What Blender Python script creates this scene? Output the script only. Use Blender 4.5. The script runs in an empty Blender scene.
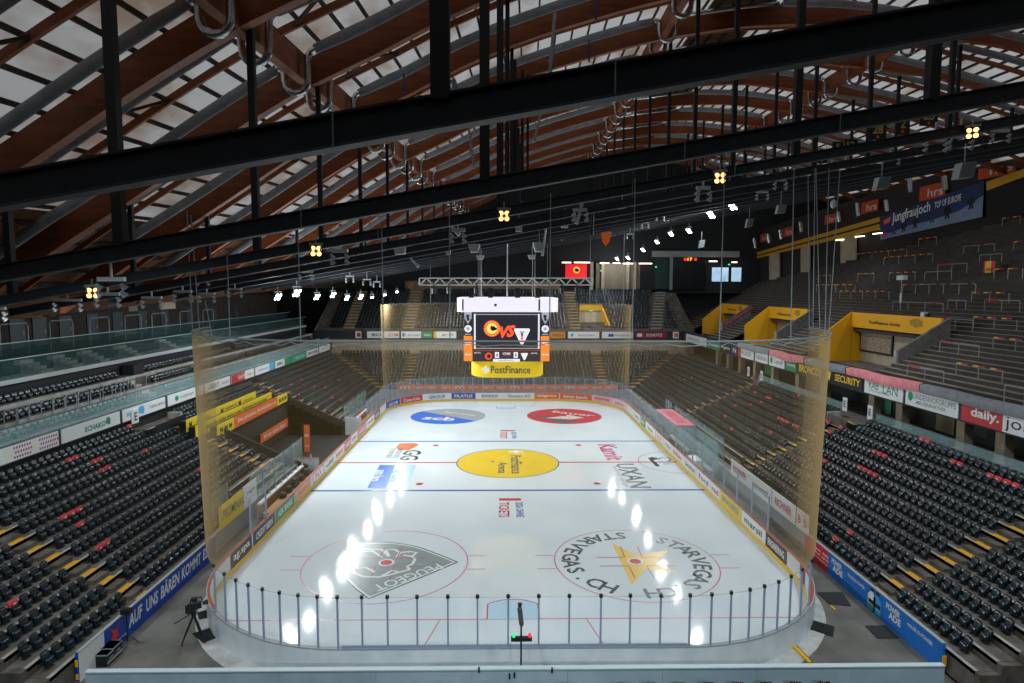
import bpy, math, random
import numpy as np
from mathutils import Vector, Matrix
random.seed(7)
SC = bpy.context.scene
COL = SC.collection
R = math.radians
# ------------------------------------------------------------------ camera numbers (1024 x 683)
F = 617.33
CAM = np.array([-.551, -53.516, 15.318])
_p, _y, _r = R(4.891), R(.953), R(.152)
FW = np.array([math.sin(_y)*math.cos(_p), math.cos(_y)*math.cos(_p), -math.sin(_p)])
_rt = np.array([math.cos(_y), -math.sin(_y), 0.]); _up = np.cross(_rt, FW)
RT = math.cos(_r)*_rt + math.sin(_r)*_up
UP = math.cos(_r)*_up - math.sin(_r)*_rt
RTH = np.array([math.cos(_y), -math.sin(_y), 0.])
ZZ = np.array([0, 0, 1.])
AX = FW + (18/F)*RT + (78.5/F)*UP            # long axis of the roof

def proj(P):
    d = np.array(P, float) - CAM; z = d @ FW
    return 512 + F*(d @ RT)/z, 341.5 - F*(d @ UP)/z, z
def ray(px, py): return FW + (px-512)/F*RT + (341.5-py)/F*UP
def at(px, py, ax, v):
    i = 'XYZ'.index(ax); d = ray(px, py); return CAM + d*(v-CAM[i])/d[i]
def G(px, py, z=0.): return at(px, py, 'Z', z)
def AD(px, py, D): return CAM + ray(px, py)*D
def RF(D, x, z): return CAM + D*AX + x*RTH + z*ZZ
def Yon(px, X, Z):
    lo, hi = -50., 75.
    f = lambda y: (proj((X, y, Z))[0]-px)
    s = np.sign(f(lo))
    for _ in range(50):
        m = (lo+hi)/2
        if np.sign(f(m)) == s: lo = m
        else: hi = m
    return (lo+hi)/2

cam_d = bpy.data.cameras.new('camera'); cam = bpy.data.objects.new('camera', cam_d); COL.objects.link(cam)
cam_d.sensor_width = 36; cam_d.lens = F*36/1024; cam_d.clip_end = 500; cam_d.clip_start = .1
cam.matrix_world = Matrix(((RT[0], UP[0], -FW[0], CAM[0]), (RT[1], UP[1], -FW[1], CAM[1]), (RT[2], UP[2], -FW[2], CAM[2]), (0, 0, 0, 1)))
SC.camera = cam
vs = SC.view_settings
vs.view_transform = 'Standard'; vs.look = 'None'; vs.gamma = 1; vs.exposure = .52; vs.use_curve_mapping = False
SC.cycles.transparent_max_bounces = 24
SC.cycles.max_bounces = 6
SC.cycles.diffuse_bounces = 3
SC.cycles.sample_clamp_indirect = 6
SC.cycles.caustics_reflective = False; SC.cycles.caustics_refractive = False

# ------------------------------------------------------------------ materials
def lin(h):
    h = h.lstrip('#'); c = [int(h[i:i+2], 16)/255 for i in (0, 2, 4)]
    return [x/12.92 if x <= .04045 else ((x+.055)/1.055)**2.4 for x in c] + [1.]
MATS = {}
def M(name, hexc=None, rough=.6, metal=0., emit=0., spec=.5, noise=None, nscale=3., stretch=None):
    """plain or noise-mottled principled material; noise = second colour"""
    if name in MATS: return MATS[name]
    m = bpy.data.materials.new(name); m.use_nodes = True; MATS[name] = m
    nt = m.node_tree; b = nt.nodes['Principled BSDF']
    c = lin(hexc)
    b.inputs['Base Color'].default_value = c; b.inputs['Roughness'].default_value = rough
    b.inputs['Metallic'].default_value = metal; b.inputs['Specular IOR Level'].default_value = spec
    m.diffuse_color = c
    if emit:
        b.inputs['Emission Color'].default_value = c; b.inputs['Emission Strength'].default_value = emit
    if noise:
        tc = nt.nodes.new('ShaderNodeTexCoord'); mp = nt.nodes.new('ShaderNodeMapping')
        nz = nt.nodes.new('ShaderNodeTexNoise'); nz.inputs['Scale'].default_value = nscale; nz.inputs['Detail'].default_value = 5
        if stretch: mp.inputs['Scale'].default_value = stretch
        rp = nt.nodes.new('ShaderNodeValToRGB'); rp.color_ramp.elements[0].position = .35; rp.color_ramp.elements[1].position = .68
        rp.color_ramp.elements[0].color = c; rp.color_ramp.elements[1].color = lin(noise)
        L = nt.links.new
        L(tc.outputs['Object'], mp.inputs['Vector']); L(mp.outputs['Vector'], nz.inputs['Vector'])
        L(nz.outputs['Fac'], rp.inputs['Fac']); L(rp.outputs['Color'], b.inputs['Base Color'])
    return m
def glassy(name, hexc, alpha, rough=.05):
    """sheet glass / acrylic: mostly clear, a little tinted body and sheen"""
    if name in MATS: return MATS[name]
    m = bpy.data.materials.new(name); m.use_nodes = True; MATS[name] = m
    nt = m.node_tree; nt.nodes.clear(); L = nt.links.new
    out = nt.nodes.new('ShaderNodeOutputMaterial'); mx = nt.nodes.new('ShaderNodeMixShader'); mx.inputs[0].default_value = alpha
    tr = nt.nodes.new('ShaderNodeBsdfTransparent'); pb = nt.nodes.new('ShaderNodeBsdfPrincipled')
    pb.inputs['Base Color'].default_value = lin(hexc); pb.inputs['Roughness'].default_value = rough
    L(tr.outputs[0], mx.inputs[1]); L(pb.outputs[0], mx.inputs[2]); L(mx.outputs[0], out.inputs['Surface'])
    return m
def netting(name, hexc, a0, a1):
    """fine netting: the twine covers more of the view where the net is seen edge-on"""
    m = bpy.data.materials.new(name); m.use_nodes = True; MATS[name] = m
    nt = m.node_tree; nt.nodes.clear(); L = nt.links.new
    out = nt.nodes.new('ShaderNodeOutputMaterial'); mx = nt.nodes.new('ShaderNodeMixShader')
    lw = nt.nodes.new('ShaderNodeLayerWeight'); lw.inputs['Blend'].default_value = .5
    mr = nt.nodes.new('ShaderNodeMapRange'); mr.inputs['From Min'].default_value = .45; mr.inputs['From Max'].default_value = 1.
    mr.inputs['To Min'].default_value = a0; mr.inputs['To Max'].default_value = a1
    tr = nt.nodes.new('ShaderNodeBsdfTransparent'); df = nt.nodes.new('ShaderNodeBsdfDiffuse'); df.inputs[0].default_value = lin(hexc)
    tl = nt.nodes.new('ShaderNodeBsdfTranslucent'); tl.inputs[0].default_value = lin(hexc)
    ad = nt.nodes.new('ShaderNodeMixShader'); ad.inputs[0].default_value = .5
    L(df.outputs[0], ad.inputs[1]); L(tl.outputs[0], ad.inputs[2])
    L(lw.outputs['Facing'], mr.inputs['Value']); L(mr.outputs[0], mx.inputs[0])
    L(tr.outputs[0], mx.inputs[1]); L(ad.outputs[0], mx.inputs[2]); L(mx.outputs[0], out.inputs['Surface'])
    return m

mSeat = M('seat_plastic', '#15232a', .24, noise='#111c22', nscale=30)
mSeatLeg = M('seat_bracket', '#30363a', .5)
mRed = M('red_cover', '#c8343c', .6)
mWhite = M('white_paint', '#dfe3e4', .5)
mBoard = M('board_plastic', '#d9e0e4', .35, noise='#c9d2d8', nscale=1.2)
mConc = M('stand_concrete', '#6b655e', .85, noise='#48423c', nscale=1.6)
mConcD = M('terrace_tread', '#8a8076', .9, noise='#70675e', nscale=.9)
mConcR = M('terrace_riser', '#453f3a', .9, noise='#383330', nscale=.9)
mEdge = M('concrete_edge', '#aaa9a4', .8, noise='#8a8882', nscale=2)
mFloor = M('floor_concrete', '#77756f', .7, noise='#585650', nscale=.55)
mApron = M('apron_concrete', '#c9cac8', .7, noise='#a8a9a6', nscale=1.5)
mBlack = M('black_plastic', '#14171a', .5)
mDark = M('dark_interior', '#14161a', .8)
mDarkB = M('dark_brown_wall', '#2a2522', .8, noise='#1f1b19', nscale=4)
mSteel = M('dark_steel', '#282f37', .6, 0., noise='#20272d', nscale=2)
mSteelL = M('steel_flange', '#414b53', .55, 0.)  # paler than dark_steel: light on the lower flanges put into colour; also handrails
mPost = M('post_steel', '#161b20', .6, 0.)
mGalv = M('galvanised', '#98a3a9', .4, .3)
mAlu = M('aluminium', '#b4bec4', .4, .25)
mRope = M('rope_grey', '#87929a', .7)
mSilver = M('silver_pipe', '#c2cace', .25, .9)
mDuct = M('grey_duct_fabric', '#8d9197', .8, noise='#7d8187', nscale=1.5)
mWood = M('glulam_wood', '#8c4717', .65, noise='#6d3511', nscale=1.2, stretch=(.4, 1, 3))
mWoodE = M('glulam_underside', '#93583a', .6, noise='#7a452c', nscale=1.5)
mPurlin = M('purlin_wood', '#3a2c24', .75)
mPlank = M('wood_decking', '#6b4626', .7, noise='#4a2f19', nscale=3, stretch=(1, 6, 1))
mYellow = M('yellow_paint', '#e6b021', .55)
mStepY = M('step_yellow', '#e8ab1c', .6, noise='#c98f12', nscale=8)
mYel = M('banner_yellow', '#eed324', .5)
mOrange = M('orange_banner', '#ec6a1f', .55)
mBlue = M('royal_blue', '#1747ad', .45, noise='#143f9c', nscale=3)
mPBlue = M('bright_blue', '#1673cf', .45, noise='#136ac0', nscale=3)
mBeige = M('beige_wall', '#b2a690', .8, noise='#9d927d', nscale=1)
mGreen = M('green_print', '#1f8a5c', .5)
mTeal = M('teal_print', '#2c9a86', .5)
mLBlue = M('light_blue_print', '#4aa7d8', .5)
mNavy = M('navy_print', '#1d2c55', .5)
mPink = M('pink_cloth', '#cf7f86', .8, noise='#b96a73', nscale=2.5)
mGreyCloth = M('grey_cloth', '#7d8086', .8, noise='#6d7076', nscale=2)
mMag = M('magenta_print', '#a3246b', .5)
mRedP = M('red_print', '#c22a38', .5)
mGrey = M('grey_print', '#7c8487', .5)
mBlk = M('black_print', '#17191c', .5)
mRail = M('rail_steel', '#8b9498', .5, .1)
mGlass = glassy('rink_glass', '#d9e8ee', .13)
mGlassE = glassy('glass_edge', '#b7d6dc', .5)
mTealGlass = glassy('balustrade_glass', '#a9cfd2', .26)
mLounge = glassy('lounge_glass', '#3d5c5b', .3)
mNet = netting('net_twine', '#c9ad7c', .085, .8)
mBox = M('white_speaker', '#c4cbcb', .5)
mParap = M('parapet_panel', '#a3bac6', .5, noise='#96adb9', nscale=1)
mLamp = M('lamp_white', '#f3f8ff', .3, emit=16)
mLampW = M('lamp_warm', '#ffa552', .3, emit=5)
mLampOff = M('lamp_off', '#d3e2ec', .25, 0.)
mTube = M('tube_lamp', '#ffe9d0', .3, emit=3.0)

# ------------------------------------------------------------------ mesh building
def wl(o):
    v = Vector((0, 0, 0))
    while o is not None: v += o.location; o = o.parent
    return v
class MB:
    def __init__(s): s.v = []; s.f = []; s.m = []; s.mats = []
    def mi(s, mat):
        if mat is None: return 0
        if mat not in s.mats: s.mats.append(mat)
        return s.mats.index(mat)
    def add(s, vs_, fs, mat=None):
        o = len(s.v); k = s.mi(mat)
        s.v += [tuple(float(c) for c in v) for v in vs_]
        s.f += [[i+o for i in f] for f in fs]; s.m += [k]*len(fs)
        return s
    def quad(s, a, b, c, d, mat=None): return s.add([a, b, c, d], [[0, 1, 2, 3]], mat)
    def poly(s, pts, mat=None): return s.add(pts, [list(range(len(pts)))], mat)
    def hexa(s, p, mat=None):   # 8 points: bottom 0-3 ccw, top 4-7
        return s.add(p, [[3, 2, 1, 0], [4, 5, 6, 7], [0, 1, 5, 4], [1, 2, 6, 5], [2, 3, 7, 6], [3, 0, 4, 7]], mat)
    def box(s, lo, hi, mat=None):
        x0, y0, z0 = lo; x1, y1, z1 = hi
        return s.hexa([(x0, y0, z0), (x1, y0, z0), (x1, y1, z0), (x0, y1, z0), (x0, y0, z1), (x1, y0, z1), (x1, y1, z1), (x0, y1, z1)], mat)
    def obox(s, c, u, v, w, a, b, d, mat=None):   # centre, axes, half sizes
        c, u, v, w = [np.array(t, float) for t in (c, u, v, w)]
        P = [c + i*a*u + j*b*v + k*d*w for k in (-1, 1) for i, j in ((-1, -1), (1, -1), (1, 1), (-1, 1))]
        return s.hexa(P, mat)
    def bar(s, p, q, w, h=None, mat=None, up=(0, 0, 1)):
        p = np.array(p, float); q = np.array(q, float); d = q-p; L = np.linalg.norm(d); d /= L
        up = np.array(up, float)
        if abs(d @ up) > .95: up = np.array([0, 1., 0])
        u = np.cross(d, up); u /= np.linalg.norm(u); v = np.cross(u, d)
        return s.obox((p+q)/2, d, u, v, L/2, w/2, (h or w)/2, mat)
    def tube(s, pts, r, n=8, mat=None, closed=False, caps=True, ry=None):
        pts = [np.array(p, float) for p in pts]; o = len(s.v); k = s.mi(mat); N = len(pts)
        rr = r if hasattr(r, '__len__') else [r]*N
        ref = None
        for i, p in enumerate(pts):
            a = pts[i-1] if (i > 0 or closed) else p; b = pts[(i+1) % N] if (i < N-1 or closed) else p
            d = b-a; d = d/(np.linalg.norm(d)+1e-12)
            if ref is None:
                ref = np.array([0, 0, 1.]) if abs(d[2]) < .9 else np.array([0, 1., 0])
            u = np.cross(d, ref); u /= np.linalg.norm(u)+1e-12; w = np.cross(u, d); ref = w
            for j in range(n):
                t = 2*math.pi*j/n; s.v.append(tuple(p + rr[i]*(math.cos(t)*u + (ry or 1)*math.sin(t)*w)))
        for i in range(N if closed else N-1):
            for j in range(n):
                a = o+i*n+j; b = o+i*n+(j+1) % n; c = o+((i+1) % N)*n+(j+1) % n; d = o+((i+1) % N)*n+j
                s.f.append([a, b, c, d]); s.m.append(k)
        if caps and not closed:
            s.f.append([o+j for j in range(n)][::-1]); s.m.append(k)
            s.f.append([o+(N-1)*n+j for j in range(n)]); s.m.append(k)
        return s
    def cyl(s, p, q, r, n=10, mat=None, r2=None): return s.tube([p, q], [r, r if r2 is None else r2], n, mat)
    def disc(s, c, u, v, r, n=16, mat=None):
        c, u, v = [np.array(t, float) for t in (c, u, v)]
        return s.poly([c + r*(math.cos(2*math.pi*i/n)*u + math.sin(2*math.pi*i/n)*v) for i in range(n)], mat)
    def prism(s, pts, w, mat=None):   # polygon extruded by vector w
        pts = [np.array(p, float) for p in pts]; w = np.array(w, float); n = len(pts)
        return s.add(pts + [p+w for p in pts], [list(range(n))[::-1], [n+i for i in range(n)]] + [[i, (i+1) % n, n+(i+1) % n, n+i] for i in range(n)], mat)
    def ribbon(s, pts, w, nrm=(0, 0, 1), mat=None, closed=False):   # flat stroke of width w
        pts = [np.array(p, float) for p in pts]; N = len(pts); nrm = np.array(nrm, float); o = len(s.v); k = s.mi(mat)
        for i, p in enumerate(pts):
            a = pts[i-1] if (i > 0 or closed) else p; b = pts[(i+1) % N] if (i < N-1 or closed) else p
            d = b-a; d = d/(np.linalg.norm(d)+1e-12); u = np.cross(nrm, d)
            s.v.append(tuple(p+u*w/2)); s.v.append(tuple(p-u*w/2))
        for i in range(N if closed else N-1):
            a, b = o+2*i, o+2*((i+1) % N); s.f.append([a, a+1, b+1, b]); s.m.append(k)
        return s
    def build(s, name, mat=None, parent=None, smooth=False, auto=None):
        me = bpy.data.meshes.new(name)
        off = np.array(wl(parent)) if parent is not None else np.zeros(3)
        if not s.mats and mat is not None: s.mats = [mat]
        V = np.array(s.v, float)-off
        used = sorted({i for f in s.f for i in f})
        if len(used) < len(V):
            rm = {o_: n_ for n_, o_ in enumerate(used)}; V = V[used]; s.f = [[rm[i] for i in f] for f in s.f]
        me.from_pydata(V.tolist(), [], s.f)
        for m in s.mats: me.materials.append(m)
        if len(s.mats) > 1: me.polygons.foreach_set('material_index', s.m)
        if smooth: me.polygons.foreach_set('use_smooth', [True]*len(s.f))
        me.update()
        o = bpy.data.objects.new(name, me); COL.objects.link(o)
        if parent is not None: o.parent = parent
        return o
def tag(o, label=None, cat=None, group=None, kind=None):
    if label: o['label'] = label
    if cat: o['category'] = cat
    if group: o['group'] = group
    if kind: o['kind'] = kind
    return o
def thing(name, label, cat, loc=(0, 0, 0), group=None, kind=None):
    o = bpy.data.objects.new(name, None); COL.objects.link(o); o.location = [float(c) for c in loc]
    o.empty_display_size = .2
    return tag(o, label, cat, group, kind)
def struct(o, label=None): return tag(o, label, 'structure', None, 'structure')
def copy_tree(o, parent=None):
    c = o.copy(); COL.objects.link(c); c.parent = parent
    for ch in list(o.children): copy_tree(ch, c)
    return c

# ------------------------------------------------------------------ lettering
_TC = {}
def text_geo(s, bold=.012, shear=0.):
    key = (s, bold, shear)
    if key in _TC: return _TC[key]
    cu = bpy.data.curves.new('t', 'FONT'); cu.body = s; cu.size = 1; cu.offset = bold; cu.resolution_u = 2; cu.shear = shear
    cu.align_x = 'CENTER'; cu.align_y = 'CENTER'
    ob = bpy.data.objects.new('t', cu); COL.objects.link(ob)
    bpy.context.view_layer.update()
    me = bpy.data.meshes.new_from_object(ob.evaluated_get(bpy.context.evaluated_depsgraph_get()))
    v = np.array([x.co[:] for x in me.vertices]).reshape(-1, 3); f = [list(p.vertices) for p in me.polygons]
    bpy.data.objects.remove(ob); bpy.data.curves.remove(cu); bpy.data.meshes.remove(me)
    if len(v):
        lo, hi = v.min(0), v.max(0); v[:, :2] -= (lo[:2]+hi[:2])/2; sz = (hi-lo)[:2]
    else: sz = np.array([1., 1.])
    _TC[key] = (v, f, sz); return _TC[key]
def put_text(mb, s, c, u, v, w=None, h=None, mat=None, bold=.012, shear=0.):
    """text centred at c, reading along u, tops towards v, fitted to w x h"""
    tv, tf, sz = text_geo(s, bold, shear)
    sx = w/sz[0] if w else None; sy = h/sz[1] if h else None
    if sx is None: sx = sy
    if sy is None: sy = sx
    c, u, v = [np.array(t, float) for t in (c, u, v)]
    mb.add([c + sx*p[0]*u + sy*p[1]*v for p in tv], tf, mat)
    return mb
def lettering(parent, s, c, u, v, w=None, h=None, mat=None, name='lettering', bold=.012, shear=0.):
    mb = MB(); put_text(mb, s, c, u, v, w, h, None, bold, shear)
    return mb.build(name, mat, parent)

def banner(name, label, cat, P, u, v, w, h, mat, t=.05, group=None, segs=(), texts=(), shapes=(), parent=None):
    """board with lower-left corner P seen from its front, front normal u x v. segs: (x0,x1,mat) colour fields;
    texts: (string, cx, cy, w, h, mat) ; shapes: (list of (x,y), mat) - all in metres on the board"""
    P, u, v = [np.array(a, float) for a in (P, u, v)]; n = np.cross(u, v)
    mb = MB(); c = P + u*w/2 + v*h/2 - n*t/2
    mb.obox(c, u, v, n, w/2, h/2, t/2, mat)
    if parent is None:
        root = thing(name, label, cat, P, group); mb.build('board_panel', None, root)
    else:
        root = mb.build(name, None, parent)
        if label: root['label'] = label
    ch = root
    for x0, x1, m in segs:
        q = MB(); e = n*.004
        q.quad(P+u*x0+e, P+u*x1+e, P+u*x1+v*h+e, P+u*x0+v*h+e); q.build('colour_field', m, ch)
    for pts, m in shapes:
        q = MB(); q.poly([P+u*x+v*y+n*.007 for x, y in pts]); q.build('emblem', m, ch)
    for tx in texts:
        s, cx, cy, tw, th, m = tx[:6]
        lettering(ch, s, P+u*cx+v*cy+n*.01, u, v, tw, th, m, bold=tx[6] if len(tx) > 6 else .012)
    return root
def circ(cx, cy, r, n=14, ry=None): return [(cx+r*math.cos(2*math.pi*i/n), cy+(ry or r)*math.sin(2*math.pi*i/n)) for i in range(n)]
X1, Y1, Z1 = np.eye(3)
WORLD, FLOOD, FILL, SPILL = .6, 2600, 1800, 450
# ------------------------------------------------------------------ ICE
HX, HY, RC = 15.05, 30.1, 8.2
def rrect(hx, hy, r, n=14, z=0.):
    P = []
    for cx, cy, a0 in ((hx-r, hy-r, 0), (-hx+r, hy-r, 90), (-hx+r, -hy+r, 180), (hx-r, -hy+r, 270)):
        for i in range(n+1):
            a = R(a0+90*i/n); P.append((cx+r*math.cos(a), cy+r*math.sin(a), z))
    return P
mIce = M('ice', '#e3edf2', .13, noise='#d8e4ea', nscale=.22, spec=.13)
_b = mIce.node_tree.nodes['Principled BSDF']
_n = mIce.node_tree.nodes.new('ShaderNodeTexNoise'); _n.inputs['Scale'].default_value = .5; _n.inputs['Detail'].default_value = 6
_r2 = mIce.node_tree.nodes.new('ShaderNodeMapRange'); _r2.inputs['To Min'].default_value = .045; _r2.inputs['To Max'].default_value = .095
mIce.node_tree.links.new(_n.outputs['Fac'], _r2.inputs['Value']); mIce.node_tree.links.new(_r2.outputs[0], _b.inputs['Roughness'])
def I(name, hexc, **k): return M('ice_'+name, hexc, .2, spec=.13, **k)
iPink = I('soft_red', '#d58893')
iBlue, iRed, iYel, iGrey, iLB, iWh, iBlk = I('blue', '#2f62a8'), I('red', '#c4505c'), I('yellow', '#efcf45', noise='#e8c63c', nscale=.6), I('grey', '#8d989b', noise='#99a4a7', nscale=1.5), I('crease', '#bcdcf0'), I('white', '#e4ecef'), I('black', '#3a4246')
iRB, iOr, iMag, iSG, iDR, iPale = I('royal', '#2b6fd6'), I('orange', '#d9743c'), I('magenta', '#c23a76'), I('silver', '#a3aeb2'), I('dark_red', '#c9394a'), I('pale_blue', '#a9cdea')
iGold, iDk = I('gold', '#eac765'), I('slate', '#56636a')

ice = MB().prism(rrect(HX+.05, HY+.05, RC, z=-.25), (0, 0, .25)).build('ice_surface', mIce)
tag(ice, 'glossy white ice sheet with painted lines and circles', 'ice rink', None, 'structure')
def mark(name, fn, mat, z=.004, label=None):
    mb = MB(); fn(mb, z); o = mb.build(name, mat, ice)
    if label: o['label'] = label
    return o
def ring(mb, cx, cy, r, w, z, n=64, a0=0, a1=360):
    full = a1-a0 >= 360
    k = n if full else n+1
    mb.ribbon([(cx+r*math.cos(R(a0+(a1-a0)*i/n)), cy+r*math.sin(R(a0+(a1-a0)*i/n)), z) for i in range(k)], w, closed=full)
def dsc(mb, cx, cy, r, z, n=64): mb.disc((cx, cy, z), X1, Y1, r, n)
def strokes(mb, polys, w, z):     # polylines given where the photo shows them on the ice
    for k, pl in enumerate(polys):
        q = [G(px, py) for px, py in pl]
        mb.ribbon([(p[0], p[1], z+.0004*k) for p in q], w)
def zpoly(pts, o, sc): return [(o[0]+x/sc, o[1]+y/sc) for x, y in pts]
mark('centre_red_line', lambda m, z: m.box((-HX, -.15, .002), (HX, .15, z)), iRed, .003)
for yb in (-7.6, 7.6): mark('blue_line', lambda m, z: m.box((-HX, yb-.15, .002), (HX, yb+.15, z)), iBlue)
for yg in (-26, 26):
    xx = 13.6
    mark('goal_line', lambda m, z: m.box((-xx-.7, yg-.04, .002), (xx+.7, yg+.04, z)), iPink, .005)
    sgn = -1 if yg < 0 else 1
    def crease(m, z):
        pts = [(-1.22, yg, z)] + [(1.83*math.sin(R(a)), yg - sgn*1.83*math.cos(R(a))*1.0, z) for a in np.linspace(-41.8, 41.8, 14)] + [(1.22, yg, z)]
        m.poly(pts if sgn > 0 else pts[::-1])
    mark('goal_crease', crease, iLB, .006)
    def crease_o(m, z):
        m.ribbon([(-1.22, yg, z)] + [(1.83*math.sin(R(a)), yg - sgn*1.83*math.cos(R(a)), z) for a in np.linspace(-41.8, 41.8, 14)] + [(1.22, yg, z)], .07)
    mark('crease_outline', crease_o, iRed, .0075)
    for s in (-1, 1): mark('trapezoid_line', lambda m, z: m.ribbon([(s*3.4, yg, z), (s*4.3, yg+sgn*4.05, z)], .06), iPink, .0045)
# circles
mark('centre_circle', lambda m, z: dsc(m, 0, 0, 4.5, z), iYel, .006)
mark('centre_circle_outline', lambda m, z: ring(m, 0, 0, 4.5, .09, z), iBlue, .008)
mark('centre_spot', lambda m, z: dsc(m, -1.35, .2, .16, z, 20), iBlue, .009)
mark('lettering', lambda m, z: (put_text(m, 'PostFinance', (.75, -.55, z), (0, -1, 0), (1, 0, 0), 5.6, 1.0, bold=.02)), iDk, .009)
mark('lettering', lambda m, z: (put_text(m, 'Arena', (-.45, -1.6, z), (0, -1, 0), (1, 0, 0), 3.2, .8, bold=.02)), iDk, .009)
mark('emblem', lambda m, z: (m.box((.1, 3.35, .007), (1.5, 3.75, z)), m.box((.6, 2.9, .007), (1.0, 4.1, z-.0004))), iWh, .0095)
for cx, cy, lo in ((-7, -20, 11.6), (7, -20, 0)):
    mark('faceoff_circle', lambda m, z: ring(m, cx, cy, 4.55, .07, z), iPink, .005)
    def hash_(m, z):
        for s in (-1, 1):
            for t in (-.85, .85): m.box((cx+s*4.55, cy+t-.035, .002), (cx+s*5.6, cy+t+.035, z)) if s > 0 else m.box((cx-5.6, cy+t-.035, .002), (cx-4.55, cy+t+.035, z))
    mark('hash_mark', hash_, iPink, .005)
def dotmarks(m, z, cx, cy):
    for sx in (-1, 1):
        for sy in (-1, 1):
            m.ribbon([(cx+sx*.5, cy+sy*.55, z), (cx+sx*2.1, cy+sy*.55, z)], .06); m.ribbon([(cx+sx*.5, cy+sy*.55, z+.0003), (cx+sx*.5+.05, cy+sy*2.0, z+.0003)], .06)
# grey shield (near circle, left)
o4, s4 = (300, 500), 4.555
shield = zpoly([(237, 203), (290, 195), (350, 192), (420, 193), (480, 200), (540, 213), (600, 234), (660, 257), (722, 283), (620, 327), (520, 368), (420, 409), (312, 452), (258, 412), (205, 362), (175, 322), (162, 292), (168, 265), (190, 237)], o4, s4)
def polyG(m, pts, z): m.poly([(p[0], p[1], z) for p in [G(*q) for q in pts]][::-1])
cS = np.mean(np.array(shield), 0)
def shr(k): return [tuple(cS+(np.array(p)-cS)*k) for p in shield]
mark('shield_emblem', lambda m, z: polyG(m, shield, z), iDk, .007)
mark('shield_emblem', lambda m, z: polyG(m, shr(.965), z), iWh, .0085)
mark('shield_emblem', lambda m, z: polyG(m, shr(.925), z), iGrey, .010, 'grey shield field with a white lion head')
lion = [[(232, 285), (268, 238), (330, 232), (372, 262)], [(268, 238), (300, 224), (372, 226), (405, 258)], [(405, 258), (392, 228), (430, 226), (455, 240), (440, 262)], [(455, 240), (500, 236), (532, 240), (510, 258), (525, 270)],
        [(510, 258), (470, 252)], [(525, 270), (512, 292), (488, 304), (500, 318)], [(500, 318), (450, 330), (420, 322), (375, 345)], [(232, 285), (262, 312), (300, 308), (340, 330)], [(240, 310), (248, 335), (290, 350), (355, 352), (410, 342), (450, 330)], [(268, 238), (240, 272), (262, 300)]]
mark('shield_emblem', lambda m, z: strokes(m, [zpoly(l, o4, s4) for l in lion], .16, z), iWh, .012)
def peug(m, z):
    a = G(*zpoly([(640, 300)], o4, s4)[0]); b = G(*zpoly([(340, 405)], o4, s4)[0])
    d = b-a; L = np.linalg.norm(d); u = d/L; v = np.array([-u[1], u[0], 0])
    put_text(m, 'PEUGEOT', ((a+b)/2)*(1, 1, 0)+np.array([0, 0, z]), u, v, L, .75, bold=.01)
mark('lettering', peug, iWh, .012)
for cx, cy in ((-7, -20), (7, -20)):
    mark('faceoff_lines', lambda m, z: dotmarks(m, z, cx, cy), iRed, .0135)
    mark('faceoff_spot', lambda m, z: dsc(m, cx, cy, .45, z, 24), iWh, .015)
    mark('faceoff_spot', lambda m, z: dsc(m, cx, cy, .33, z, 24), iDR, .0165)
# golden star and ring lettering (near circle, right)
star = zpoly([(520, 248), (620, 297), (745, 275), (692, 330), (780, 366), (652, 352), (597, 413)], (480, 480), 3.938)
mark('star_emblem', lambda m, z: polyG(m, star[::-1], z) if False else polyG(m, star, z), iGold, .007, 'golden four pointed star')
def ringtext(m, z, s, th0, th1, r, outward, h, w):
    n = len(s)
    for i, chh in enumerate(s):
        a = R(th0+(th1-th0)*i/(n-1)); rad = np.array([math.cos(a), math.sin(a), 0]); ccw = np.array([-math.sin(a), math.cos(a), 0])
        u, v = (ccw, -rad) if not outward else (-ccw, rad)
        c = np.array([7, -20, z])+rad*r
        if chh == '.': m.disc(c - v*h*.4, X1, Y1, .11, 10); continue
        put_text(m, chh, c, u, v, None, h, bold=.02)
mark('lettering', lambda m, z: ringtext(m, z, 'STARVEGAS.CH', 92, 236, 3.65, False, 1.0, .7), iDk, .007)
mark('lettering', lambda m, z: ringtext(m, z, 'STARVEGAS.CH', 52, -88, 3.65, True, 1.0, .7), iDk, .007)
# far circles
def halfdisc(m, z, cx, cy, r, a0, a1): m.poly([(cx+r*math.cos(R(a)), cy+r*math.sin(R(a)), z) for a in np.linspace(a0, a1, 40)])
mark('far_circle', lambda m, z: dsc(m, -7, 20, 4.5, z), iSG, .006, 'silver and blue painted circle')
mark('far_circle_field', lambda m, z: halfdisc(m, z, -7, 20, 4.5, 140, 320), iRB, .008)
mark('emblem', lambda m, z: (put_text(m, 'scb', (-7.9, 18.6, z), (1, -.25, 0), (.2, 1, 0), 3.8, 1.9, bold=.03)), iWh, .010)
mark('lettering', lambda m, z: put_text(m, 'hockey', (-5.6, 21.3, z), (.95, -.5, 0), (.4, .9, 0), 4.2, .9), iWh, .010)
mark('far_circle', lambda m, z: dsc(m, 7, 20, 4.5, z), iDR, .006, 'red painted circle with a dark wedge')
mark('far_circle_field', lambda m, z: m.poly([(2.75, 20.6, z), (6.2, 16.0, z), (8.6, 16.6, z), (6.2, 18.6, z)]), iDk, .008)
mark('emblem', lambda m, z: (m.poly([(4.6, 18.7, z), (7.6, 18.0, z), (9.3, 18.9, z), (7.6, 20.6, z), (6.2, 19.5, z)]), put_text(m, 'bauer', (8.3, 21.4, z), (.95, -.55, 0), (.5, .9, 0), 5, 1.2)), I('cream', '#e6d9d2'), .010)
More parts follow.
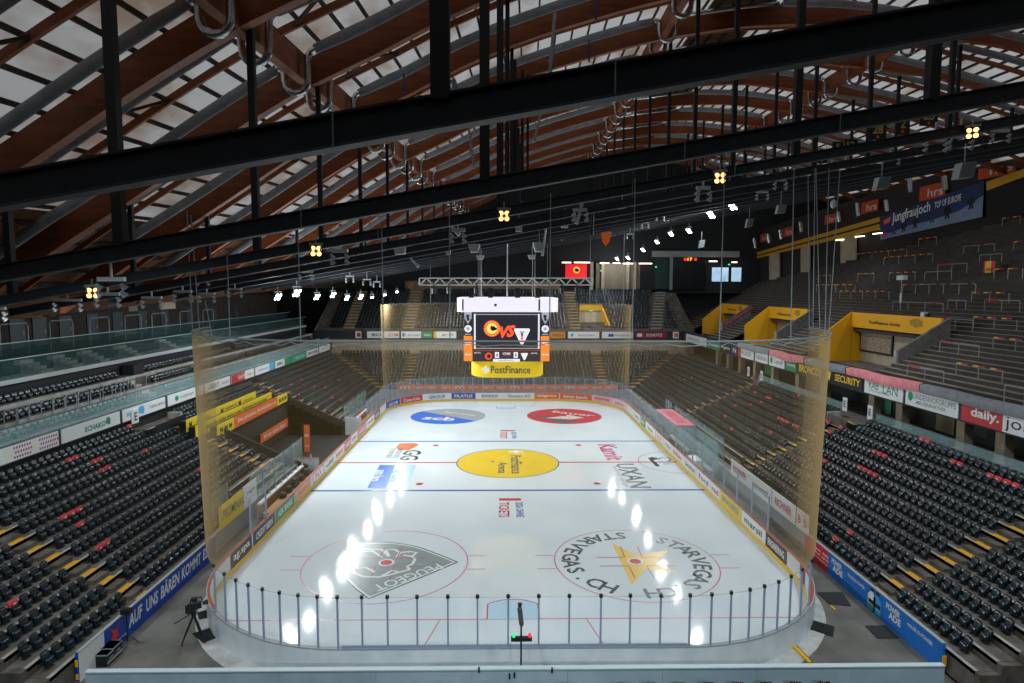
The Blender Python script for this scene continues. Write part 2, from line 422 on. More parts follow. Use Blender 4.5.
for cx in (-7, 7):
    mark('faceoff_lines', lambda m, z: dotmarks(m, z, cx, 20), iRed, .0135)
    mark('faceoff_spot', lambda m, z: dsc(m, cx, 20, .3, z, 20), iDR, .015)
    for cy in (-6, 6): mark('faceoff_spot', lambda m, z: dsc(m, cx, cy, .3, z, 20), iDR, .006)
# neutral zone adverts
for px, py in ((507, 434.5), (509, 508)):
    p = G(px, py); k = 1
    mark('lettering', lambda m, z: put_text(m, 'TICKETS', (p[0]-.35, p[1]-.3, z), (0, -1, 0), (1, 0, 0), 2.9, .75, bold=.02), iDR, .006)
    mark('lettering', lambda m, z: put_text(m, '2026 OHNE WIN'[:9], (p[0]+.75, p[1]-.3, z), (0, -1, 0), (1, 0, 0), 2.9, .55, bold=.02), iBlue, .006)
    mark('ticket_badge', lambda m, z: m.ribbon([(p[0]-.7, p[1]+1.75, z), (p[0]+.9, p[1]+1.75, z)], .5), iRed, .006)
def para(m, pts, z): polyG(m, pts, z)
o2, s2 = (256, 342), 3.996
mark('blue_advert', lambda m, z: polyG(m, zpoly([(494, 492), (640, 492), (598, 584), (445, 584)], o2, s2), z), iPale, .006)
mark('blue_advert', lambda m, z: polyG(m, zpoly([(494, 492), (556, 492), (520, 584), (445, 584)], o2, s2), z), iRB, .008, 'royal blue slanted field')
def vtext(m, z, s, px, py, w, h, bold=.02):
    p = G(px, py); put_text(m, s, (p[0], p[1], z), (0, -1, 0), (1, 0, 0), w, h, bold=bold)
mark('lettering', lambda m, z: vtext(m, z, 'auto bern', 379, 475.5, 3.0, .9), iWh, .010)
mark('lettering', lambda m, z: vtext(m, z, 'ag bank', 395, 476, 3.6, .9), iBlue, .010)
mark('bear_emblem', lambda m, z: polyG(m, zpoly([(560, 420), (575, 405), (640, 405), (650, 412), (625, 425), (610, 432), (570, 432)], o2, s2), z), iOr, .006, 'orange bear head emblem')
mark('lettering', lambda m, z: vtext(m, z, 'GG', 411, 455, 3.4, 1.7), iBlk, .006)
mark('lettering', lambda m, z: vtext(m, z, 'hotel', 392, 453, 3.2, .7), iGrey, .006)
mark('lettering', lambda m, z: vtext(m, z, 'restaurant', 399, 453, 3.2, .6), iGrey, .006)
mark('lettering', lambda m, z: vtext(m, z, 'Kamit', 611, 452, 5.6, 1.75, .03), iMag, .006)
mark('lettering', lambda m, z: vtext(m, z, 'UXAN', 632, 475, 6.6, 1.7, .015), iBlk, .006)
mark('lettering', lambda m, z: vtext(m, z, 'interior design', 620, 476, 5.6, .5), iGrey, .006)
mark('faceoff_circle', lambda m, z: ring(m, 15.05, 0, 3.4, .07, z, 32, 90, 270), iRed, .005)
mark('emblem', lambda m, z: polyG(m, zpoly([(785, 445), (805, 438), (830, 442), (850, 450), (815, 455), (855, 490), (830, 492)], (510, 380), 5.689), z), iBlk, .006)
mark('emblem', lambda m, z: strokes(m, [zpoly([(840, 452), (860, 443), (900, 443), (915, 455), (895, 466), (850, 465)], (510, 380), 5.689), zpoly([(870, 478), (920, 478)], (510, 380), 5.689)], .25, z), iGrey, .006)

# ------------------------------------------------------------------ rink floor, apron
fl = MB()
fl.box((-70, -75, -.6), (75, 70, -.3)); fl.build('floor', mFloor); struct(bpy.data.objects['floor'], 'dark grey concrete floor of the hall')
fz = MB()
fo = [(-17.2, -32.6), (17.3, -32.6), (17.3, 33), (-17.2, 33)]
out = [(x, y, -.02) for x, y in fo]; inn = rrect(HX, HY, RC, 14, -.02)
# ring of floor round the ice
n = len(inn)
def edge_pt(p):
    x, y = p[0], p[1]
    k = min((17.25/abs(x)) if abs(x) > 1e-6 else 1e9, ((33 if y > 0 else 32.6)/abs(y)) if abs(y) > 1e-6 else 1e9)
    return (x*k, y*k, -.02)
ins = []
for i in range(n):
    a, b = inn[i], inn[(i+1) % n]; N = max(1, int(math.dist(a, b)/3))
    ins += [tuple(a[k]+(b[k]-a[k])*j/N for k in range(3)) for j in range(N)]
outs = [edge_pt(p) for p in ins]; m_ = len(ins)
fz.add(ins+outs, [[i, m_+i, m_+(i+1) % m_, (i+1) % m_] for i in range(m_)])
# corner fill
for cx, cy in ((-17.25, -32.6), (17.25, -32.6), (17.25, 33), (-17.25, 33)):
    near = sorted(range(m_), key=lambda i: math.dist(outs[i][:2], (cx, cy)))[:2]
    fz.add([(cx, cy, -.021), (cx, outs[near[0]][1] if abs(outs[near[0]][0]-cx) < .01 else outs[near[1]][1], -.021), (outs[near[0]][0] if abs(outs[near[0]][1]-cy) < .01 else outs[near[1]][0], cy, -.021)], [[0, 1, 2]])
struct(fz.build('floor_rinkside', mFloor), 'grey concrete walkway around the rink boards')
ap = MB()
a0 = rrect(HX+.1, HY+.1, RC+.1, 18, .012); a1 = rrect(HX+.3, HY+.9, 8.3, 18, .012)
na = len(a0)
for i in range(na):
    j = (i+1) % na
    if a0[i][1] < -20 and a0[j][1] < -20:
        ap.hexa([a0[i][:2]+(-.02,), a1[i][:2]+(-.02,), a1[j][:2]+(-.02,), a0[j][:2]+(-.02,), a0[i], a1[i], a1[j], a0[j]])
tag(ap.build('apron_kerb', mApron), 'pale concrete apron curving around the near end of the boards', 'kerb', None, 'structure')

# ------------------------------------------------------------------ boards and glass
BH = 1.12
O = rrect(HX, HY, RC, 16)           # inner outline, ccw from (+x, far)
def offs(p, d):
    x, y = p[0], p[1]; cx = max(-HX+RC, min(HX-RC, x)); cy = max(-HY+RC, min(HY-RC, y))
    nx, ny = x-cx, y-cy; L = math.hypot(nx, ny) or 1; return (x+nx/L*d, y+ny/L*d)
# finer outline with arc length
OUT = []
for i in range(len(O)):
    a, b = O[i], O[(i+1) % len(O)]; L = math.dist(a, b); N = max(1, round(L/1.2))
    OUT += [(a[0]+(b[0]-a[0])*j/N, a[1]+(b[1]-a[1])*j/N) for j in range(N)]
NO = len(OUT)
def ringwall(mb, d0, d1, z0, z1, mat=None, keep=None):
    A0 = [offs(p, d0)+(z0,) for p in OUT]; B0 = [offs(p, d1)+(z0,) for p in OUT]; A1 = [p[:2]+(z1,) for p in A0]; B1 = [p[:2]+(z1,) for p in B0]
    fs = []
    for i in range(NO):
        j = (i+1) % NO
        if keep and not keep((OUT[i][1]+OUT[j][1])/2): continue
        fs += [[j, i, 2*NO+i, 2*NO+j], [NO+i, NO+j, 3*NO+j, 3*NO+i], [2*NO+i, 3*NO+i, 3*NO+j, 2*NO+j], [i, j, NO+j, NO+i]]
    mb.add(A0+B0+A1+B1, fs, mat)
boards = thing('rink_boards', 'white rink boards with yellow kick strip, red rail and clear glass around the ice', 'rink boards', (0, -HY, 0))
mb = MB(); ringwall(mb, .0, .14, 0, BH); mb.build('board_wall', mBoard, boards)
mb = MB(); ringwall(mb, -.03, .0, .0, .24); mb.build('kick_strip', mYel if False else M('kick_yellow', '#edc11d', .4), boards)
mb = MB(); ringwall(mb, -.03, .1, BH, BH+.045, None, lambda y: y > -27.4); mb.build('top_rail', M('rail_red', '#b0503a', .5), boards)
mb = MB(); ringwall(mb, -.03, .15, BH, BH+.045, None, lambda y: y <= -27.4); o = mb.build('top_rail', M('rail_grey', '#8f979c', .5), boards); o['label'] = 'grey end rail'
# adverts on the inside of the boards
def on_board(t, side):  # not used for curves
    pass
def advert_side(side, px0, px1, mat, text=None, tmat=None, frac=.75, frame=None):
    X = side*(HX-.012)
    ya, yb = sorted((Yon(px0, X, .6), Yon(px1, X, .6))); ya = max(ya, -21.9); yb = min(yb, 21.9)
    mb = MB(); z0, z1 = .27, BH-.04
    u = np.array([0, -side, 0.]); P = (X, ya if side < 0 else yb, z0)
    u = np.array([0, 1., 0]) if side < 0 else np.array([0, -1., 0])
    nrm = np.cross(u, Z1)
    c = np.array([X, (ya+yb)/2, (z0+z1)/2]); L = (yb-ya)
    mb.obox(c, u, Z1, nrm, L/2-.03, (z1-z0)/2, .008); o = mb.build('advert_panel', mat, boards)
    if frame:
        q = MB()
        for a, b in (((-.46, -.42), (.46, -.42)), ((.46, -.42), (.46, .42)), ((.46, .42), (-.46, .42)), ((-.46, .42), (-.46, -.42))):
            q.bar(c+u*L*a[0]+Z1*.8*a[1]+nrm*.01, c+u*L*b[0]+Z1*.8*b[1]+nrm*.01, .06, .004)
        q.build('frame_print', frame, o)
    if text: lettering(o, text, c+nrm*.014, u, Z1, min(L*frac, .42*len(text)*1.3), .42, tmat, bold=.02)
advert_side(-1, 230.5, 252, mBlk, 'ag.spa', mWhite)
advert_side(-1, 253, 275, mNavy, 'CREDIT BERN', mWhite)
advert_side(-1, 275.5, 294.5, mGreen, 'AEK BANK', mWhite)
advert_side(-1, 295, 311, M('salmon_print', '#cfa48a', .5), 'Gasthof', mOrange)
advert_side(-1, 312.5, 324, mWhite, 'PAX', mRedP, frame=mRedP)
advert_side(-1, 324.5, 334.5, mWhite, 'vonRoll', mNavy)
advert_side(-1, 335, 344, mWhite, 'MOBILIAR', mRedP)
advert_side(-1, 344.5, 351, M('rose_print', '#b7637c', .5), 'FREI', mWhite)
advert_side(-1, 351.5, 357, mWhite, 'glas', mNavy)
advert_side(-1, 357.5, 366, M('rose2_print', '#c58793', .5), 'radio', mWhite)
advert_side(-1, 366.5, 374, mWhite, 'Energie', mNavy)
advert_side(-1, 374.5, 380, mNavy, 'BEKB', mWhite)
advert_side(1, 765.5, 787, mBlk, 'ENGINEERING', mWhite)
advert_side(1, 742, 765, mWhite, 'marsil', mBlk)
advert_side(1, 720, 741.5, M('mustard_print', '#dcc65a', .5), 'BRAUEREI', mGrey)
advert_side(1, 711, 719.5, mWhite, 'red', mRedP)
advert_side(1, 697, 710.5, mWhite, 'Ford', mBlue)
advert_side(1, 684, 696.5, mWhite, 'Securiton', mNavy)
advert_side(1, 672, 683.5, mWhite, 'Burkhalter', mRedP)
advert_side(1, 664, 671.5, mWhite, 'krebs', mGrey)
advert_side(1, 655.5, 663.5, mWhite, 'PAX', mRedP, frame=mRedP)
advert_side(1, 646, 655, mWhite, 'Emmi', mNavy)
advert_side(1, 640.5, 645.5, mGreen, 'BKW', mWhite)
advert_side(1, 634, 640, mWhite, 'Swica', mNavy)
def advert_arc(pxs, mat, text=None, tmat=None, side_y=1, h=.42, bold=.02):
    # panels that follow the board outline; pxs in the photo at the foot of the far (or near) boards
    z0, z1 = .27, BH-.04
    pts = []
    for p in OUT:
        if p[1]*side_y < 20: continue
        pts.append((proj((p[0], p[1], .6))[0], p))
    # walk outline ordered by photo x on the visible (inner) face
    pts.sort()
    X0, X1_ = pxs
    sel = [X0]+[q[0] for q in pts if X0 < q[0] < X1_]+[X1_]
    def interp(x):
        for (xa, a), (xb, b) in zip(pts[:-1], pts[1:]):
            if xa <= x <= xb:
                t = (x-xa)/(xb-xa+1e-9); return np.array([a[0]+(b[0]-a[0])*t, a[1]+(b[1]-a[1])*t])
        return np.array(pts[0][1] if x < pts[0][0] else pts[-1][1])
    P = [np.array(offs(interp(x), -.014)) for x in sel]; Q = [np.array(offs(interp(x), -.002)) for x in sel]
    mb = MB(); k = len(P)
    V = [(p[0], p[1], z0) for p in P]+[(p[0], p[1], z1) for p in P]+[(p[0], p[1], z0) for p in Q]+[(p[0], p[1], z1) for p in Q]
    fs = []
    for i in range(k-1): fs += [[i, i+1, k+i+1, k+i], [2*k+i+1, 2*k+i, 3*k+i, 3*k+i+1], [k+i, k+i+1, 3*k+i+1, 3*k+i], [i+1, i, 2*k+i, 2*k+i+1]]
    fs += [[0, k, 3*k, 2*k], [k-1, 2*k+k-1, 3*k+k-1, k+k-1]]
    mb.add(V, fs); o = mb.build('advert_panel', mat, boards)
    if text:
        a, b = P[0], P[-1]; d = np.append(b-a, 0); L = np.linalg.norm(d); u = d/L; nrm = np.cross(u, Z1)
        mid = P[k//2] if k > 2 else (a+b)/2
        off = .02
        c = np.append((a+b)/2, (z0+z1)/2)+nrm*(off+ (0 if k <= 2 else max(0, max(float(np.dot(np.append(p-(a+b)/2, 0), nrm)) for p in P))))
        lettering(o, text, c, u, Z1, min(L*.75, .45*len(text)), h, tmat, bold=bold)
advert_arc((386, 400), mBlue, 'ASCOM', mWhite)
advert_arc((400.5, 422.5), mRedP, 'Coca-Cola', mWhite)
advert_arc((423, 451), mWhite, 'GROUP', mBlue)
advert_arc((451.5, 475.5), mBlue, 'PILATUS', mWhite)
advert_arc((476, 504), mWhite, 'RIWAX', mBlue)
advert_arc((504.5, 534), mWhite, 'Element AG', mGrey)
advert_arc((534.5, 559), mOrange, 'migros', mWhite)
advert_arc((560, 592), M('orange2_print', '#d9653a', .5), 'brot beck', mWhite)
advert_arc((592.5, 612), M('pinkish_print', '#e7a9bd', .5), 'express', mRedP)
advert_arc((612.5, 627), M('pink3_print', '#e4c3cf', .5), 'pilot', mMag)
def advert_corner(y0, y1, mat, text, tmat):
    P = sorted([p for p in OUT if p[0] > 8 and y1 < p[1] < y0], key=lambda p: -p[1]); z0, z1 = .27, BH-.04; k = len(P)
    A = [offs(p, -.016) for p in P]; B = [offs(p, -.003) for p in P]
    V = [(p[0], p[1], z0) for p in A]+[(p[0], p[1], z1) for p in A]+[(p[0], p[1], z0) for p in B]+[(p[0], p[1], z1) for p in B]
    fs = []
    for i in range(k-1): fs += [[i, i+1, k+i+1, k+i], [2*k+i+1, 2*k+i, 3*k+i, 3*k+i+1], [k+i, k+i+1, 3*k+i+1, 3*k+i], [i+1, i, 2*k+i, 2*k+i+1]]
    o = MB().add(V, fs).build('advert_panel', mat, boards)
    a, b = np.array(A[0]), np.array(A[-1]); u = np.append(b-a, 0); L = np.linalg.norm(u); u /= L; nrm = np.cross(u, Z1)
    lettering(o, text, np.append((a+b)/2, (z0+z1)/2)+nrm*.12, u, Z1, L*.6, .4, tmat, bold=.02)
advert_corner(-22.0, -24.2, M('violet_print', '#8c2d6a', .5), 'Visana', mWhite)
advert_corner(-24.2, -26.4, M('violet_dark', '#6d2a63', .5), 'plus', mWhite)
# glass: posts and panes
GH0, GH1 = BH+.04, 3.22
def clen(pts):
    c = [0]
    for i in range(len(pts)): c.append(c[-1]+math.dist(pts[i], pts[(i+1) % len(pts)]))
    return c
CL = clen(OUT); PER = CL[-1]
def outl(s):
    s %= PER
    i = max(0, min(NO-1, int(np.searchsorted(CL, s, 'right')-1)))
    a, b = OUT[i], OUT[(i+1) % NO]; t = (s-CL[i])/(CL[i+1]-CL[i]); return (a[0]+(b[0]-a[0])*t, a[1]+(b[1]-a[1])*t)
S = []
# near-end posts where the photo shows them
npx = [264, 281, 299, 318, 338, 363, 388, 418, 448, 478, 508.5, 539, 569, 600, 630, 660, 689, 710, 730, 748, 763]
ss = np.linspace(0, PER, 4001)[:-1]; oo = [outl(s) for s in ss]; pj = [proj((*offs(q, .07), 1.15)) for q in oo]
def s_at(px, cond):
    best = min((i for i in range(len(ss)) if cond(oo[i])), key=lambda i: abs(pj[i][0]-px)); return ss[best]
S += [s_at(px, lambda q: q[1] < -26.5) for px in npx]
S += [s_at(px, lambda q: q[1] < -24.6 and q[0] < 0) for px in (216, 226, 237.5, 250)]
S += [s_at(px, lambda q: q[1] < -24.6 and q[0] > 0) for px in (777, 789, 800, 809)]
for y in np.arange(-18.5, 20.1, 2.4):
    for sd in (-1, 1):
        if sd < 0 and -15 < y < 11: continue        # open in front of the benches
        S.append(ss[min(range(len(ss)), key=lambda i: math.dist(oo[i], (sd*HX, y)))])
for px in (385, 388, 392, 397, 403, 410, 417, 425, 434, 443, 453, 463, 473, 483, 493, 503, 514, 524, 534, 545, 555, 565, 575, 585, 595, 604, 611, 617, 622, 626):
    S.append(s_at(px, lambda q: q[1] > 23))
S = sorted(set(round(float(s), 3) for s in S))
mPostG = M('glass_post_blue', '#8c9ab0', .45, 0.)
for i, s in enumerate(S):
    q = offs(outl(s), .07); near = q[1] < -23
    w = .035 if near else (.055 if q[1] > 20 else .04)
    mbp = MB(); mbp.box((q[0]-w, q[1]-w, BH), (q[0]+w, q[1]+w, GH1)); po = mbp.build('glass_post', mPostG, boards)
    if near:
        mc = MB(); mc.cyl((q[0], q[1], GH1-.02), (q[0], q[1], GH1+.1), .075, 8); mc.build('post_cap', mBlack, po)
def pane(s0, s1):
    L = (s1-s0); n = max(1, int(L/.9))
    P = [offs(outl(s0+.03+(L-.06)*i/n), .06) for i in range(n+1)]; Q = [offs(outl(s0+.03+(L-.06)*i/n), .075) for i in range(n+1)]
    m = MB(); k = n+1
    m.add([(p[0], p[1], GH0) for p in P]+[(p[0], p[1], GH1) for p in P], [[i, i+1, k+i+1, k+i] for i in range(n)])
    o = m.build('glass_pane', mGlass, boards)
    e = MB(); e.tube([(p[0], p[1], GH1) for p in P], .03 if P[0][1] > 20 else .014, 4); e.build('pane_edge', mGlassE, o)
for a, b in zip(S, S[1:]+[S[0]+PER]):
    if b-a < 4.5: pane(a, b)
# base rail behind the near glass
mb = MB(); pts = [offs(p, .07) for p in OUT if p[1] < -29.9 and abs(p[0]) < 7.3]
pts.sort()
mb.bar((pts[0][0], pts[0][1], BH+.1), (pts[-1][0], pts[-1][1], BH+.1), .05, .12); mb.build('glass_clamp_rail', mPostG, boards)

# ------------------------------------------------------------------ protective nets
def net(name, label, side):
    root = thing(name, label, 'safety net', (0, side*(HY+.3), 3.2))
    P = [p for p in OUT if p[1]*side > 21.5]
    P.sort(key=lambda p: math.atan2(p[1]-side*10, p[0])*side)
    fine = []
    for a, b in zip(P, P[1:]): fine += [(a[0]+(b[0]-a[0])*t, a[1]+(b[1]-a[1])*t) for t in (0, .5)]
    fine.append(P[-1]); m = MB(); k = len(fine); zt = 13.35
    rows = []
    for r in range(9):
        t = r/8; d = .08+.22*t
        rows.append([offs(p, d)+(GH1+(zt-GH1)*t,) for p in fine])
    for r in range(9): m.v += [tuple(map(float, q)) for q in rows[r]]
    for r in range(8):
        for i in range(k-1): m.f.append([r*k+i, r*k+i+1, (r+1)*k+i+1, (r+1)*k+i]); m.m.append(0)
    m.build('net_sheet', mNet, root, smooth=True)
    rail = rows[-1]; q = MB(); q.tube(rail, .035, 6); q.build('top_rail', mRope, root)
    q = MB(); sc = []
    for i in range(k): sc.append((rail[i][0], rail[i][1], zt-.05-.16*abs(math.sin(i*1.3))))
    q.tube(sc, .02, 5); q.build('lacing_rope', mRope, root)
    return rail
railN = net('safety_net', 'tan safety net hanging around the near end of the rink', -1)
railF = net('safety_net', 'tan safety net hanging behind the far end of the rink', 1)
# ------------------------------------------------------------------ LOWER STANDS
RUN, RISE, ZB = .81, .375, .95
XL, XR, YF = -17.2, 17.35, 33.2
NL, NR, NF = 12, 12, 12
YN = -31.6
AIS = (-25.4, -6.6, 12.0)          # side aisles
AISF = (-14.2, 14.2)               # far aisles
def zrow(i): return ZB+RISE*i
TUN = (-4.3, 10.4)                  # players' tunnel in the stand on the bench side
def side_stand(sgn, n):
    mb = MB(); x0 = (XL if sgn < 0 else XR)
    for i in range(n):
        xa = x0+sgn*RUN*i; xb = xa+sgn*RUN; z = zrow(i); zl = zrow(i-1) if i else -.02
        ye = YF+RUN*(i+.5)
        spans = [(YN, ye)]
        if sgn < 0 and i < 7: spans = [(YN, TUN[0]), (TUN[1], ye)]
        for ya, yb in spans:
            lo, hi = sorted((xa, xb))
            mb.add([(xa, ya, z), (xb, ya, z), (xb, yb, z), (xa, yb, z)], [[0, 1, 2, 3] if sgn > 0 else [3, 2, 1, 0]], mConc)
            mb.add([(xa, ya, zl), (xa, yb, zl), (xa, yb, z), (xa, ya, z)], [[0, 1, 2, 3]], mConc)
            # pale nosing of every step
            mb.box((min(xa, xa+sgn*.16), ya, z-.15), (max(xa, xa+sgn*.16), yb, z+.006), mEdge)
            mb.add([(xa, ya, -.3), (xb, ya, -.3), (xb, ya, z), (xa, ya, z)], [[0, 1, 2, 3]], mConc)
    return mb.build('concrete_stand', None)
sl = side_stand(-1, NL); tag(sl, 'stepped concrete lower stand behind the royal blue banner wall', 'stand', None, 'structure')
sr = side_stand(1, NR); tag(sr, 'stepped concrete lower stand behind the bright blue bottle banner wall', 'stand', None, 'structure')
mb = MB()
for i in range(NF):
    ya = YF+RUN*i; z = zrow(i); zl = zrow(i-1) if i else -.02; w = RUN*(i+.5)
    mb.quad((XL-w, ya, z), (XR+w, ya, z), (XR+w, ya+RUN, z), (XL-w, ya+RUN, z), mConc)
    mb.quad((XL-w, ya, zl), (XR+w, ya, zl), (XR+w, ya, z), (XL-w, ya, z), mConc)
    mb.box((XL-w, ya, z-.1), (XR+w, ya+.07, z+.006), mEdge)
sf = mb.build('concrete_stand', None); tag(sf, 'stepped concrete lower stand behind the far goal', 'stand', None, 'structure')
# aisle stairs
def aisle(sgn, yc, n, lab, i0=0):
    root = thing('aisle_stair', lab, 'stairs', ((XL if sgn < 0 else XR), yc, ZB), 'yellow-edged aisle stairs in the lower stands')
    x0 = XL if sgn < 0 else XR
    b = MB()
    for i in range(i0, n-1):
        xs = x0+sgn*(RUN*(i+1)-.38); xe = x0+sgn*RUN*(i+1)
        b.box((min(xs, xe), yc-.5, zrow(i)+.001), (max(xs, xe), yc+.5, zrow(i)+RISE/2))
    b.build('half_step', mConc, root)
    for i in range(i0, n):
        xa = x0+sgn*(RUN*i+.005); xb = xa+sgn*.3
        e = MB(); e.box((min(xa, xb), yc-.42, zrow(i)-.03), (max(xa, xb), yc+.42, zrow(i)+.014)); e.build('yellow_step_edge', mStepY, root)
for sgn, n, nm in ((-1, NL, 'royal blue lettered'), (1, NR, 'bright blue bottle')):
    aisle(sgn, AIS[0], n, f'yellow-edged stair climbing the stand from the {nm} banner, nearest the camera')
    aisle(sgn, AIS[1], n if sgn > 0 else n, f'yellow-edged stair in the middle of the stand above the {nm} banner side')
    aisle(sgn, AIS[2], n, f'yellow-edged stair beyond the benches in the stand on the {nm} banner side', 0)
for xc, nm in ((AISF[0], 'blue painted circle'), (AISF[1], 'red painted circle')):
    root = thing('aisle_stair', f'yellow-edged stair in the far stand behind the {nm}', 'stairs', (xc, YF, ZB), 'yellow-edged aisle stairs in the lower stands')
    for i in range(NF):
        e = MB(); e.box((xc-.5, YF+RUN*i+.005, zrow(i)-.03), (xc+.5, YF+RUN*i+.3, zrow(i)+.014)); e.build('yellow_step_edge', mStepY, root)
for sgn, nm in ((-1, 'banner side with the press desks'), (1, 'terrace side')):
    root = thing('aisle_stair', f'yellow-edged corner stair of the far stand on the {nm}', 'stairs', ((XL if sgn < 0 else XR), YF, ZB), 'yellow-edged aisle stairs in the lower stands')
    for i in range(NF if sgn > 0 else NL):
        xc = (XL if sgn < 0 else XR)+sgn*RUN*i; yc = YF+RUN*i
        e = MB(); e.obox((xc+sgn*.1, yc+.1, zrow(i)+.0), (sgn*.25, 1, 0) if False else (1, 0, 0), (0, 1, 0), (0, 0, 1), .5, .16, .016); e.build('yellow_step_edge', mStepY, root)

# ------------------------------------------------------------------ SEATS
def outline(w, h, r, n=3):
    P = []
    for cx, cz, a0 in ((w/2-r, h-r, 0), (-w/2+r, h-r, 90), (-w/2+r*.6, r*.6, 180), (w/2-r*.6, r*.6, 270)):
        rr_ = r if a0 < 180 else r*.6
        for i in range(n+1): a = R(a0+90*i/n); P.append((cx+rr_*math.cos(a), cz+rr_*math.sin(a)))
    return P
def shell(mb, w, h, r, t, y0, z0, lean, bulge, mat=None, n=3):
    """upright rounded shell: front face towards -y, leaning back by lean"""
    Pn = outline(w, h, r, n); k = len(Pn); V = []
    cz = h/2
    for dy, sc in ((-t/2-bulge, .72), (-t/2, .96), (0, 1.), (t/2, .94)):
        for x, z in Pn:
            zz = cz+(z-cz)*sc; V.append((x*sc, y0+dy+lean*zz/h+.04*(x/w*2)**2*-1, z0+zz))
    F_ = [list(range(k))[::-1] if False else list(range(k))]
    for l in range(3):
        for i in range(k): F_.append([l*k+i, (l+1)*k+i, (l+1)*k+(i+1) % k, l*k+(i+1) % k])
    F_.append([3*k+i for i in range(k)][::-1])
    mb.add(V, F_, mat)
def seat_mesh(which, n=3):
    mb = MB()
    if which == 'seat_bracket':
        for x in (-.13, .13):
            mb.box((x-.015, .04, 0), (x+.015, .1, .25)); mb.box((x-.025, -.05, 0), (x+.025, .14, .025))
        mb.box((-.15, .05, .18), (.15, .12, .23))
    elif which == 'backrest': shell(mb, .44, .47, .1, .06, .11, .15, .1, .02, n=n)
    elif which == 'seat_pan':
        shell(mb, .40, .31, .07, .1, .0, .08, .05, .035, n=n)
    elif which == 'headrest_cover':
        shell(mb, .46, .24, .09, .1, .17, .4, .05, .012, n=n)
    return mb
def make_seat(name, cover=False):
    root = seat_mesh('seat_bracket').build(name, mSeatLeg)
    for wch in ('backrest', 'seat_pan'): seat_mesh(wch).build(wch, mSeat, root, smooth=True)
    if cover:
        c = seat_mesh('headrest_cover').build('headrest_cover', mRed, root, smooth=True); c['label'] = 'red slip-on headrest cover'
        q = MB(); q.box((-.07, .066, .47), (.07, .072, .54)); q.build('number_print', mWhite, c)
    return root
PITCH = .56
SEATS = []     # dict: pos, ang, zone, row
def spans_minus(a, b, cuts):
    sp = [(a, b)]
    for c0, c1 in cuts:
        nx = []
        for s0, s1 in sp:
            if c1 <= s0 or c0 >= s1: nx.append((s0, s1)); continue
            if c0 > s0: nx.append((s0, c0))
            if c1 < s1: nx.append((c1, s1))
        sp = nx
    return sp
def fill(a, b, fn, pitch=PITCH):
    n = int((b-a)/pitch)
    if n < 1: return
    m = (b-a-n*pitch)/2
    for k in range(n): fn(a+m+(k+.5)*pitch)
OPEN_L, OPEN_R = (-9.7, -4.8), (-8.2, -4.8)
DESK = (-5.4, 9.8)
for i in range(NL):
    cuts = [(a-.6, a+.6) for a in AIS]
    if i < 7: cuts.append((TUN[0]-.3, TUN[1]+.3))
    if i >= 10: cuts.append(OPEN_L)
    if 7 <= i <= 9: cuts.append((DESK[0]-.1, DESK[1]))
    if i < 2: cuts.append((-13, 16))
    for a, b in spans_minus(YN+.25, YF+RUN*(i+.5)-.9, cuts):
        fill(a, b, lambda y: SEATS.append(dict(p=(XL-RUN*i-.52, y, zrow(i)), a=R(90), z='L', r=i)))
for i in range(NR):
    cuts = [(a-.6, a+.6) for a in AIS]
    if i >= 10: cuts.append(OPEN_R)
    if i < 2: cuts.append((-5, 10))
    for a, b in spans_minus(YN+.8, YF+RUN*(i+.5)-.9, cuts):
        fill(a, b, lambda y: SEATS.append(dict(p=(XR+RUN*i+.52, y, zrow(i)), a=R(-90), z='R', r=i)))
for i in range(NF):
    w = RUN*(i+.5)
    for a, b in spans_minus(XL-w+.9, XR+w-.9, [(x-.65, x+.65) for x in AISF]):
        fill(a, b, lambda x: SEATS.append(dict(p=(x, YF+RUN*i+.52, zrow(i)), a=0., z='F', r=i)))
# upper seats on the bench side (three rows) and at the far end
UPL = [(-28.3, 6.75), (-29.4, 7.5), (-30.5, 8.3)]
for i, (x, z) in enumerate(UPL):
    for a, b in spans_minus(-36, 40, [(-5.2, -2.6), (15, 16.2)] + ([(-7.5, -2.6)] if i == 0 else [])):
        fill(a, b, lambda y: SEATS.append(dict(p=(x, y, z), a=R(90), z='UL', r=i)), .55)
UFN = 13
def ufar(i): return 44.6+.82*i, 9.0+.47*i
for i in range(UFN):
    y, z = ufar(i)
    for a, b in spans_minus(-28, 28-.0*i, [(-16.4, -14.4), (10.2, 12.2), (23+.25*i, 25.4+.25*i), (-25.6, -24)] + ([(12.2, 17.2)] if i < 7 else [])):
        fill(a, b, lambda x: SEATS.append(dict(p=(x, y+.45, z), a=0., z='UF', r=i)))
for s in SEATS:
    s['px'] = proj((s['p'][0], s['p'][1], s['p'][2]+.5))
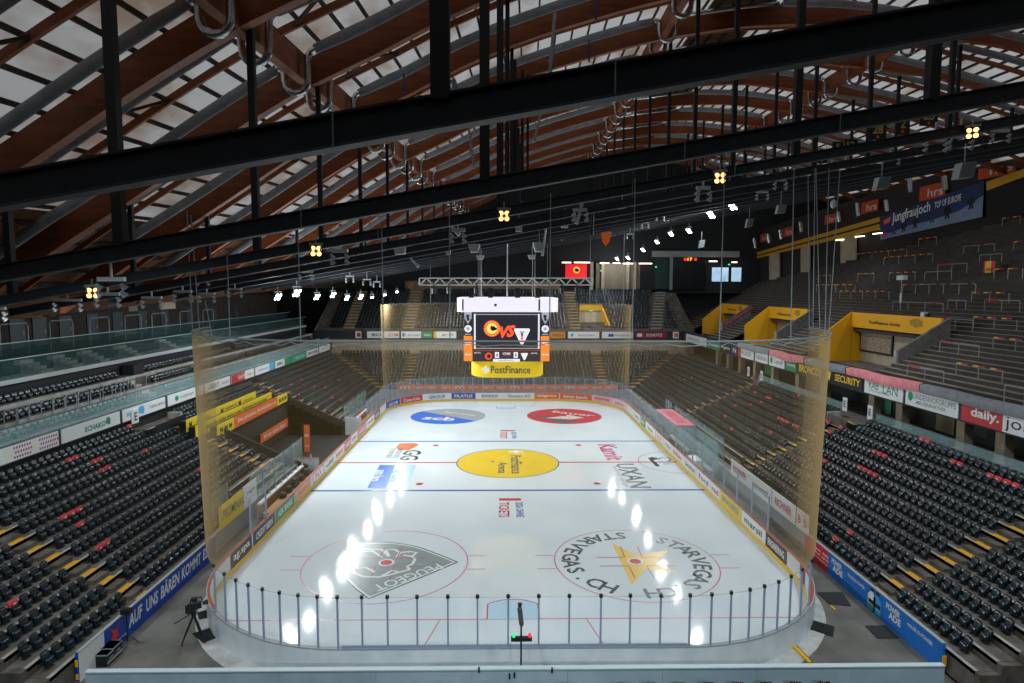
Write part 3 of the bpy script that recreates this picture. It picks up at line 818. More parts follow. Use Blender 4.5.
# red covers, where the photo shows them
REDPX = [(x/4, 342+y/4) for x, y in ((280, 487), (303, 478), (380, 495), (403, 485), (435, 520), (457, 510), (585, 448), (545, 338), (806, 524), (820, 518), (348, 677))]
REDPX += [(x/4, 512+y/4) for x, y in ((10, 430), (70, 397), (20, 172), (270, 45), (297, 28), (322, 15), (413, 167), (438, 150))]
REDPX += [(768+x/4, 342+y/4) for x, y in ((425, 445), (443, 452), (460, 460), (362, 510), (380, 517), (398, 527), (415, 537), (610, 385), (632, 393), (740, 480), (767, 490), (880, 533), (910, 545), (940, 556), (972, 570), (225, 316), (242, 323), (258, 330), (205, 347), (218, 352), (195, 468), (210, 474))]
REDPX += [(768+297/4, 512+88/4), (768+237/4, 512+118/4)]
REDPX += [(640+x/5.12, 320+y/5.12) for x, y in ((695, 500), (715, 507), (735, 515), (755, 524), (775, 534), (790, 542), (640, 390), (655, 397), (580, 370), (610, 420), (555, 435), (480, 438), (460, 565), (655, 578), (410, 325), (375, 312), (260, 290), (225, 300), (815, 382), (585, 300), (430, 497))]
REDPX += [(256+x/4, 342+y/4) for x, y in ((140, 172), (190, 152), (130, 208), (178, 215), (152, 228), (235, 178), (280, 182), (310, 228), (345, 236), (333, 152), (275, 140))]
reds = []
for px, py in REDPX:
    c = [s for s in SEATS if s['z'] in 'LR' and not s.get('red')]
    b = min(c, key=lambda s: math.hypot(s['px'][0]-px, s['px'][1]-py))
    if math.hypot(b['px'][0]-px, b['px'][1]-py) < 14: b['red'] = True; reds.append(b)
inframe = [s for s in SEATS if -8 < s['px'][0] < 1032 and s['px'][1] < 690 and s['px'][2] > 0]
dark = [s for s in inframe if not s.get('red')]
dark.sort(key=lambda s: s['px'][2])
ind = [s for s in dark if s['z'] in 'LR'][:255]
for s in ind: s['ind'] = True
ORD = ['front', 'second', 'third', 'fourth', 'fifth', 'sixth', 'seventh', 'eighth', 'ninth', 'tenth', 'eleventh', 'topmost']
def place(proto, s, first, name):
    o = proto if first else copy_tree(proto)
    o.location = s['p']; o.rotation_euler = (0, 0, s['a']); return o
proto = make_seat('stadium_seat'); pr = make_seat('covered_seat', True)
for k, s in enumerate(ind):
    o = place(proto, s, k == 0, 'stadium_seat')
    wall = 'royal blue lettered banner' if s['z'] == 'L' else 'bright blue bottle banner'
    side = 'before' if s['p'][1] < AIS[0] else 'beyond'
    tag(o, f'dark tip-up seat, {ORD[s["r"]]} row behind the {wall}, {side} the stair', 'seat', f'{ORD[s["r"]]} row dark seats {side} the stair behind the {wall}')
for k, s in enumerate(reds):
    o = place(pr, s, k == 0, 'covered_seat')
    wall = 'royal blue lettered banner' if s['z'] == 'L' else 'bright blue bottle banner'
    y = s['p'][1]
    seg = 'before the first stair' if y < AIS[0] else 'before the second stair' if y < AIS[1] else 'before the third stair' if y < AIS[2] else 'past the third stair'
    tag(o, f'red-covered dark seat, {ORD[s["r"]]} row above the {wall.split()[0]} blue banner, {seg}', 'seat', f'red covered seats, {ORD[s["r"]]} row above the {wall}, {seg}')
# all other seats, far too many to count one by one
def mass(seats, name, label):
    base_hi = MB()
    for wch in ('seat_bracket', 'backrest', 'seat_pan'):
        g = seat_mesh(wch, 2); base_hi.add(g.v, g.f, mSeatLeg if wch == 'seat_bracket' else mSeat)
    base_lo = MB(); shell(base_lo, .44, .47, .1, .06, .11, .15, .1, .02, mSeat, 1); shell(base_lo, .40, .28, .07, .1, .0, .1, .05, .035, mSeat, 1)
    base_lo.box((-.13, .05, 0), (-.1, .1, .22), mSeatLeg); base_lo.box((.1, .05, 0), (.13, .1, .22), mSeatLeg)
    V = []; Fs = []; Mi = []; off = 0
    for s in seats:
        b = base_hi if s['px'][2] < 48 else base_lo
        bm = [b.mats[k] for k in b.m]
        c, sn = math.cos(s['a']), math.sin(s['a'])
        bv = np.array(b.v); w = np.stack([bv[:, 0]*c-bv[:, 1]*sn+s['p'][0], bv[:, 0]*sn+bv[:, 1]*c+s['p'][1], bv[:, 2]+s['p'][2]], 1)
        V.append(w); Fs += [[i+off for i in f] for f in b.f]; Mi += [0 if m is mSeat else 1 for m in bm]; off += len(bv)
    me = bpy.data.meshes.new(name); me.from_pydata(np.concatenate(V).tolist(), [], Fs)
    me.materials.append(mSeat); me.materials.append(mSeatLeg); me.polygons.foreach_set('material_index', Mi)
    me.polygons.foreach_set('use_smooth', [True]*len(Fs)); me.update()
    o = bpy.data.objects.new(name, me); COL.objects.link(o); return tag(o, label, 'seats', None, 'stuff')
rest = [s for s in SEATS if not s.get('red') and not s.get('ind') and s['px'][2] > 5 and -60 < s['px'][0] < 1084 and s['px'][1] < 720]
mass(rest, 'seat_rows', 'unbroken rows of small dark tip-up seats filling the rest of the stands')

# seats just behind the front parapet: only their tops show
tops = []
for k in range(26):
    px = 106+k*28.6
    if 420 < px < 640 and k % 2: continue
    tops.append(px)
NEARY = -33.1
NZ = at(512, 680.3, 'Y', NEARY)[2]-.59
m = MB(); m.box((-15.3, -34.2, -.3), (15.3, -32.85, NZ)); tag(m.build('concrete_stand', mConc), 'concrete step carrying the seats behind the front parapet', 'stand', None, 'structure')
for k, px in enumerate(tops):
    w = at(px, 680.3, 'Y', NEARY)
    o = copy_tree(proto); o.name = 'stadium_seat'
    o.location = (w[0], NEARY-.05, NZ); o.rotation_euler = (0, 0, R(180))
    tag(o, 'dark seat top peeping over the pale blue parapet at the bottom edge', 'seat', 'seat tops behind the pale blue parapet')

# ------------------------------------------------------------------ front walls with banners
# royal blue wall, lettering AUF UNS BAEREN KOMMT ES AN
WH = 1.22
def wallrun(sgn): return XL+.14 if sgn < 0 else XR-.14
yA, yB = -30.4, -18.9
root = banner('banner_wall', 'long royal blue wall banner with slanted white lettering beside the stand', 'banner', (XL+.22, yA, -.02), Y1, Z1, yB-yA, WH, mBlue, .12,
    segs=[(0, 1.55, mWhite)])
P0 = np.array([XL+.225, yA, -.02])
def onL(px, z): return Yon(px, XL+.22, z)-yA
words = [('AUF', 128.5, 142.5), ('UNS', 146, 158), ('BÄREN', 160.5, 179.5), ('KOMMT', 181.5, 201), ('ES', 202.8, 207.6)]
for w, a, b in words:
    ya, yb = onL(a, .65), onL(b, .65)
    lettering(root, w, P0+Y1*(ya+yb)/2+Z1*(.66+(.07 if 'Ä' in w else 0)), Y1, Z1, (yb-ya), .62 if 'Ä' not in w else .76, mWhite, bold=.03, shear=.15)
ye = onL(114.5, .7)
q = MB(); q.poly([P0+Y1*(ye+x)+Z1*(.72+z)+X1*.006 for x, z in ((-.3, -.25), (0, -.32), (.3, -.22), (.18, 0), (.36, .3), (.05, .12), (-.3, .34), (-.12, .02))]); q.build('emblem', M('logo_red', '#d8343a', .5), root)
lettering(root, 'versicherung', P0+Y1*(ye+.2)+Z1*.27, Y1, Z1, 1.35, .16, mWhite)
mb = MB(); mb.bar((XL+.2, yA, WH), (XL+.2, yB, WH), .14, .04); c = mb.build('wall_cap', mAlu, root)
mb = MB(); mb.box((XL+.09, yA-.03, .1), (XL+.2, yA-.005, .32)); mb.box((XL+.09, yA-.03, .62), (XL+.2, yA-.005, .9)); c = mb.build('edge_tape', mYellow, root); c['label'] = 'yellow tape on the end of the wall'
# bright blue wall
yA, yB = -30.2, -19.0
XW = XR-.22
root = banner('banner_wall', 'long bright blue wall banner with white lettering and drink bottles beside the stand', 'banner', (XW, yB, -.02), -Y1, Z1, yB-yA, WH, mPBlue, .12)
P0 = np.array([XW-.005, yB, -.02]); LR = yB-yA
def onR(px, z): return yB-Yon(px, XW, z)
x0 = onR(828, .6)
q = MB(); q.quad(P0-X1*.004, P0-Y1*x0-X1*.004, P0-Y1*x0-X1*.004+Z1*WH, P0-X1*.004+Z1*WH); c = q.build('colour_field', M('banner_red', '#cf2431', .5), root); c['label'] = 'red field with small white lettering'
for k, tt in enumerate(('das ist', 'unser spiel', 'bern hockey')):
    lettering(c, tt, P0-Y1*(onR(820.5, .6))-X1*.012+Z1*(.9-.25*k), -Y1, Z1, 1.7, .16, mWhite)
for a, b, s, zc, hh in ((832, 842, 'POWER', .92, .3), (833, 843, 'ADE', .58, .32), (886.5, 900.5, 'POWER', .92, .3), (889, 901, 'ADE', .58, .32)):
    ya, yb = onR(a, zc), onR(b, zc); lettering(root, s, P0-Y1*(ya+yb)/2-X1*.012+Z1*zc, -Y1, Z1, yb-ya, hh, mWhite, bold=.035)
for a, b in ((848, 865), (908, 933)):
    ya, yb = onR(a, .8), onR(b, .8); lettering(root, 'PAUSE IS POWER', P0-Y1*(ya+yb)/2-X1*.012+Z1*.86, -Y1, Z1, yb-ya, .17, mWhite, bold=.02)
for pxb, m1, m2 in ((872, mWhite, mTeal), (877.5, M('bottle_blue', '#3aa0e0', .4), mBlk)):
    yb = onR(pxb, .6); bt = MB()
    bt.poly([P0-Y1*(yb+x)-X1*.012+Z1*z for x, z in ((-.3, .1), (.3, .1), (.3, .8), (.12, .95), (.12, 1.0), (-.12, 1.0), (-.12, .95), (-.3, .8))]); o = bt.build('bottle_print', m1, root)
    bt = MB(); bt.poly([P0-Y1*(yb+x)-X1*.016+Z1*z for x, z in ((-.12, 1.0), (.12, 1.0), (.12, 1.15), (-.12, 1.15))]); bt.poly([P0-Y1*(yb+x)-X1*.016+Z1*z for x, z in ((-.25, .4), (.25, .4), (.25, .6), (-.25, .6))]); bt.build('bottle_cap', mBlk, o)
    bt = MB(); bt.poly([P0-Y1*(yb+x)-X1*.014+Z1*z for x, z in ((-.28, .1), (.28, .1), (.28, .38), (-.28, .38))]); bt.build('bottle_label', m2 if m2 is not mBlk else mLBlue, o)
mb = MB(); mb.bar((XW+.05, yA, WH), (XW+.05, yB, WH), .14, .04); mb.build('wall_cap', mAlu, root)
mb = MB(); mb.box((XW, yA-.05, .3), (XW+.16, yA-.01, .7)); c = mb.build('edge_tape', mYellow, root); c['label'] = 'yellow tape on the end of the wall'
# plain low walls further along and at the far end
for sgn, x, ya, yb in ((-1, XL+.1, -18.8, TUN[0]-.1), (-1, XL+.1, TUN[1]+.1, YF), (1, XR-.1, -18.9, YF)):
    mb = MB(); mb.box((x-.08, ya, -.02), (x+.08, yb, 1.2)); o = mb.build('wall_stand_front', mGrey if False else M('front_wall', '#8b9399', .6)); struct(o, 'low grey wall along the front of the stand')
mb = MB(); mb.box((XL, YF-.2, -.02), (XR, YF-.06, .95)); o = mb.build('wall_far_front', M('front_wall', '#8b9399', .6)); struct(o, 'low wall in front of the far stand')
xo0, xo1 = at(398, 388, 'Y', YF-.22)[0], at(617, 388, 'Y', YF-.22)[0]
root = banner('advert_banner', 'long orange banner of repeated white marks behind the far glass', 'banner', (xo0, YF-.22, .95), X1, Z1, xo1-xo0, .85, mOrange, .04)
for k in range(16): lettering(root, 'migros' if k % 4 else 'm', (xo0+(k+.5)*(xo1-xo0)/16, YF-.235, 1.38), X1, Z1, 1.3, .36, mWhite)
# end walls of the two side stands near the camera and floor strips below
for sgn, n, x0 in ((-1, NL, XL), (1, NR, XR)):
    mb = MB(); pts = [(x0, YN-.02, -.3)]+sum([[(x0+sgn*RUN*i, YN-.02, zrow(i)), (x0+sgn*RUN*(i+1), YN-.02, zrow(i))] for i in range(n)], [])+[(x0+sgn*RUN*n, YN-.02, -.3)]
    mb.prism(pts, (0, -.25, 0)); o = mb.build('wall_stand_end', mConc); struct(o, 'concrete end wall of the side stand')

# ------------------------------------------------------------------ press desks
def desk(row, y0, y1, pieces, lab, h=.95):
    xf = XL-RUN*row+.02; z0 = zrow(row)-.2
    root = thing('press_desk', lab, 'desk', (xf, (y0+y1)/2, zrow(row)), 'press desks with bright fronts')
    m = MB(); m.box((xf-.5, y0, zrow(row)+.82), (xf, y1, zrow(row)+.88)); m.build('desk_top', mBlack, root)
    for yy in (y0+.05, y1-.05):
        m = MB(); m.box((xf-.5, yy-.04, zrow(row)), (xf-.02, yy+.04, zrow(row)+.82)); m.build('desk_side', mBlack, root)
    for a, b, mat, txts in pieces:
        banner('front_banner', None, None, (xf+.06, a, z0+.28), Y1, Z1, b-a, h, mat, .04, texts=txts, parent=root)
    return root
def tx(s, cy, w, h=.3, m=None): return (s, cy, .47, w, h, m or mBlk)
Y0 = lambda px, row: Yon(px, XL-RUN*row+.06, zrow(row)+.6)
a, b = Y0(184, 9.2), Y0(254, 9.2)
L = b-a
desk(9, a, b, [(a, b, mYel, [('M', .6, .47, .4, .5, mBlk), ('apero catering', L*.2, .47, 2.4, .22, mBlk), ('M', L*.45, .47, .5, .5, mBlk), ('apero', L*.58, .47, 2.2, .22, mBlk), ('M', L*.72, .47, .5, .5, mBlk), ('catering', L*.86, .47, 1.8, .22, mBlk)])], 'uppermost press desk, fronted by a long yellow banner')
a, b = Y0(195.5, 8), Y0(271.4, 8); L = b-a
desk(8, a, b, [(a, b, mYel, [('Catering für jeden Anlass oder Tischwein bei uns gross', L*.48, .47, L*.86, .42, mBlk)])], 'middle press desk, fronted by a long yellow banner with small black lettering')
a, b, c, d = Y0(217, 7), Y0(234, 7), Y0(277, 7), Y0(287, 7)
desk(7, a, d, [(a, b, mYel, [('M M M', (b-a)/2, .45, (b-a)*.7, .45, mBlk)]), (b+.05, c, mOrange, [('Das glücklich, RUHIG Bern', (c-b)*.47, .47, (c-b)*.8, .42, mWhite, .02), ('m', (c-b)*.93, .45, .6, .3, mWhite)]), (c+.05, d, mYel, [('M M M', (d-c)/2, .45, (d-c)*.7, .45, mBlk)])], 'lowest press desk, fronted by yellow and orange banners')
# white notch in the stand at the top of the middle stairs (entrances)
for sgn, op, n, x0, lab in ((-1, OPEN_L, NL, XL, 'dark entrance with pale step block at the top of the stand beside the press desks'), (1, OPEN_R, NR, XR, 'dark entrance with pale block atop the stand below the black yellow-lettered fascia board')):
    r0 = 10
    root = thing('entrance_block', lab, 'entrance', (x0+sgn*RUN*r0, op[0], zrow(r0)))
    m = MB(); xa = x0+sgn*RUN*(r0+.1); xb = x0+sgn*RUN*n
    m.box((min(xa, xb), op[0]+.1, zrow(r0)+.02), (max(xa, xb), op[0]+.2, zrow(r0)+.45)); m.build('side_wall', mDark, root)
    m = MB(); m.box((min(xa, xb)+.1, op[1]-.4, zrow(r0)+.02), (min(xa, xb)+1.1, op[1]-.1, zrow(r0)+.85)); m.build('side_wall', mEdge, root)
    m = MB(); m.box((min(xa, xa+sgn*.08), op[0]+.3, zrow(r0)+.02), (max(xa, xa+sgn*.08), op[1]-.4, zrow(r0)+.75)); m.build('front_wall', mBlack if sgn < 0 else mConc, root)
    if sgn > 0: continue
    m = MB(); m.box((x0+sgn*RUN*n-.06, op[0]+.05, zrow(r0)+.9), (x0+sgn*RUN*n+.06, op[0]+.75, zrow(r0)+1.9)); m.build('notice', mWhite, root)
    q = MB(); put_text(q, 'E', (x0+sgn*RUN*n-sgn*.07, op[0]+.4, zrow(r0)+1.4), -Y1*sgn, Z1, .35, .6, None, .02); q.build('lettering', mBlk, root)

# ------------------------------------------------------------------ players' tunnel and benches (bench side)
tn = thing('tunnel_recess', "dark players' tunnel recess cut into the stand between the benches", 'tunnel', (XL-3, 5, 0))
m = MB()
xb = XL-RUN*7
for yy, th in ((TUN[0], -.18), (TUN[1], .18)):
    pts = [(XL+1.0, yy, 0.)]+[(XL+1.0, yy, 1.1)]+[(XL, yy, 1.5)]+[(xb, yy, zrow(7)+.55), (xb, yy, 0.)]
    m = MB(); m.prism(pts, (0, th, 0)); m.build('side_wall', mDarkB, tn)
m = MB(); m.box((xb-.2, TUN[0], 0), (xb, TUN[1], zrow(7)+.05)); m.build('rear_wall', mDarkB, tn)
m = MB(); m.box((xb, TUN[0], -.02), (XL+1.0, TUN[1], .02)); m.build('tunnel_floor', mDark, tn)
pa = at(261, 439, 'X', xb+.6); pb = at(288, 424, 'X', xb+.6)
yc0, yc1 = pa[1], pb[1]
banner('advert_banner', 'orange banner with white lettering hanging inside the dark tunnel recess', 'banner', (xb+.6, yc0, pa[2]-.42), Y1, Z1, yc1-yc0, .85, mOrange, .04, texts=[('M wir leben Bern', (yc1-yc0)*.5, .42, (yc1-yc0)*.8, .4, mWhite, .02)])
ptop = at(306.5, 425, 'Y', 3.5); pbt = at(306.5, 453, 'Y', 3.5)
fl_w = at(309.3, 440, 'Y', 3.5)[0]-at(303.7, 440, 'Y', 3.5)[0]
banner('advert_flag', 'upright orange flag banner with white mark standing in the tunnel mouth', 'banner', (ptop[0]-fl_w/2, 3.5, pbt[2]), X1, Z1, fl_w, ptop[2]-pbt[2], mOrange, .05, texts=[('m', fl_w/2, (ptop[2]-pbt[2])*.62, fl_w*.7, fl_w*.5, mWhite, .03), ('BERN', fl_w/2, (ptop[2]-pbt[2])*.25, fl_w*.7, fl_w*.35, mWhite)])
m = MB(); m.cyl((ptop[0]-fl_w*.75, 3.5, 0), (ptop[0]-fl_w*.75, 3.5, ptop[2]+.1), .06, 8); tag(m.build('black_pole', mBlack), 'slim black pole beside the upright orange flag', 'pole')
# chairs block by the tunnel: pale folded chairs on the steps left of the tunnel
for k in range(2):
    cx, cy = at(250+22*k, 452-8*k, 'Z', zrow(5))[:2]
def bench(y0, y1, lab, bags, wallmat):
    root = thing('team_bench', lab, 'bench', (-16.2, (y0+y1)/2, 0), 'benches behind the boards')
    m = MB(); m.box((-16.35, y0, .42), (-15.9, y1, .48)); m.build('bench_seat', M('bench_wood', '#b27b46', .6), root)
    m = MB(); m.box((-16.75, y0, .0), (-16.68, y1, 1.0)); m.build('bench_back', M('bench_wood', '#b27b46', .6), root)
    m = MB(); m.box((-16.72, y0, 1.0), (-16.45, y1, 1.12)); m.build('shelf', mWhite, root)
    n = int((y1-y0)/2)
    for k in range(n+1):
        y = y0+(y1-y0)*k/n; m = MB(); m.box((-16.3, y-.03, 0), (-15.95, y+.03, .42)); m.build('leg', mGalv, root)
    return root
mWF = M('white_partition', '#cfd6d8', .4)
b1 = bench(-13.5, -4.6, 'wooden team bench near the tunnel loaded with dark kit', 1, mWF)
b2 = bench(11.2, 19.0, 'light wooden team bench beyond the tunnel', 1, mWF)
# kit on the near bench
def kitbag(y, k, sc):
    root = thing('kit_bag', f'black kit bag, number {k+1} along the bench' if False else '', 'bag', (-16.1, y, .48))
    m = MB(); L = .34*sc
    for t0, t1, w, hh in ((-1, -.6, .16, .26), (-.6, .55, .2, .34), (.55, 1, .17, .24)):
        m.hexa([(-16.1-w, y+L*t0, .48), (-16.1+w, y+L*t0, .48), (-16.1+w, y+L*t1, .48), (-16.1-w, y+L*t1, .48), (-16.1-w*.7, y+L*t0, .48+hh*sc), (-16.1+w*.7, y+L*t0, .48+hh*sc), (-16.1+w*.7, y+L*t1, .48+hh*sc), (-16.1-w*.7, y+L*t1, .48+hh*sc)])
    m.build('bag_body', mBlack, root)
    h = MB(); h.tube([(-16.1, y-.12, .48+.32*sc), (-16.1, y-.08, .56+.34*sc), (-16.1, y+.08, .56+.34*sc), (-16.1, y+.12, .48+.32*sc)], .02, 5); h.build('bag_handle', mDarkB, root)
    return root
bagl = ['black kit bag at the dark end of the bench nearest the tunnel', 'black kit bag, second from the tunnel on the near bench', 'large black kit bag in the middle of the near bench', 'black kit bag on the camera side of the large one', 'small black kit bag near the camera end of the bench']
for k, (y, sc) in enumerate(((-5.2, 1.5), (-6.4, 1.2), (-7.8, 1.7), (-9.2, 1.2), (-10.4, 1.0))):
    o = kitbag(y, k, sc); o['label'] = bagl[k]; o['group'] = 'kit bags on the near bench'
def bottle(x, y, z, mat, lab, grp):
    root = thing('water_bottle', lab, 'bottle', (x, y, z), grp)
    m = MB(); m.tube([(x, y, z), (x, y, z+.2), (x, y, z+.25)], [.05, .05, .025], 8); m.build('bottle_body', mat, root)
    m = MB(); m.cyl((x, y, z+.25), (x, y, z+.31), .028, 6); m.build('bottle_cap', mRedP, root)
for k in range(9): bottle(-16.6, -11.5+k*1.15, 1.12, mWhite, 'small white water bottle on the shelf of the near bench', 'bottles on the near bench shelf')
for k in range(7): bottle(-16.6, 12+k*1.0, 1.12, mOrange, 'small orange water bottle on the shelf of the far bench', 'bottles on the far bench shelf')
# glass partitions behind the benches
def screen(name, lab, x, y0, y1, z0, z1, mat=None, n=None, grp=None):
    root = thing(name, lab, 'glass screen', (x, (y0+y1)/2, z0), grp)
    n = n or max(1, round((y1-y0)/2.2))
    for k in range(n):
        a, b = y0+(y1-y0)*k/n+.03, y0+(y1-y0)*(k+1)/n-.03
        m = MB(); m.box((x-.012, a, z0), (x+.012, b, z1)); m.build('glass_pane', mat or mTealGlass, root)
    for k in range(n+1):
        y = y0+(y1-y0)*k/n; m = MB(); m.box((x-.03, y-.03, z0-.1), (x+.03, y+.03, z1)); m.build('post', mGalv, root)
    return root
screen('glass_screen', 'clear glass screen behind the near bench', XL+.1, -13.5, TUN[0]+1.2, 1.2, 3.0)
screen('glass_screen', 'clear glass screen behind the far bench', XL+.1, TUN[1]+.3, 21, 1.2, 3.0)
screen('glass_screen', 'free-standing glass panel in the stand just past the near bench end', XL-.75, -17.0, -15.0, 1.33, 3.0)
m = MB(); m.box((-16.95, -23.5, 0), (-16.9, -13.5, 2.2)); o = m.build('partition_wall', mWF);
bpy.data.objects.remove(o)
banner('advert_banner', 'yellow advert with grey lettering behind the bench-side glass', 'banner', (XL+.3, Yon(220, XL+.3, 1.9), 1.25), Y1, Z1, Yon(243, XL+.3, 1.9)-Yon(220, XL+.3, 1.9), 1.4, mYel, .04, texts=[('PROMINAX', 1.9, .75, 3.0, .6, mGrey)])
banner('advert_banner', 'white square notice next to the yellow advert behind the glass', 'banner', (XL+.3, Yon(244, XL+.3, 1.9), 1.25), Y1, Z1, 2.0, 1.5, mWhite, .04, texts=[('regio', 1.1, .9, 1.3, .3, mGrey)])
# gate and low white walls by the tunnel mouth
m = MB(); m.box((-16.9, TUN[1]-.1, 0), (-15.25, TUN[1]+.0, 1.9)); o = m.build('white_gate', mWF); tag(o, 'white gate panel at the tunnel mouth before the far bench', 'gate')
rg = thing('barrier_wall', 'low white barrier with red rail across the tunnel mouth', 'barrier', (-16, TUN[0]+1.2, 0))
m = MB(); m.box((-19.6, -2.5, 0), (-15.9, -2.4, 1.1)); m.build('wall_panel', mBoard, rg)
m = MB(); m.box((-19.6, -2.52, 1.1), (-15.9, -2.38, 1.15)); m.build('top_rail', M('rail_red', '#9a4230', .5), rg)

# ------------------------------------------------------------------ penalty boxes (terrace side)
pb_ = thing('penalty_box', 'penalty box with clear walls, white benches and a pink roof beside the boards', 'penalty box', (16.2, 2, 0))
ra = G(690, 449, 2.9); 
m = MB(); m.box((15.35, 1.6, 2.85), (17.1, 9.2, 2.95)); c = m.build('roof_panel', M('pink_roof', '#cf6f86', .5), pb_); c['label'] = 'pink roof panel with faint red lettering'
lettering(c, 'EXPRESS STORE', (16.25, 5.4, 2.96), (0, -1, 0), (1, 0, 0), 5.6, .9, mRedP, bold=.02)
for y in (-4.5, 1.6, 9.2):
    m = MB(); m.box((15.3, y-.02, 0), (17.1, y+.02, 2.85)); m.build('glass_side', mTealGlass, pb_)
m = MB(); m.box((17.02, -4.5, 1.2), (17.06, 9.2, 2.85)); m.build('glass_rear', mTealGlass, pb_)
for a, b in ((-4.2, .9), (2.2, 8.6)):
    m = MB(); m.box((16.5, a, .4), (16.95, b, .46)); m.build('bench_seat', mWF, pb_)
    m = MB(); m.box((16.6, a, 0), (16.7, a+.1, .4)); m.box((16.6, b-.1, 0), (16.7, b, .4)); m.build('bench_leg', mGalv, pb_)
m = MB(); m.box((15.5, -3.2, 0), (16.3, -1.4, 1.0)); m.build('timekeeper_desk', mWhite, pb_)
m = MB(); m.box((15.35, 1.2, .9), (15.5, 4.2, 1.1)); m.build('counter', mBlack, pb_)
screen('glass_screen', 'small glass screen in the stand before the pink roofed penalty box', 18.0, 12.8, 15.0, 1.4, 3.0, n=2)
screen('glass_screen', 'glass screen at the rear of the pink roofed penalty box', 17.6, -4.2, 10, 1.5, 3.2)
for a, b, txt, tm, lab in ((749, 731, 'KORNER', mMag, 'white advert with magenta lettering behind the terrace-side glass'), (771, 749.5, 'emmental', mGrey, 'white advert with grey lettering behind the terrace-side glass'), (795, 772, 'RICHNER', mRedP, 'white advert with red lettering behind the terrace-side glass'), (808.5, 796.5, 'B  B', mRedP, 'white and red advert at the near corner behind the terrace-side glass')):
    a, b = Yon(a, XR-.3, 1.8), Yon(b, XR-.3, 1.8)
    banner('advert_banner', lab, 'banner', (XR-.3, b, 1.22), -Y1, Z1, b-a, 1.15, mWhite, .04, texts=[(txt, (b-a)/2, .58, (b-a)*.72, .5, tm, .02)])
# ------------------------------------------------------------------ LEFT FASCIA AND UPPER TIER
XFL, ZFL, HFL = -27.0, 5.93, .86
m = MB(); m.box((XFL-.35, -40, ZFL-.1), (XFL-.06, 43, ZFL+HFL+.04)); struct(m.build('wall_fascia_left', mSteel), 'dark fascia beam of the upper tier on the lounge side')
fas = 'advert boards along the lounge-side fascia'
def fasL(px0, px1, mat, lab, texts=(), segs=(), shapes=()):
    a, b = Yon(px0, XFL, ZFL+.4), Yon(px1, XFL, ZFL+.4); L = b-a
    return banner('fascia_board', lab, 'sign', (XFL, a, ZFL), Y1, Z1, L-.12, HFL, mat, .06, fas,
        texts=[(t[0], t[1]*L, t[2]*HFL, t[3]*L, t[4]*HFL)+tuple(t[5:]) for t in texts], segs=[(s[0]*L, s[1]*L, s[2]) for s in segs], shapes=[([(x*L, y*HFL) for x, y in p], mm) for p, mm in shapes])
dots = []
for i in range(22):
    if i in (0, 1, 2, 3, 11, 12, 13): continue
    for j in range(3): dots.append((circ(.05+i*.042+(.021 if j % 2 else 0), .2+.3*j, .014, 8, .09), mMag))
for c in (.1, .58): dots.append((circ(c, .5, .035, 10, .3), M('cream_print', '#efe3bd', .5)))
fasL(0, 60, mWhite, 'white fascia board with purple dots and cream blobs', shapes=dots)
sw = [(.78, .35), (.83, .25), (.86, .5), (.85, .8), (.81, .9), (.77, .7)]
fasL(62, 121, mWhite, 'white fascia board with bold green lettering and leaf mark', [('SCHAKO', .53, .45, .36, .42, mGreen, .035)], shapes=[([(.74, .3), (.79, .25), (.8, .6), (.78, .85), (.73, .8), (.71, .5)], mGreen)])
fasL(123, 166, mWhite, 'white fascia board with a light blue splash and grey lettering', [('TIERE BERN', .77, .5, .38, .25, mGrey), ('BLAUE', .2, .5, .25, .3, mLBlue)], shapes=[([(.33, .3), (.45, .15), (.47, .55), (.44, .9), (.36, .85), (.3, .6)], mLBlue)])
fasL(168, 204.5, mWhite, 'white fascia board with a small green mark and grey lettering', [('Liebherr', .5, .52, .36, .3, mGrey)], shapes=[(circ(.22, .5, .05, 10, .25), mGreen)])
fasL(205, 230.5, mWhite, 'white fascia board with pale grey block lettering', [('UBERT', .32, .5, .42, .55, mGrey, .03), ('media', .78, .5, .25, .3, mGrey)])
fasL(231.5, 254.5, mWhite, 'fascia board half red and half white', [('RAIFF', .42, .5, .3, .5, mWhite), ('bau', .78, .5, .2, .3, mRedP)], segs=[(0, .56, mRedP)])
fasL(255.5, 274.8, mWhite, 'white fascia board with blue lettering and a sky blue end', [('planzer', .4, .5, .5, .35, mBlue)], segs=[(.7, .985, mLBlue)])
fasL(275.5, 291.5, mWhite, 'white fascia board with black lettering and a green end', [('BMS', .27, .5, .36, .45, mBlk)], segs=[(.55, .98, mGreen)])
fasL(292.2, 306.3, mTeal, 'teal fascia board with pale lettering', [('pharma', .55, .5, .6, .35, mWhite)])
fasL(307, 318.5, mWhite, 'white fascia board with heavy black lettering', [('FISCHER', .5, .5, .85, .45, mBlk, .03)])
fasL(319.5, 330, mWhite, 'small white fascia board at the far end with grey lettering', [('gastro', .5, .5, .6, .35, mGrey)])
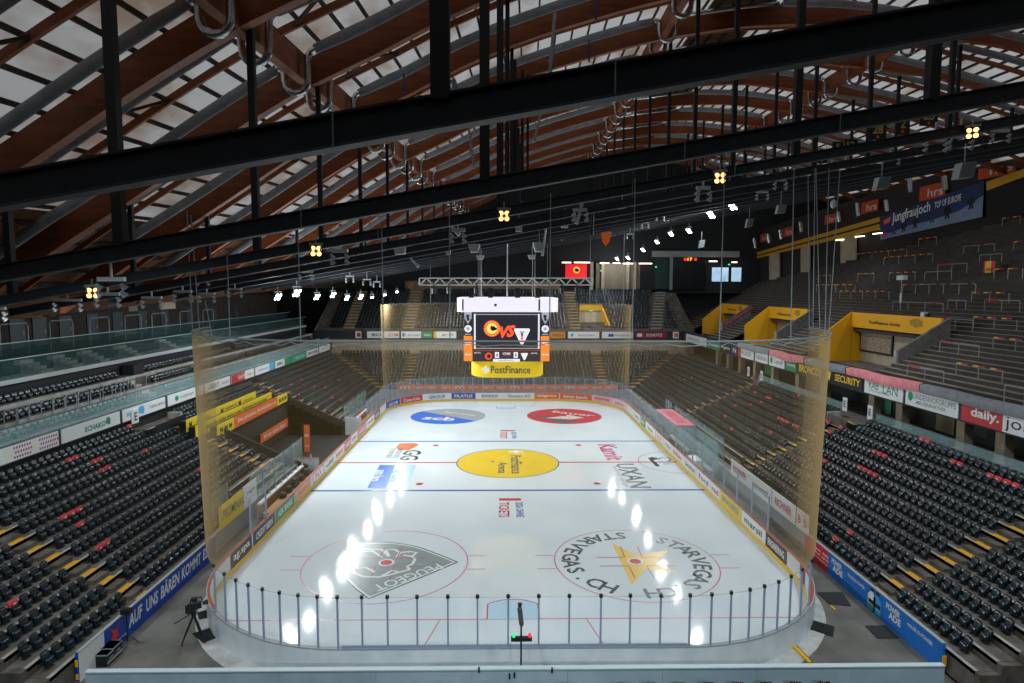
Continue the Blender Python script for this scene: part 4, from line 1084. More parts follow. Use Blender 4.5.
# deck, steps, glass
m = MB(); prevz = 6.4
m.quad((XFL-.3, -40, 6.4), (-28.0, -40, 6.4), (-28.0, 43, 6.4), (XFL-.3, 43, 6.4), mConc)
for (x, z) in UPL:
    xa = x+.45; xb = xa-1.1
    m.quad((xb, -40, z), (xa, -40, z), (xa, 43, z), (xb, 43, z), mConc); m.quad((xa, -40, prevz), (xa, 43, prevz), (xa, 43, z), (xa, -40, z), mConc)
    m.box((xa-.08, -40, z-.2), (xa+.02, 43, z+.012), mEdge); prevz = z
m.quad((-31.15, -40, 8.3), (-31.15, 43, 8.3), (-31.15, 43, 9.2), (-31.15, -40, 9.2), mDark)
m.quad((XL-RUN*NL, -40, zrow(NL-1)), (XFL-.3, -40, zrow(NL-1)), (XFL-.3, 43, zrow(NL-1)), (XL-RUN*NL, 43, zrow(NL-1)), mConc)
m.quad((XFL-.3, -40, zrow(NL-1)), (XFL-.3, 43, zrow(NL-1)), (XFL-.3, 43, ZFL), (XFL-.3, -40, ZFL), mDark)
tag(m.build('concrete_stand', None), 'stepped concrete of the narrow upper tier above the fascia boards', 'stand', None, 'structure')
gr = thing('glass_balustrade', 'long teal-tinted glass balustrade on top of the lounge-side fascia boards', 'balustrade', (XFL-.1, 0, ZFL+HFL))
ys = list(np.arange(-38, 43, 1.5))
for a, b in zip(ys, ys[1:]):
    q = MB(); q.box((XFL-.12, a+.02, ZFL+HFL+.04), (XFL-.1, b-.02, ZFL+HFL+.98)); q.build('glass_pane', mTealGlass, gr)
q = MB(); q.bar((XFL-.11, -38, ZFL+HFL+1.0), (XFL-.11, 42.5, ZFL+HFL+1.0), .04, .03); q.build('handrail', mSteelL, gr)
# inverted-U rails in front of the upper rows
for k, px in enumerate(np.linspace(4, 128, 11)):
    a = Yon(px, -28.85, 7.9); b = a+1.0
    q = MB(); q.tube([(-28.85, a, 6.75), (-28.85, a, 8.2), (-28.85, a+.12, 8.35), (-28.85, b-.12, 8.35), (-28.85, b, 8.2), (-28.85, b, 6.75)], .03, 6)
    tag(q.build('seat_rail', mRail), 'grey inverted-U rail in front of the upper tier seats above the fascia boards', 'rail', 'inverted-U rails along the upper tier')
for k, (px, z) in enumerate(((120, 8.4), (146, 8.4))):
    a = Yon(px, -29.0, z+.3); q = MB(); q.tube([(-29, a, 7.3), (-29, a, 8.2), (-29, a+.1, 8.3), (-29, a+1.2, 8.3), (-29, a+1.3, 8.2), (-29, a+1.3, 7.3)], .035, 6)
    tag(q.build('stair_rail', mRail), 'taller grey rail guarding the %s of the upper tier stair entrance' % ('camera side' if k == 0 else 'far side'), 'rail', None)
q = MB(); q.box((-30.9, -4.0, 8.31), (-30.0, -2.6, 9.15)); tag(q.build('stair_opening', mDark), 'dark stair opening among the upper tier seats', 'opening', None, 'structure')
# upper-tier step block
rt_ = thing('step_block', 'pale concrete steps in the gap between upper tier seats', 'steps', (-28.6, -4.7, 6.4))
for k in range(5):
    q = MB(); q.box((-28.2-.55*k, -5.2, 6.4), (-27.65-.55*k, -4.2, 6.7+.32*k)); q.build('step', mEdge, rt_)
# yellow covered seats on the top row
yc = [Yon(px, -30.5, 8.7) for px in (3, 6, 12, 20, 27)]
# lounge balcony
m = MB(); m.box((-38, -40, 9.2), (-31.6, 45, 9.5)); struct(m.build('floor_lounge', M('lounge_slab', '#a9aeb0', .6)), 'pale slab edge of the lounge balcony')
for x, z0, z1, lab, ma in ((-31.7, 9.5, 10.75, 'long greenish glass balustrade along the lounge slab', mLounge), (-34.2, 10.6, 11.5, 'upper greenish glass balustrade in front of the lounge doors', mLounge)):
    gr = thing('glass_balustrade', lab, 'balustrade', (x, 0, z0))
    ys = list(np.arange(-38, 46, 2.1))
    for a, b in zip(ys, ys[1:]):
        q = MB(); q.box((x-.012, a+.02, z0), (x+.012, b-.02, z1)); q.build('glass_pane', ma, gr)
    q = MB(); q.bar((x, -38, z1+.02), (x, 45, z1+.02), .06, .05); q.build('handrail', M('teal_rail', '#9fbcbc', .4, .3), gr)
m = MB()
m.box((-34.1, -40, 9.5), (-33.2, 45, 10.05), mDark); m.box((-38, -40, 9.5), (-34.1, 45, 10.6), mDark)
struct(m.build('floor_lounge_steps', None), 'dark stepped floor inside the lounge balcony')
for px in (62, 90, 125, 165, 30, 208):
    y = Yon(px, -33, 10); root = thing('lounge_steps', 'short flight of pale steps between lounge balcony seats', 'steps', (-33, y, 9.5), 'pale step flights on the lounge balcony')
    for k in range(4):
        q = MB(); q.box((-32.3-.45*k, y-.6, 9.5), (-31.85-.45*k, y+.6, 9.7+.22*k)); q.build('step', mEdge, root)
# lounge rear wall with doors and steel portal frames
m = MB(); m.box((-44.5, -42, 15.35), (-28.3, 60, 18.5)); struct(m.build('ceiling_lounge', M('lounge_ceiling', '#1d1a19', .85)), 'dark low ceiling over the lounge balcony')
m = MB(); m.box((-38.3, -42, 9.0), (-38, 50, 16)); struct(m.build('wall_left', M('lounge_wall', '#3c332e', .8, noise='#2a2320', nscale=1)), 'dark wall behind the lounge')
for k, px in enumerate((18, 40, 66, 93, 118, 143, 165, 190, 214, 236)):
    y = Yon(px, -37.9, 12.2); root = thing('lounge_door', 'dark double door in the wall behind the lounge balcony', 'door', (-37.95, y, 10.6), 'dark doors behind the lounge balcony')
    q = MB(); q.box((-38, y-.75, 10.6), (-37.92, y+.75, 12.9)); q.build('door_leaf', M('door_grey', '#39424a', .5), root)
    q = MB(); q.box((-37.93, y+.5, 11.6), (-37.88, y+.56, 11.9)); q.build('handle', mGalv, root)
for k, px in enumerate((0, 50, 90, 125, 152, 180, 203)):
    y = Yon(px, -34.6, 12); q = MB(); L = 1.25
    q.tube([(-34.6, y, 10.6), (-34.6, y, 12.6), (-34.6, y+.15, 12.8), (-34.6, y+2*L-.15, 12.8), (-34.6, y+2*L, 12.6), (-34.6, y+2*L, 10.6)], .045, 6)
    tag(q.build('portal_rail', mRail), 'tall grey tubular portal frame standing on the lounge balcony', 'frame', 'portal frames on the lounge balcony')
for k, (px0, px1, c) in enumerate(((20, 42, '#b09a7c'), (128, 137, '#8f8878'), (160, 175, '#c9b9a2'), (48, 55, '#6a5b50'))):
    a, b = Yon(px0, -37.95, 13.5), Yon(px1, -37.95, 13.5)
    q = MB(); q.box((-38, a, 12.95), (-37.9, b, 14.6)); tag(q.build('wall_panel', M('wpan%d' % k, c, .8)), ['wide tan panel high on the lounge wall near the frame edge', 'grey panel high on the lounge wall', 'pale panel high on the lounge wall beyond the second warm lamp', 'narrow brown panel high on the lounge wall'][k], 'panel')
# ------------------------------------------------------------------ RIGHT FASCIA, WALKWAY
XFR, ZFR, HFR = 28.0, 7.27, 1.18
m = MB(); m.box((XFR+.06, -42, ZFR-.12), (XFR+.5, 44, ZFR+HFR+.3)); struct(m.build('wall_fascia_right', mSteel), 'dark fascia beam carrying the terrace side advert boards')
fasr = 'advert boards along the terrace-side fascia'
def fasR(px0, px1, mat, lab, texts=(), segs=(), shapes=()):
    b, a = Yon(px0, XFR, ZFR+.5), Yon(px1, XFR, ZFR+.5); L = b-a
    return banner('fascia_board', lab, 'sign', (XFR, b, ZFR), -Y1, Z1, L-.15, HFR, mat, .06, fasr,
        texts=[(t[0], t[1]*L, t[2]*HFR, t[3]*L, t[4]*HFR)+tuple(t[5:]) for t in texts], segs=[(s[0]*L, s[1]*L, s[2]) for s in segs], shapes=[([(x*L, y*HFR) for x, y in p], mm) for p, mm in shapes])
mSecY = M('security_yellow', '#f0c52a', .5)
fasR(961.5, 1052, mWhite, 'red and white fascia board with large white and black lettering', [('daily.', .29, .52, .34, .62, mWhite, .03), ('jobs', .72, .45, .38, .75, mBlk, .0)], segs=[(0, .5, mRedP)])
fasR(905.5, 959.5, mWhite, 'white fascia board with grey lettering and a green round mark', [('LINDENHOFGRUPPE', .55, .62, .78, .32, mGrey), ('MEDIZINPARTNER', .5, .28, .55, .2, mGrey)], shapes=[(circ(.1, .55, .05, 14, .28), mGreen)])
fasR(864.5, 904, mWhite, 'white fascia board with thin green lettering and a green square', [('RAB', .25, .62, .26, .5, mGreen, .0), ('LAN', .67, .55, .36, .55, mGreen, .0), ('bern verpackung', .4, .25, .5, .15, mGrey)])
fasR(825, 863.5, mBlk, 'black fascia board with yellow serif lettering', [('SECURITY', .6, .48, .64, .5, mSecY, .02)], shapes=[([(.04, .2), (.14, .15), (.17, .8), (.06, .9)], mSecY)])
fasR(798, 823, mBlk, 'black fascia board with golden lettering partly behind the net edge', [('BRONCOS', .5, .5, .9, .6, mSecY, .02)])
fasR(785.5, 796.5, mGreen, 'green fascia board with pale lettering', [('Gruenig', .5, .5, .75, .35, mWhite)])
fasR(769, 785, mWhite, 'white fascia board with a round green mark inside the net', [('Landi', .6, .5, .5, .4, mGrey)], shapes=[(circ(.16, .5, .08, 14, .3), mGreen)])
fasR(755, 768, mWhite, 'white fascia board with grey twin lettering', [('baloise', .5, .5, .75, .5, mGrey)])
fasR(738, 754, mWhite, 'white fascia board with a pink end, half under the grey cloth', [('ANLIKER', .5, .5, .7, .45, mGrey)], segs=[(0, .2, mRedP)])
fasR(731.5, 737.5, mNavy, 'narrow navy fascia board', [('N', .5, .5, .5, .5, mWhite)])
fasR(720.5, 731, mDark, 'dark grey fascia board with pale lettering', [('Frigemo', .5, .5, .8, .45, mWhite)])
fasR(707.5, 720, mGreen, 'green fascia board with a white letter row at the far end', [('farmer', .5, .5, .8, .4, mWhite)])
fasR(686, 706.5, mWhite, 'white fascia board furthest along the terrace side', [('Bernexpo', .5, .5, .7, .35, mNavy)])
# cloth covers over the terrace front
def cloth(px0, px1, mat, lab, wav):
    b, a = Yon(px0, XFR, 8.7), Yon(px1, XFR, 8.7); n = max(4, int((a-b)/.3)); V = []; Fs = []
    for i in range(n+1):
        y = b+(a-b)*i/n; d = .06*math.sin(i*2.1)*wav
        V += [(XFR-.08+d*.4, y, ZFR+HFR-.12+d-.1*wav*abs(math.sin(i*.7))), (XFR-.1+d*.3, y, ZFR+HFR+.42+.3*d), (XFR+.3, y, ZFR+HFR+.5+d), (XFR+.62, y, ZFR+HFR+.32)]
    for i in range(n):
        for j in range(3): Fs.append([i*4+j, (i+1)*4+j, (i+1)*4+j+1, i*4+j+1])
    q = MB(); q.add(V, Fs); o = q.build('cloth_cover', mat, None, True); tag(o, lab, 'cloth')
cloth(921, 1060, mGreyCloth, 'grey cloth cover draped on the terrace edge above the large red and white board', .6)
cloth(847, 920, mPink, 'faded pink cloth draped on the terrace edge above the yellow lettered board', .9)
cloth(805, 846, mGreyCloth, 'short grey cloth cover between two pink cloths on the terrace edge', .5)
cloth(770, 804, mPink, 'bunched pink cloth on the terrace edge behind the net', 1.2)
cloth(738, 769, mGreyCloth, 'grey cloth cover on the terrace edge furthest along, behind the net', .5)
# walkway, columns, rear wall
XW0, ZW = XR+RUN*NR, zrow(NR-1)
m = MB(); m.quad((XW0, -42, ZW), (34, -42, ZW), (34, 44, ZW), (XW0, 44, ZW)); struct(m.build('floor_walkway', mConc), 'dark concrete walkway under the terrace')
m = MB(); m.box((31.5, -42, ZW), (31.8, 44, 8.3)); struct(m.build('wall_right_lower', mBlack), 'dark wall at the rear of the walkway under the terrace')
for k, px in enumerate((1005, 965, 903, 875, 826, 800, 775, 757, 742, 730, 719)):
    y = Yon(px, 29.2, 6.4)
    m = MB(); m.box((28.9, y-.35, ZW), (29.5, y+.35, ZFR+.1)); m.box((28.8, y-.45, ZW), (29.6, y+.45, ZW+.1))
    tag(m.build('concrete_column', mBeige), 'pale concrete column under the terrace-side fascia boards', 'column', 'columns under the terrace fascia', 'structure')
for px0, px1, mat, lab in ((937, 955, mBeige, 'pale wall panel behind the walkway under the grey lettered board'), (886, 892, mGreen, 'green door in the dark walkway wall with lit exit sign'), (988, 999, mDarkB, 'framed dark picture on the wall under the red and white board'), (765, 771, mGreen, 'green door in the walkway wall seen through the net')):
    b, a = Yon(px0, 31.4, 6.5), Yon(px1, 31.4, 6.5)
    m = MB(); m.box((31.38, a, ZW+(.5 if 'picture' in lab else 0)), (31.5, b, ZFR-.1)); tag(m.build('wall_panel', mat), lab, 'panel')
ex = thing('exit_sign', 'small glowing green exit sign over the green walkway door', 'sign', (31.3, Yon(889, 31.3, 7.2), 6.95))
m = MB(); y = Yon(889, 31.3, 7.2); m.box((31.2, y-.3, 6.9), (31.3, y+.3, 7.15)); m.build('sign_box', M('exit_green', '#2fae74', .4, emit=1.2), ex)
gr = thing('glass_balustrade', 'long glass balustrade between the top seats and the walkway under the terrace', 'balustrade', (XW0-.02, -20, ZW))
ys = list(np.arange(-36, OPEN_R[0]-.2, 1.5))
for a, b in zip(ys, ys[1:]):
    q = MB(); q.box((XW0+.0, a+.02, ZW+.12), (XW0+.02, b-.02, ZW+1.15)); q.build('glass_pane', mTealGlass, gr)
q = MB(); q.bar((XW0+.01, -36, ZW+1.17), (XW0+.01, ys[-1], ZW+1.17), .04, .03); q.build('handrail', mSteelL, gr)
gr = thing('glass_balustrade', 'glass balustrade beyond the entrance at the top of the terrace-side seats', 'balustrade', (XW0-.02, 4, ZW))
ys = list(np.arange(OPEN_R[1]+.2, 12, 1.5))
for a, b in zip(ys, ys[1:]):
    q = MB(); q.box((XW0+.0, a+.02, ZW+.12), (XW0+.02, b-.02, ZW+1.15)); q.build('glass_pane', mTealGlass, gr)
for y, lab in ((OPEN_R[0]-.2, 'white row notice beside the entrance at the walkway balustrade'), (OPEN_R[1]-.2, 'white row notice on the far side of the walkway entrance'), (11.0, 'white row notice on the walkway seen through the net'), (14.5, 'second white row notice further along the walkway behind the net')):
    banner('notice_board', lab, 'sign', (XW0-.05, y+.35, ZW+.5), -Y1, Z1, .6, 1.1, mWhite, .04, texts=[('E', .3, .6, .3, .5, mBlk, .02)])

# ------------------------------------------------------------------ STANDING TERRACE
TX0, TZ0, TR = 28.55, 7.6, .6
NT = 46
def tk(k): return TZ0+.27*k+.00145*k*k
def tz(x): return tk((x-TX0)/TR)
def yend(x): return min(57.5, 15+(56.2-x)/.244)
VOM = [(-3.5, 9.5), (18.8, 29.2), (37.0, 46.8)]
m = MB()
for k in range(NT):
    xa = TX0+TR*k; xb = xa+TR; z = tk(k+1); zl = tk(k); ye = yend(xb)
    sp = [(-44, ye)]
    if 29.8 < xb <= 35.9: sp = spans_minus(-44, ye, VOM)
    for a, b in sp:
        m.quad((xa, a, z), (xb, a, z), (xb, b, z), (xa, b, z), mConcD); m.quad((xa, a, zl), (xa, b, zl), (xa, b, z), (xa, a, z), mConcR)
m.quad((TX0-.2, -44, TZ0), (TX0+.02, -44, TZ0), (TX0+.02, 57, TZ0), (TX0-.2, 57, TZ0))
for a, b in VOM: m.quad((29.7, a, TZ0+.35), (40, a, TZ0+.35), (40, b, TZ0+.35), (29.7, b, TZ0+.35)); m.quad((29.74, a, TZ0), (29.74, b, TZ0), (29.74, b, TZ0+.35), (29.74, a, TZ0+.35))
tag(m.build('standing_terrace', None), 'huge stepped concrete standing terrace', 'terrace', None, 'structure')
mYelV = M('vomitory_yellow', '#e8a90c', .55)
names = ['largest yellow terrace entrance, nearest, with a dark framed picture inside', 'middle yellow terrace entrance on the standing terrace', 'smallest yellow terrace entrance, nearest the far stand']
for (a, b), lab in zip(VOM, names):
    root = thing('terrace_entrance', lab, 'entrance', (34, (a+b)/2, TZ0+.35), 'yellow entrances on the standing terrace')
    q = MB(); q.prism([(32.3, b, TZ0+.3), (32.3, b, 10.45), (35.55, b, 13.05), (35.55, b, TZ0+.3)], (0, .25, 0)); q.build('yellow_side_wall', mYelV, root)
    q = MB(); q.box((35.5, a, 11.5), (35.75, b+.2, 13.0)); hd = q.build('yellow_header', mYelV, root)
    L = b-a
    lettering(hd, 'PostFinance Arena', (35.47, b-L*.42, 12.15), -Y1, Z1, L*.36, .34, mBlk)
    q = MB(); q.poly([(35.48, b-L*.70, 12.3), (35.48, b-L*.76, 12.0), (35.48, b-L*.83, 12.2), (35.48, b-L*.83, 12.65), (35.48, b-L*.77, 12.85), (35.48, b-L*.70, 12.65)]); q.build('emblem', M('vom_emblem', '#a98212', .5), hd)
    q = MB(); q.prism([(31.9, a, TZ0+.1), (31.9, a, 10.35), (36.1, a, 13.05), (36.1, a, TZ0+.3)], (0, -.3, 0)); q.build('parapet_wall', M('parapet_grey', '#6d6b68', .85, noise='#575552', nscale=2), root)
    q = MB(); q.box((31.7, a-.3, TZ0+.1), (31.9, a, 10.35)); q.build('parapet_pier', mEdge, root)
    q = MB(); q.box((36.6, a, TZ0+.3), (36.8, b+.3, 11.6)); q.build('rear_wall', mBeige, root)
    q = MB(); q.box((35.6, a, 11.5), (36.6, b, 11.6)); q.build('soffit', mBeige, root)
    q = MB(); q.box((35.6, b, TZ0+.3), (36.6, b+.2, 11.6)); q.build('inner_side_wall', mYelV, root)
    fr = MB(); yb = min(b-.05, Yon(858.5, 36.5, 10)) if L > 11 else b-.3; ya = Yon(893, 36.5, 10) if L > 11 else b-L*.5
    fr.box((36.45, ya, 9.0), (36.58, yb, 11.4)); f = fr.build('picture_frame', mBlack, root)
    q = MB(); q.quad((36.44, ya+.2, 9.2), (36.44, yb-.2, 9.2), (36.44, yb-.2, 11.2), (36.44, ya+.2, 11.2)); q.build('picture', M('crowd_picture', '#4b3d3a', .6, noise='#c8b49a', nscale=7), f)
# red handrail along first entrance and lamp on the header
q = MB(); q.tube([(32.3, 36.5, 10.1), (36.2, 36.5, 12.6)], .09, 6); tag(q.build('red_handrail', mRedP), 'red sloping handrail beside the smallest yellow terrace entrance', 'handrail')
hl = thing('spot_lamp', 'small white lamp box on the header of the largest yellow entrance', 'lamp', (35.6, .9, 13.0))
w = AD(917, 316.5, 53)
q = MB(); q.box((35.45, w[1]-.35, 13.02), (35.8, w[1]+.1, 13.4)); q.build('lamp_box', mBox, hl); q = MB(); q.cyl((35.6, w[1]-.35, 13.2), (35.6, w[1]-.7, 13.15), .12, 8, None, .16); q.build('lamp_nose', mBlack, hl)
# crush barriers
TC = [mYellow, mRedP, mBlk]
BARS = [((973.9, 316.8), (1018.8, 318.6), 3, 3, 0), ((993.6, 337.5), (1045, 340), 3, 3, 1), ((940.3, 341.1), (981, 345), 3, 1, 2), ((956.8, 363), (1002.6, 370.7), 3, 3, 3), ((907.9, 364.8), (944.2, 371.6), 3, 1, 4), ((972, 292.6), (1010, 292.6), 3, 3, 5), ((893, 301.6), (943.9, 303), 4, 2, 6), ((903, 284.5), (973, 285.4), 6, 2, 7), ((840, 291), (888.5, 291.7), 5, 3, 8),
        ((857, 254), (902, 252.2), 4, 3, 9), ((884, 257.6), (930.7, 255), 4, 3, 10), ((919, 239), (934.3, 238.4), 2, 3, 11), ((964, 246.5), (992.7, 245), 3, 2, 12), ((1002.6, 218.6), (1018, 217.7), 2, 3, 13), ((1014, 242), (1040, 241), 3, 3, 14), ((938, 264.8), (965, 264.5), 3, 1, 15), ((889.4, 273), (912.8, 273.4), 3, 3, 16), ((994.5, 269.3), (1021.5, 269), 3, 3, 17), ((858, 274), (872, 274.5), 2, 2, 18), ((818, 275.8), (830.5, 275.4), 2, 3, 19), ((816.6, 285), (835, 285), 3, 3, 20), ((836.5, 284.8), (854.7, 285), 3, 3, 21), ((939, 318), (972, 321), 3, 1, 22), ((985, 300), (1020, 301), 3, 1, 23), ((1005, 385), (1045, 394), 3, 2, 24), ((948, 300), (966, 300.5), 3, 0, 25), ((980, 255), (1000, 254.6), 3, 0, 26), ((925, 272), (950, 272), 3, 0, 27)]
def on_terrace(px, py, h=1.1):
    d = ray(px, py); lo, hi = 30/d[0]*.98, 57/d[0]
    for _ in range(40):
        t = (lo+hi)/2; p = CAM+d*t
        if p[2] > tz(p[0])+h: lo = t
        else: hi = t
    return CAM+d*lo
where = ['upper of two right of the grey parapet', 'at the frame edge beside the taped pair', 'red-ended, beside the grey parapet', 'with yellow, red and black tape below the red-ended one', 'at the foot of the grey parapet of the largest entrance', 'with yellow bits high above the parapet', 'directly above the header of the largest entrance', 'long one of six posts above the lamp mast', 'five posted, left of the lamp mast', 'taped, below the ice skater banner, left end', 'taped, below the ice skater banner, second', 'short red one right under the ice skater banner', 'below the right end of the ice skater banner', 'topmost short one under the dark camera box', 'orange one high at the frame edge', 'plain one in the middle of the upper terrace', 'taped, above the lamp mast to its right', 'red and yellow one beside the hanging banner', 'short one left above the lamp mast', 'short one behind the hanging ropes, upper', 'taped one behind the ropes, lower left', 'taped one behind the ropes, lower right', 'plain one right of the largest entrance header', 'plain one near the frame edge above the parapet', 'low one at the frame edge above the fascia', 'plain one right of the entrance lamp', 'plain one under the skater banner right end', 'plain one right of the lamp mast']
for (A_, B_, n, tape, k) in BARS:
    a, b = on_terrace(*A_), on_terrace(*B_)
    b[0] = a[0]; b[2] = a[2]
    if b[1] > a[1]: a, b = b, a
    root = thing('crush_barrier', f'crush barrier on the terrace, {where[k]}', 'barrier', (a[0], (a[1]+b[1])/2, a[2]-1.1), 'crush barriers on the standing terrace')
    q = MB(); q.tube([a-Z1*.12, a+(b-a)*.02, b-(b-a)*.02, b-Z1*.12], .04, 6); q.build('top_bar', mRail, root)
    for i in range(n):
        p = a+(b-a)*i/(n-1); q = MB(); zb = tk(math.floor((a[0]-TX0)/TR)+1); q.cyl(p-Z1*.02, (p[0], p[1], zb-.03), .035, 6); q.build('post', mRail, root)
    if tape:
        L = abs(a[1]-b[1]); nn = int(L/.45); q = MB()
        for i in range(nn):
            if tape == 1 and i > nn*.35: continue
            if tape == 2 and random.random() < .55: continue
            t0 = (i+.1)/nn; t1 = (i+.9)/nn; mt = TC[i % 3] if tape > 1 else mRedP
            q.tube([a+(b-a)*t0+Z1*.005, a+(b-a)*t1+Z1*.005], .06, 6, mt)
        if q.v: c = q.build('tape_wrap', None, root); c['label'] = 'yellow, red and black tape wraps' if tape > 1 else 'red tape wrap'
a = on_terrace(984, 263.5, 1.3); b = on_terrace(995, 263, 1.3)
banner('cloth_banner', 'small colourful banner tied to a barrier high on the terrace', 'banner', (a[0], a[1], a[2]-.9), -Y1, Z1, abs(a[1]-b[1]), 1.1, mRedP, .03, segs=[(.2, .9, mYellow)], texts=[('BERN', .8, .3, 1.0, .3, mBlk, .02)])
p = on_terrace(900, 313, 0.); lm = thing('lamp_mast', 'slim lamp mast with white twin lamp standing on the terrace above the largest entrance', 'lamp', p)
q = MB(); q.cyl(p, p+Z1*3.4, .05, 6); q.build('mast', mRail, lm); q = MB(); q.box((p[0]-.2, p[1]-.55, p[2]+3.3), (p[0]+.2, p[1]+.55, p[2]+3.75)); q.build('lamp_head', mBox, lm); q = MB(); q.cyl(p+Z1*1.0, p+Z1*2.0, .11, 8); q.build('white_sleeve', mBox, lm)
# rear wall of the terrace, running at an angle
def back(y): return 56.2-(y-15)*.244
m = MB()
_n = np.array([1, .244, 0])
def _wz(px, py):
    d = ray(px, py); return (CAM+d*((56.2+.244*15-_n @ CAM)/(_n @ d)))
wa, wb = _wz(743, 234), _wz(1010, 150); sl_ = (wb[2]-wa[2])/(wb[1]-wa[1])
y0, y1 = -44, 58; t0, t1 = wb[2]+sl_*(y0-wb[1]), wa[2]+sl_*(y1-wa[1])
m.hexa([(back(y0)+.3, y0, 8), (back(y0)+.9, y0, 8), (back(y1)+.9, y1, 8), (back(y1)+.3, y1, 8), (back(y0)+.3, y0, max(t0, 30)), (back(y0)+.9, y0, max(t0, 30)), (back(y1)+.9, y1, t1), (back(y1)+.3, y1, t1)])
struct(m.build('wall_right', M('back_wall', '#2d2a28', .85)), 'dark wall behind the standing terrace')
def backpt(px, z):
    lo, hi = -30., 58.
    for _ in range(50):
        mm = (lo+hi)/2
        if proj((back(mm), mm, z))[0] > px: lo = mm
        else: hi = mm
    return np.array([back(lo), lo, z])
bu = np.array([.244, -1., 0]); bu /= np.linalg.norm(bu); bn = np.cross(bu, Z1)
# big blue banner with skiers
def bpz(px, py):
    # point of the wall plane seen at a pixel
    d = ray(px, py); n_ = np.array([1, .244, 0]); t = (56.2+.244*15-n_ @ CAM)/(n_ @ d); return CAM+d*t
TL, BL, TRr, BR = bpz(883, 217), bpz(883, 240), bpz(987, 181), bpz(985, 217)
off = bn*.35
root = thing('advert_banner', 'large blue mountain banner with skaters and white lettering at the top of the terrace', 'banner', BL+off)
q = MB(); q.hexa([BL+off, BR+off, BR+off+bn*.05, BL+off+bn*.05, TL+off, TRr+off, TRr+off+bn*.05, TL+off+bn*.05]); q.build('banner_sheet', M('banner_navy', '#142f6c', .6, noise='#0f244c', nscale=.4), root)
def bl(u, v): return (BL*(1-u)+BR*u)*(1-v)+(TL*(1-u)+TRr*u)*v+off+bn*.08
q = MB(); q.poly([bl(0, .0), bl(1, 0), bl(1, .6), bl(.8, .35), (bl(.55, .28)), bl(.3, .3), bl(.12, .2), bl(0, .25)]); q.build('snow_field', M('snow_print', '#7d90ab', .6, noise='#647c9c', nscale=.6), root)
ud = bl(.62, .7)-bl(.1, .7); ul = np.linalg.norm(ud); 
lettering(root, 'Jungfraujoch', bl(.33, .73)+bn*.02, ud/ul, Z1, ul*.76, 1.7, mWhite, bold=.015)
lettering(root, 'TOP OF EUROPE', bl(.69, .75)+bn*.02, ud/ul, Z1, ul*.47, .8, mWhite)
q = MB(); q.poly([bl(.04, .62)+bn*.02, bl(.11, .66)+bn*.02, bl(.12, .86)+bn*.02, bl(.04, .80)+bn*.02]); q.build('emblem', mOrange, root)
q = MB(); q.poly([bl(.05+.035*math.cos(t), .18+.09*math.sin(t))+bn*.02 for t in np.linspace(0, 6.2, 12)[:-1]]); q.build('emblem', mRedP, root)
for k, (u, v, s) in enumerate(((.15, .22, .34), (.26, .24, .32), (.38, .26, .38), (.55, .3, .36), (.69, .32, .42), (.9, .42, .36))):
    q = MB(); pts = [(-.02, 0), (-.012, .35), (-.03, .6), (-.02, .85), (0, 1), (.02, .85), (.035, .55), (.012, .35), (.025, 0), (.008, 0), (.002, .3), (-.006, 0)]
    q.poly([bl(u+x*1.1, v-.12+z*s)+bn*.03 for x, z in pts]); q.build('skater_print', [mNavy, mDark, mDarkB][k % 3], root)
# yellow fascia with dark openings and pale piers
def strip(px0, py0t, py0b, px1, py1t, py1b, mat, name, lab, th=.3, o_=.1):
    A_, B_, C_, D_ = bpz(px0, py0b), bpz(px1, py1b), bpz(px1, py1t), bpz(px0, py0t)
    q = MB(); n_ = bn*th; O_ = bn*o_
    q.hexa([A_+O_, B_+O_, B_+O_+n_, A_+O_+n_, D_+O_, C_+O_, C_+O_+n_, D_+O_+n_]); o = q.build(name, mat); return tag(o, lab, 'trim', None, 'structure')
mFasY = M('fascia_yellow', '#c9970f', .6)
strip(743, 257, 262, 882, 217, 229, mFasY, 'trim_1', 'yellow fascia beam above the terrace openings left of the banner')
strip(745, 259.0, 259.9, 882, 222.0, 224, mDark, 'trim_2', 'dark groove along the yellow fascia', .35)
strip(989, 182, 191, 1040, 164, 172, mFasY, 'trim_3', 'yellow fascia beam right of the blue banner')
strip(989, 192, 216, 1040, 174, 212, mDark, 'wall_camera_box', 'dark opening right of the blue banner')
for k, (px, w_) in enumerate(((748, 8), (776, 10), (807, 9), (850, 15))):
    f0 = (px-w_/2-743)/139; yb = 262-33*f0
    strip(px-w_/2, yb-1, yb+26, px+w_/2, yb-1-w_*.24, yb+24, mBeige, 'concrete_column', 'pale pier between dark openings at the top of the terrace', .25, .12)
for k, (px, py) in enumerate(((842, 240), (862, 236.5), (880, 233.5))):
    a = bpz(px, py); q = MB(); q.bar(a+bn*.4-bu*.8, a+bn*.4+bu*.8, .15, .12); tag(q.build('tube_lamp', mTube), 'short glowing tube lamp under the yellow fascia', 'lamp', 'tube lamps under the yellow fascia')
# orange hrs banners above
for k, (px, py, w_, h_) in enumerate(((745, 262-24, 5, 5), (766, 244-6, 8, 8), (790, 232, 10, 9), (834, 219, 14, 9), (872, 207, 17, 11), (935, 192, 26, 14), (1000, 168, 38, 17))):
    a, b = bpz(px-w_/2, py+w_*.1), bpz(px+w_/2, py-w_*.13); d = b-a; L = np.linalg.norm(d); h = h_*proj(a)[2]/F
    r_ = banner('advert_banner', ['tiny', 'small', 'modest', 'middling', 'sizeable', 'large', 'largest'][k]+' orange banner with white hrs lettering under the roof above the terrace', 'banner', a+bn*.4-Z1*h/2, d/L, Z1, L, h, M('hrs_orange', '#c4451a', .6), .05, texts=[('hrs', L*.62, h*.45, L*.6, h*.6, M('hrs_white', '#cfc9c4', .6), .02)])
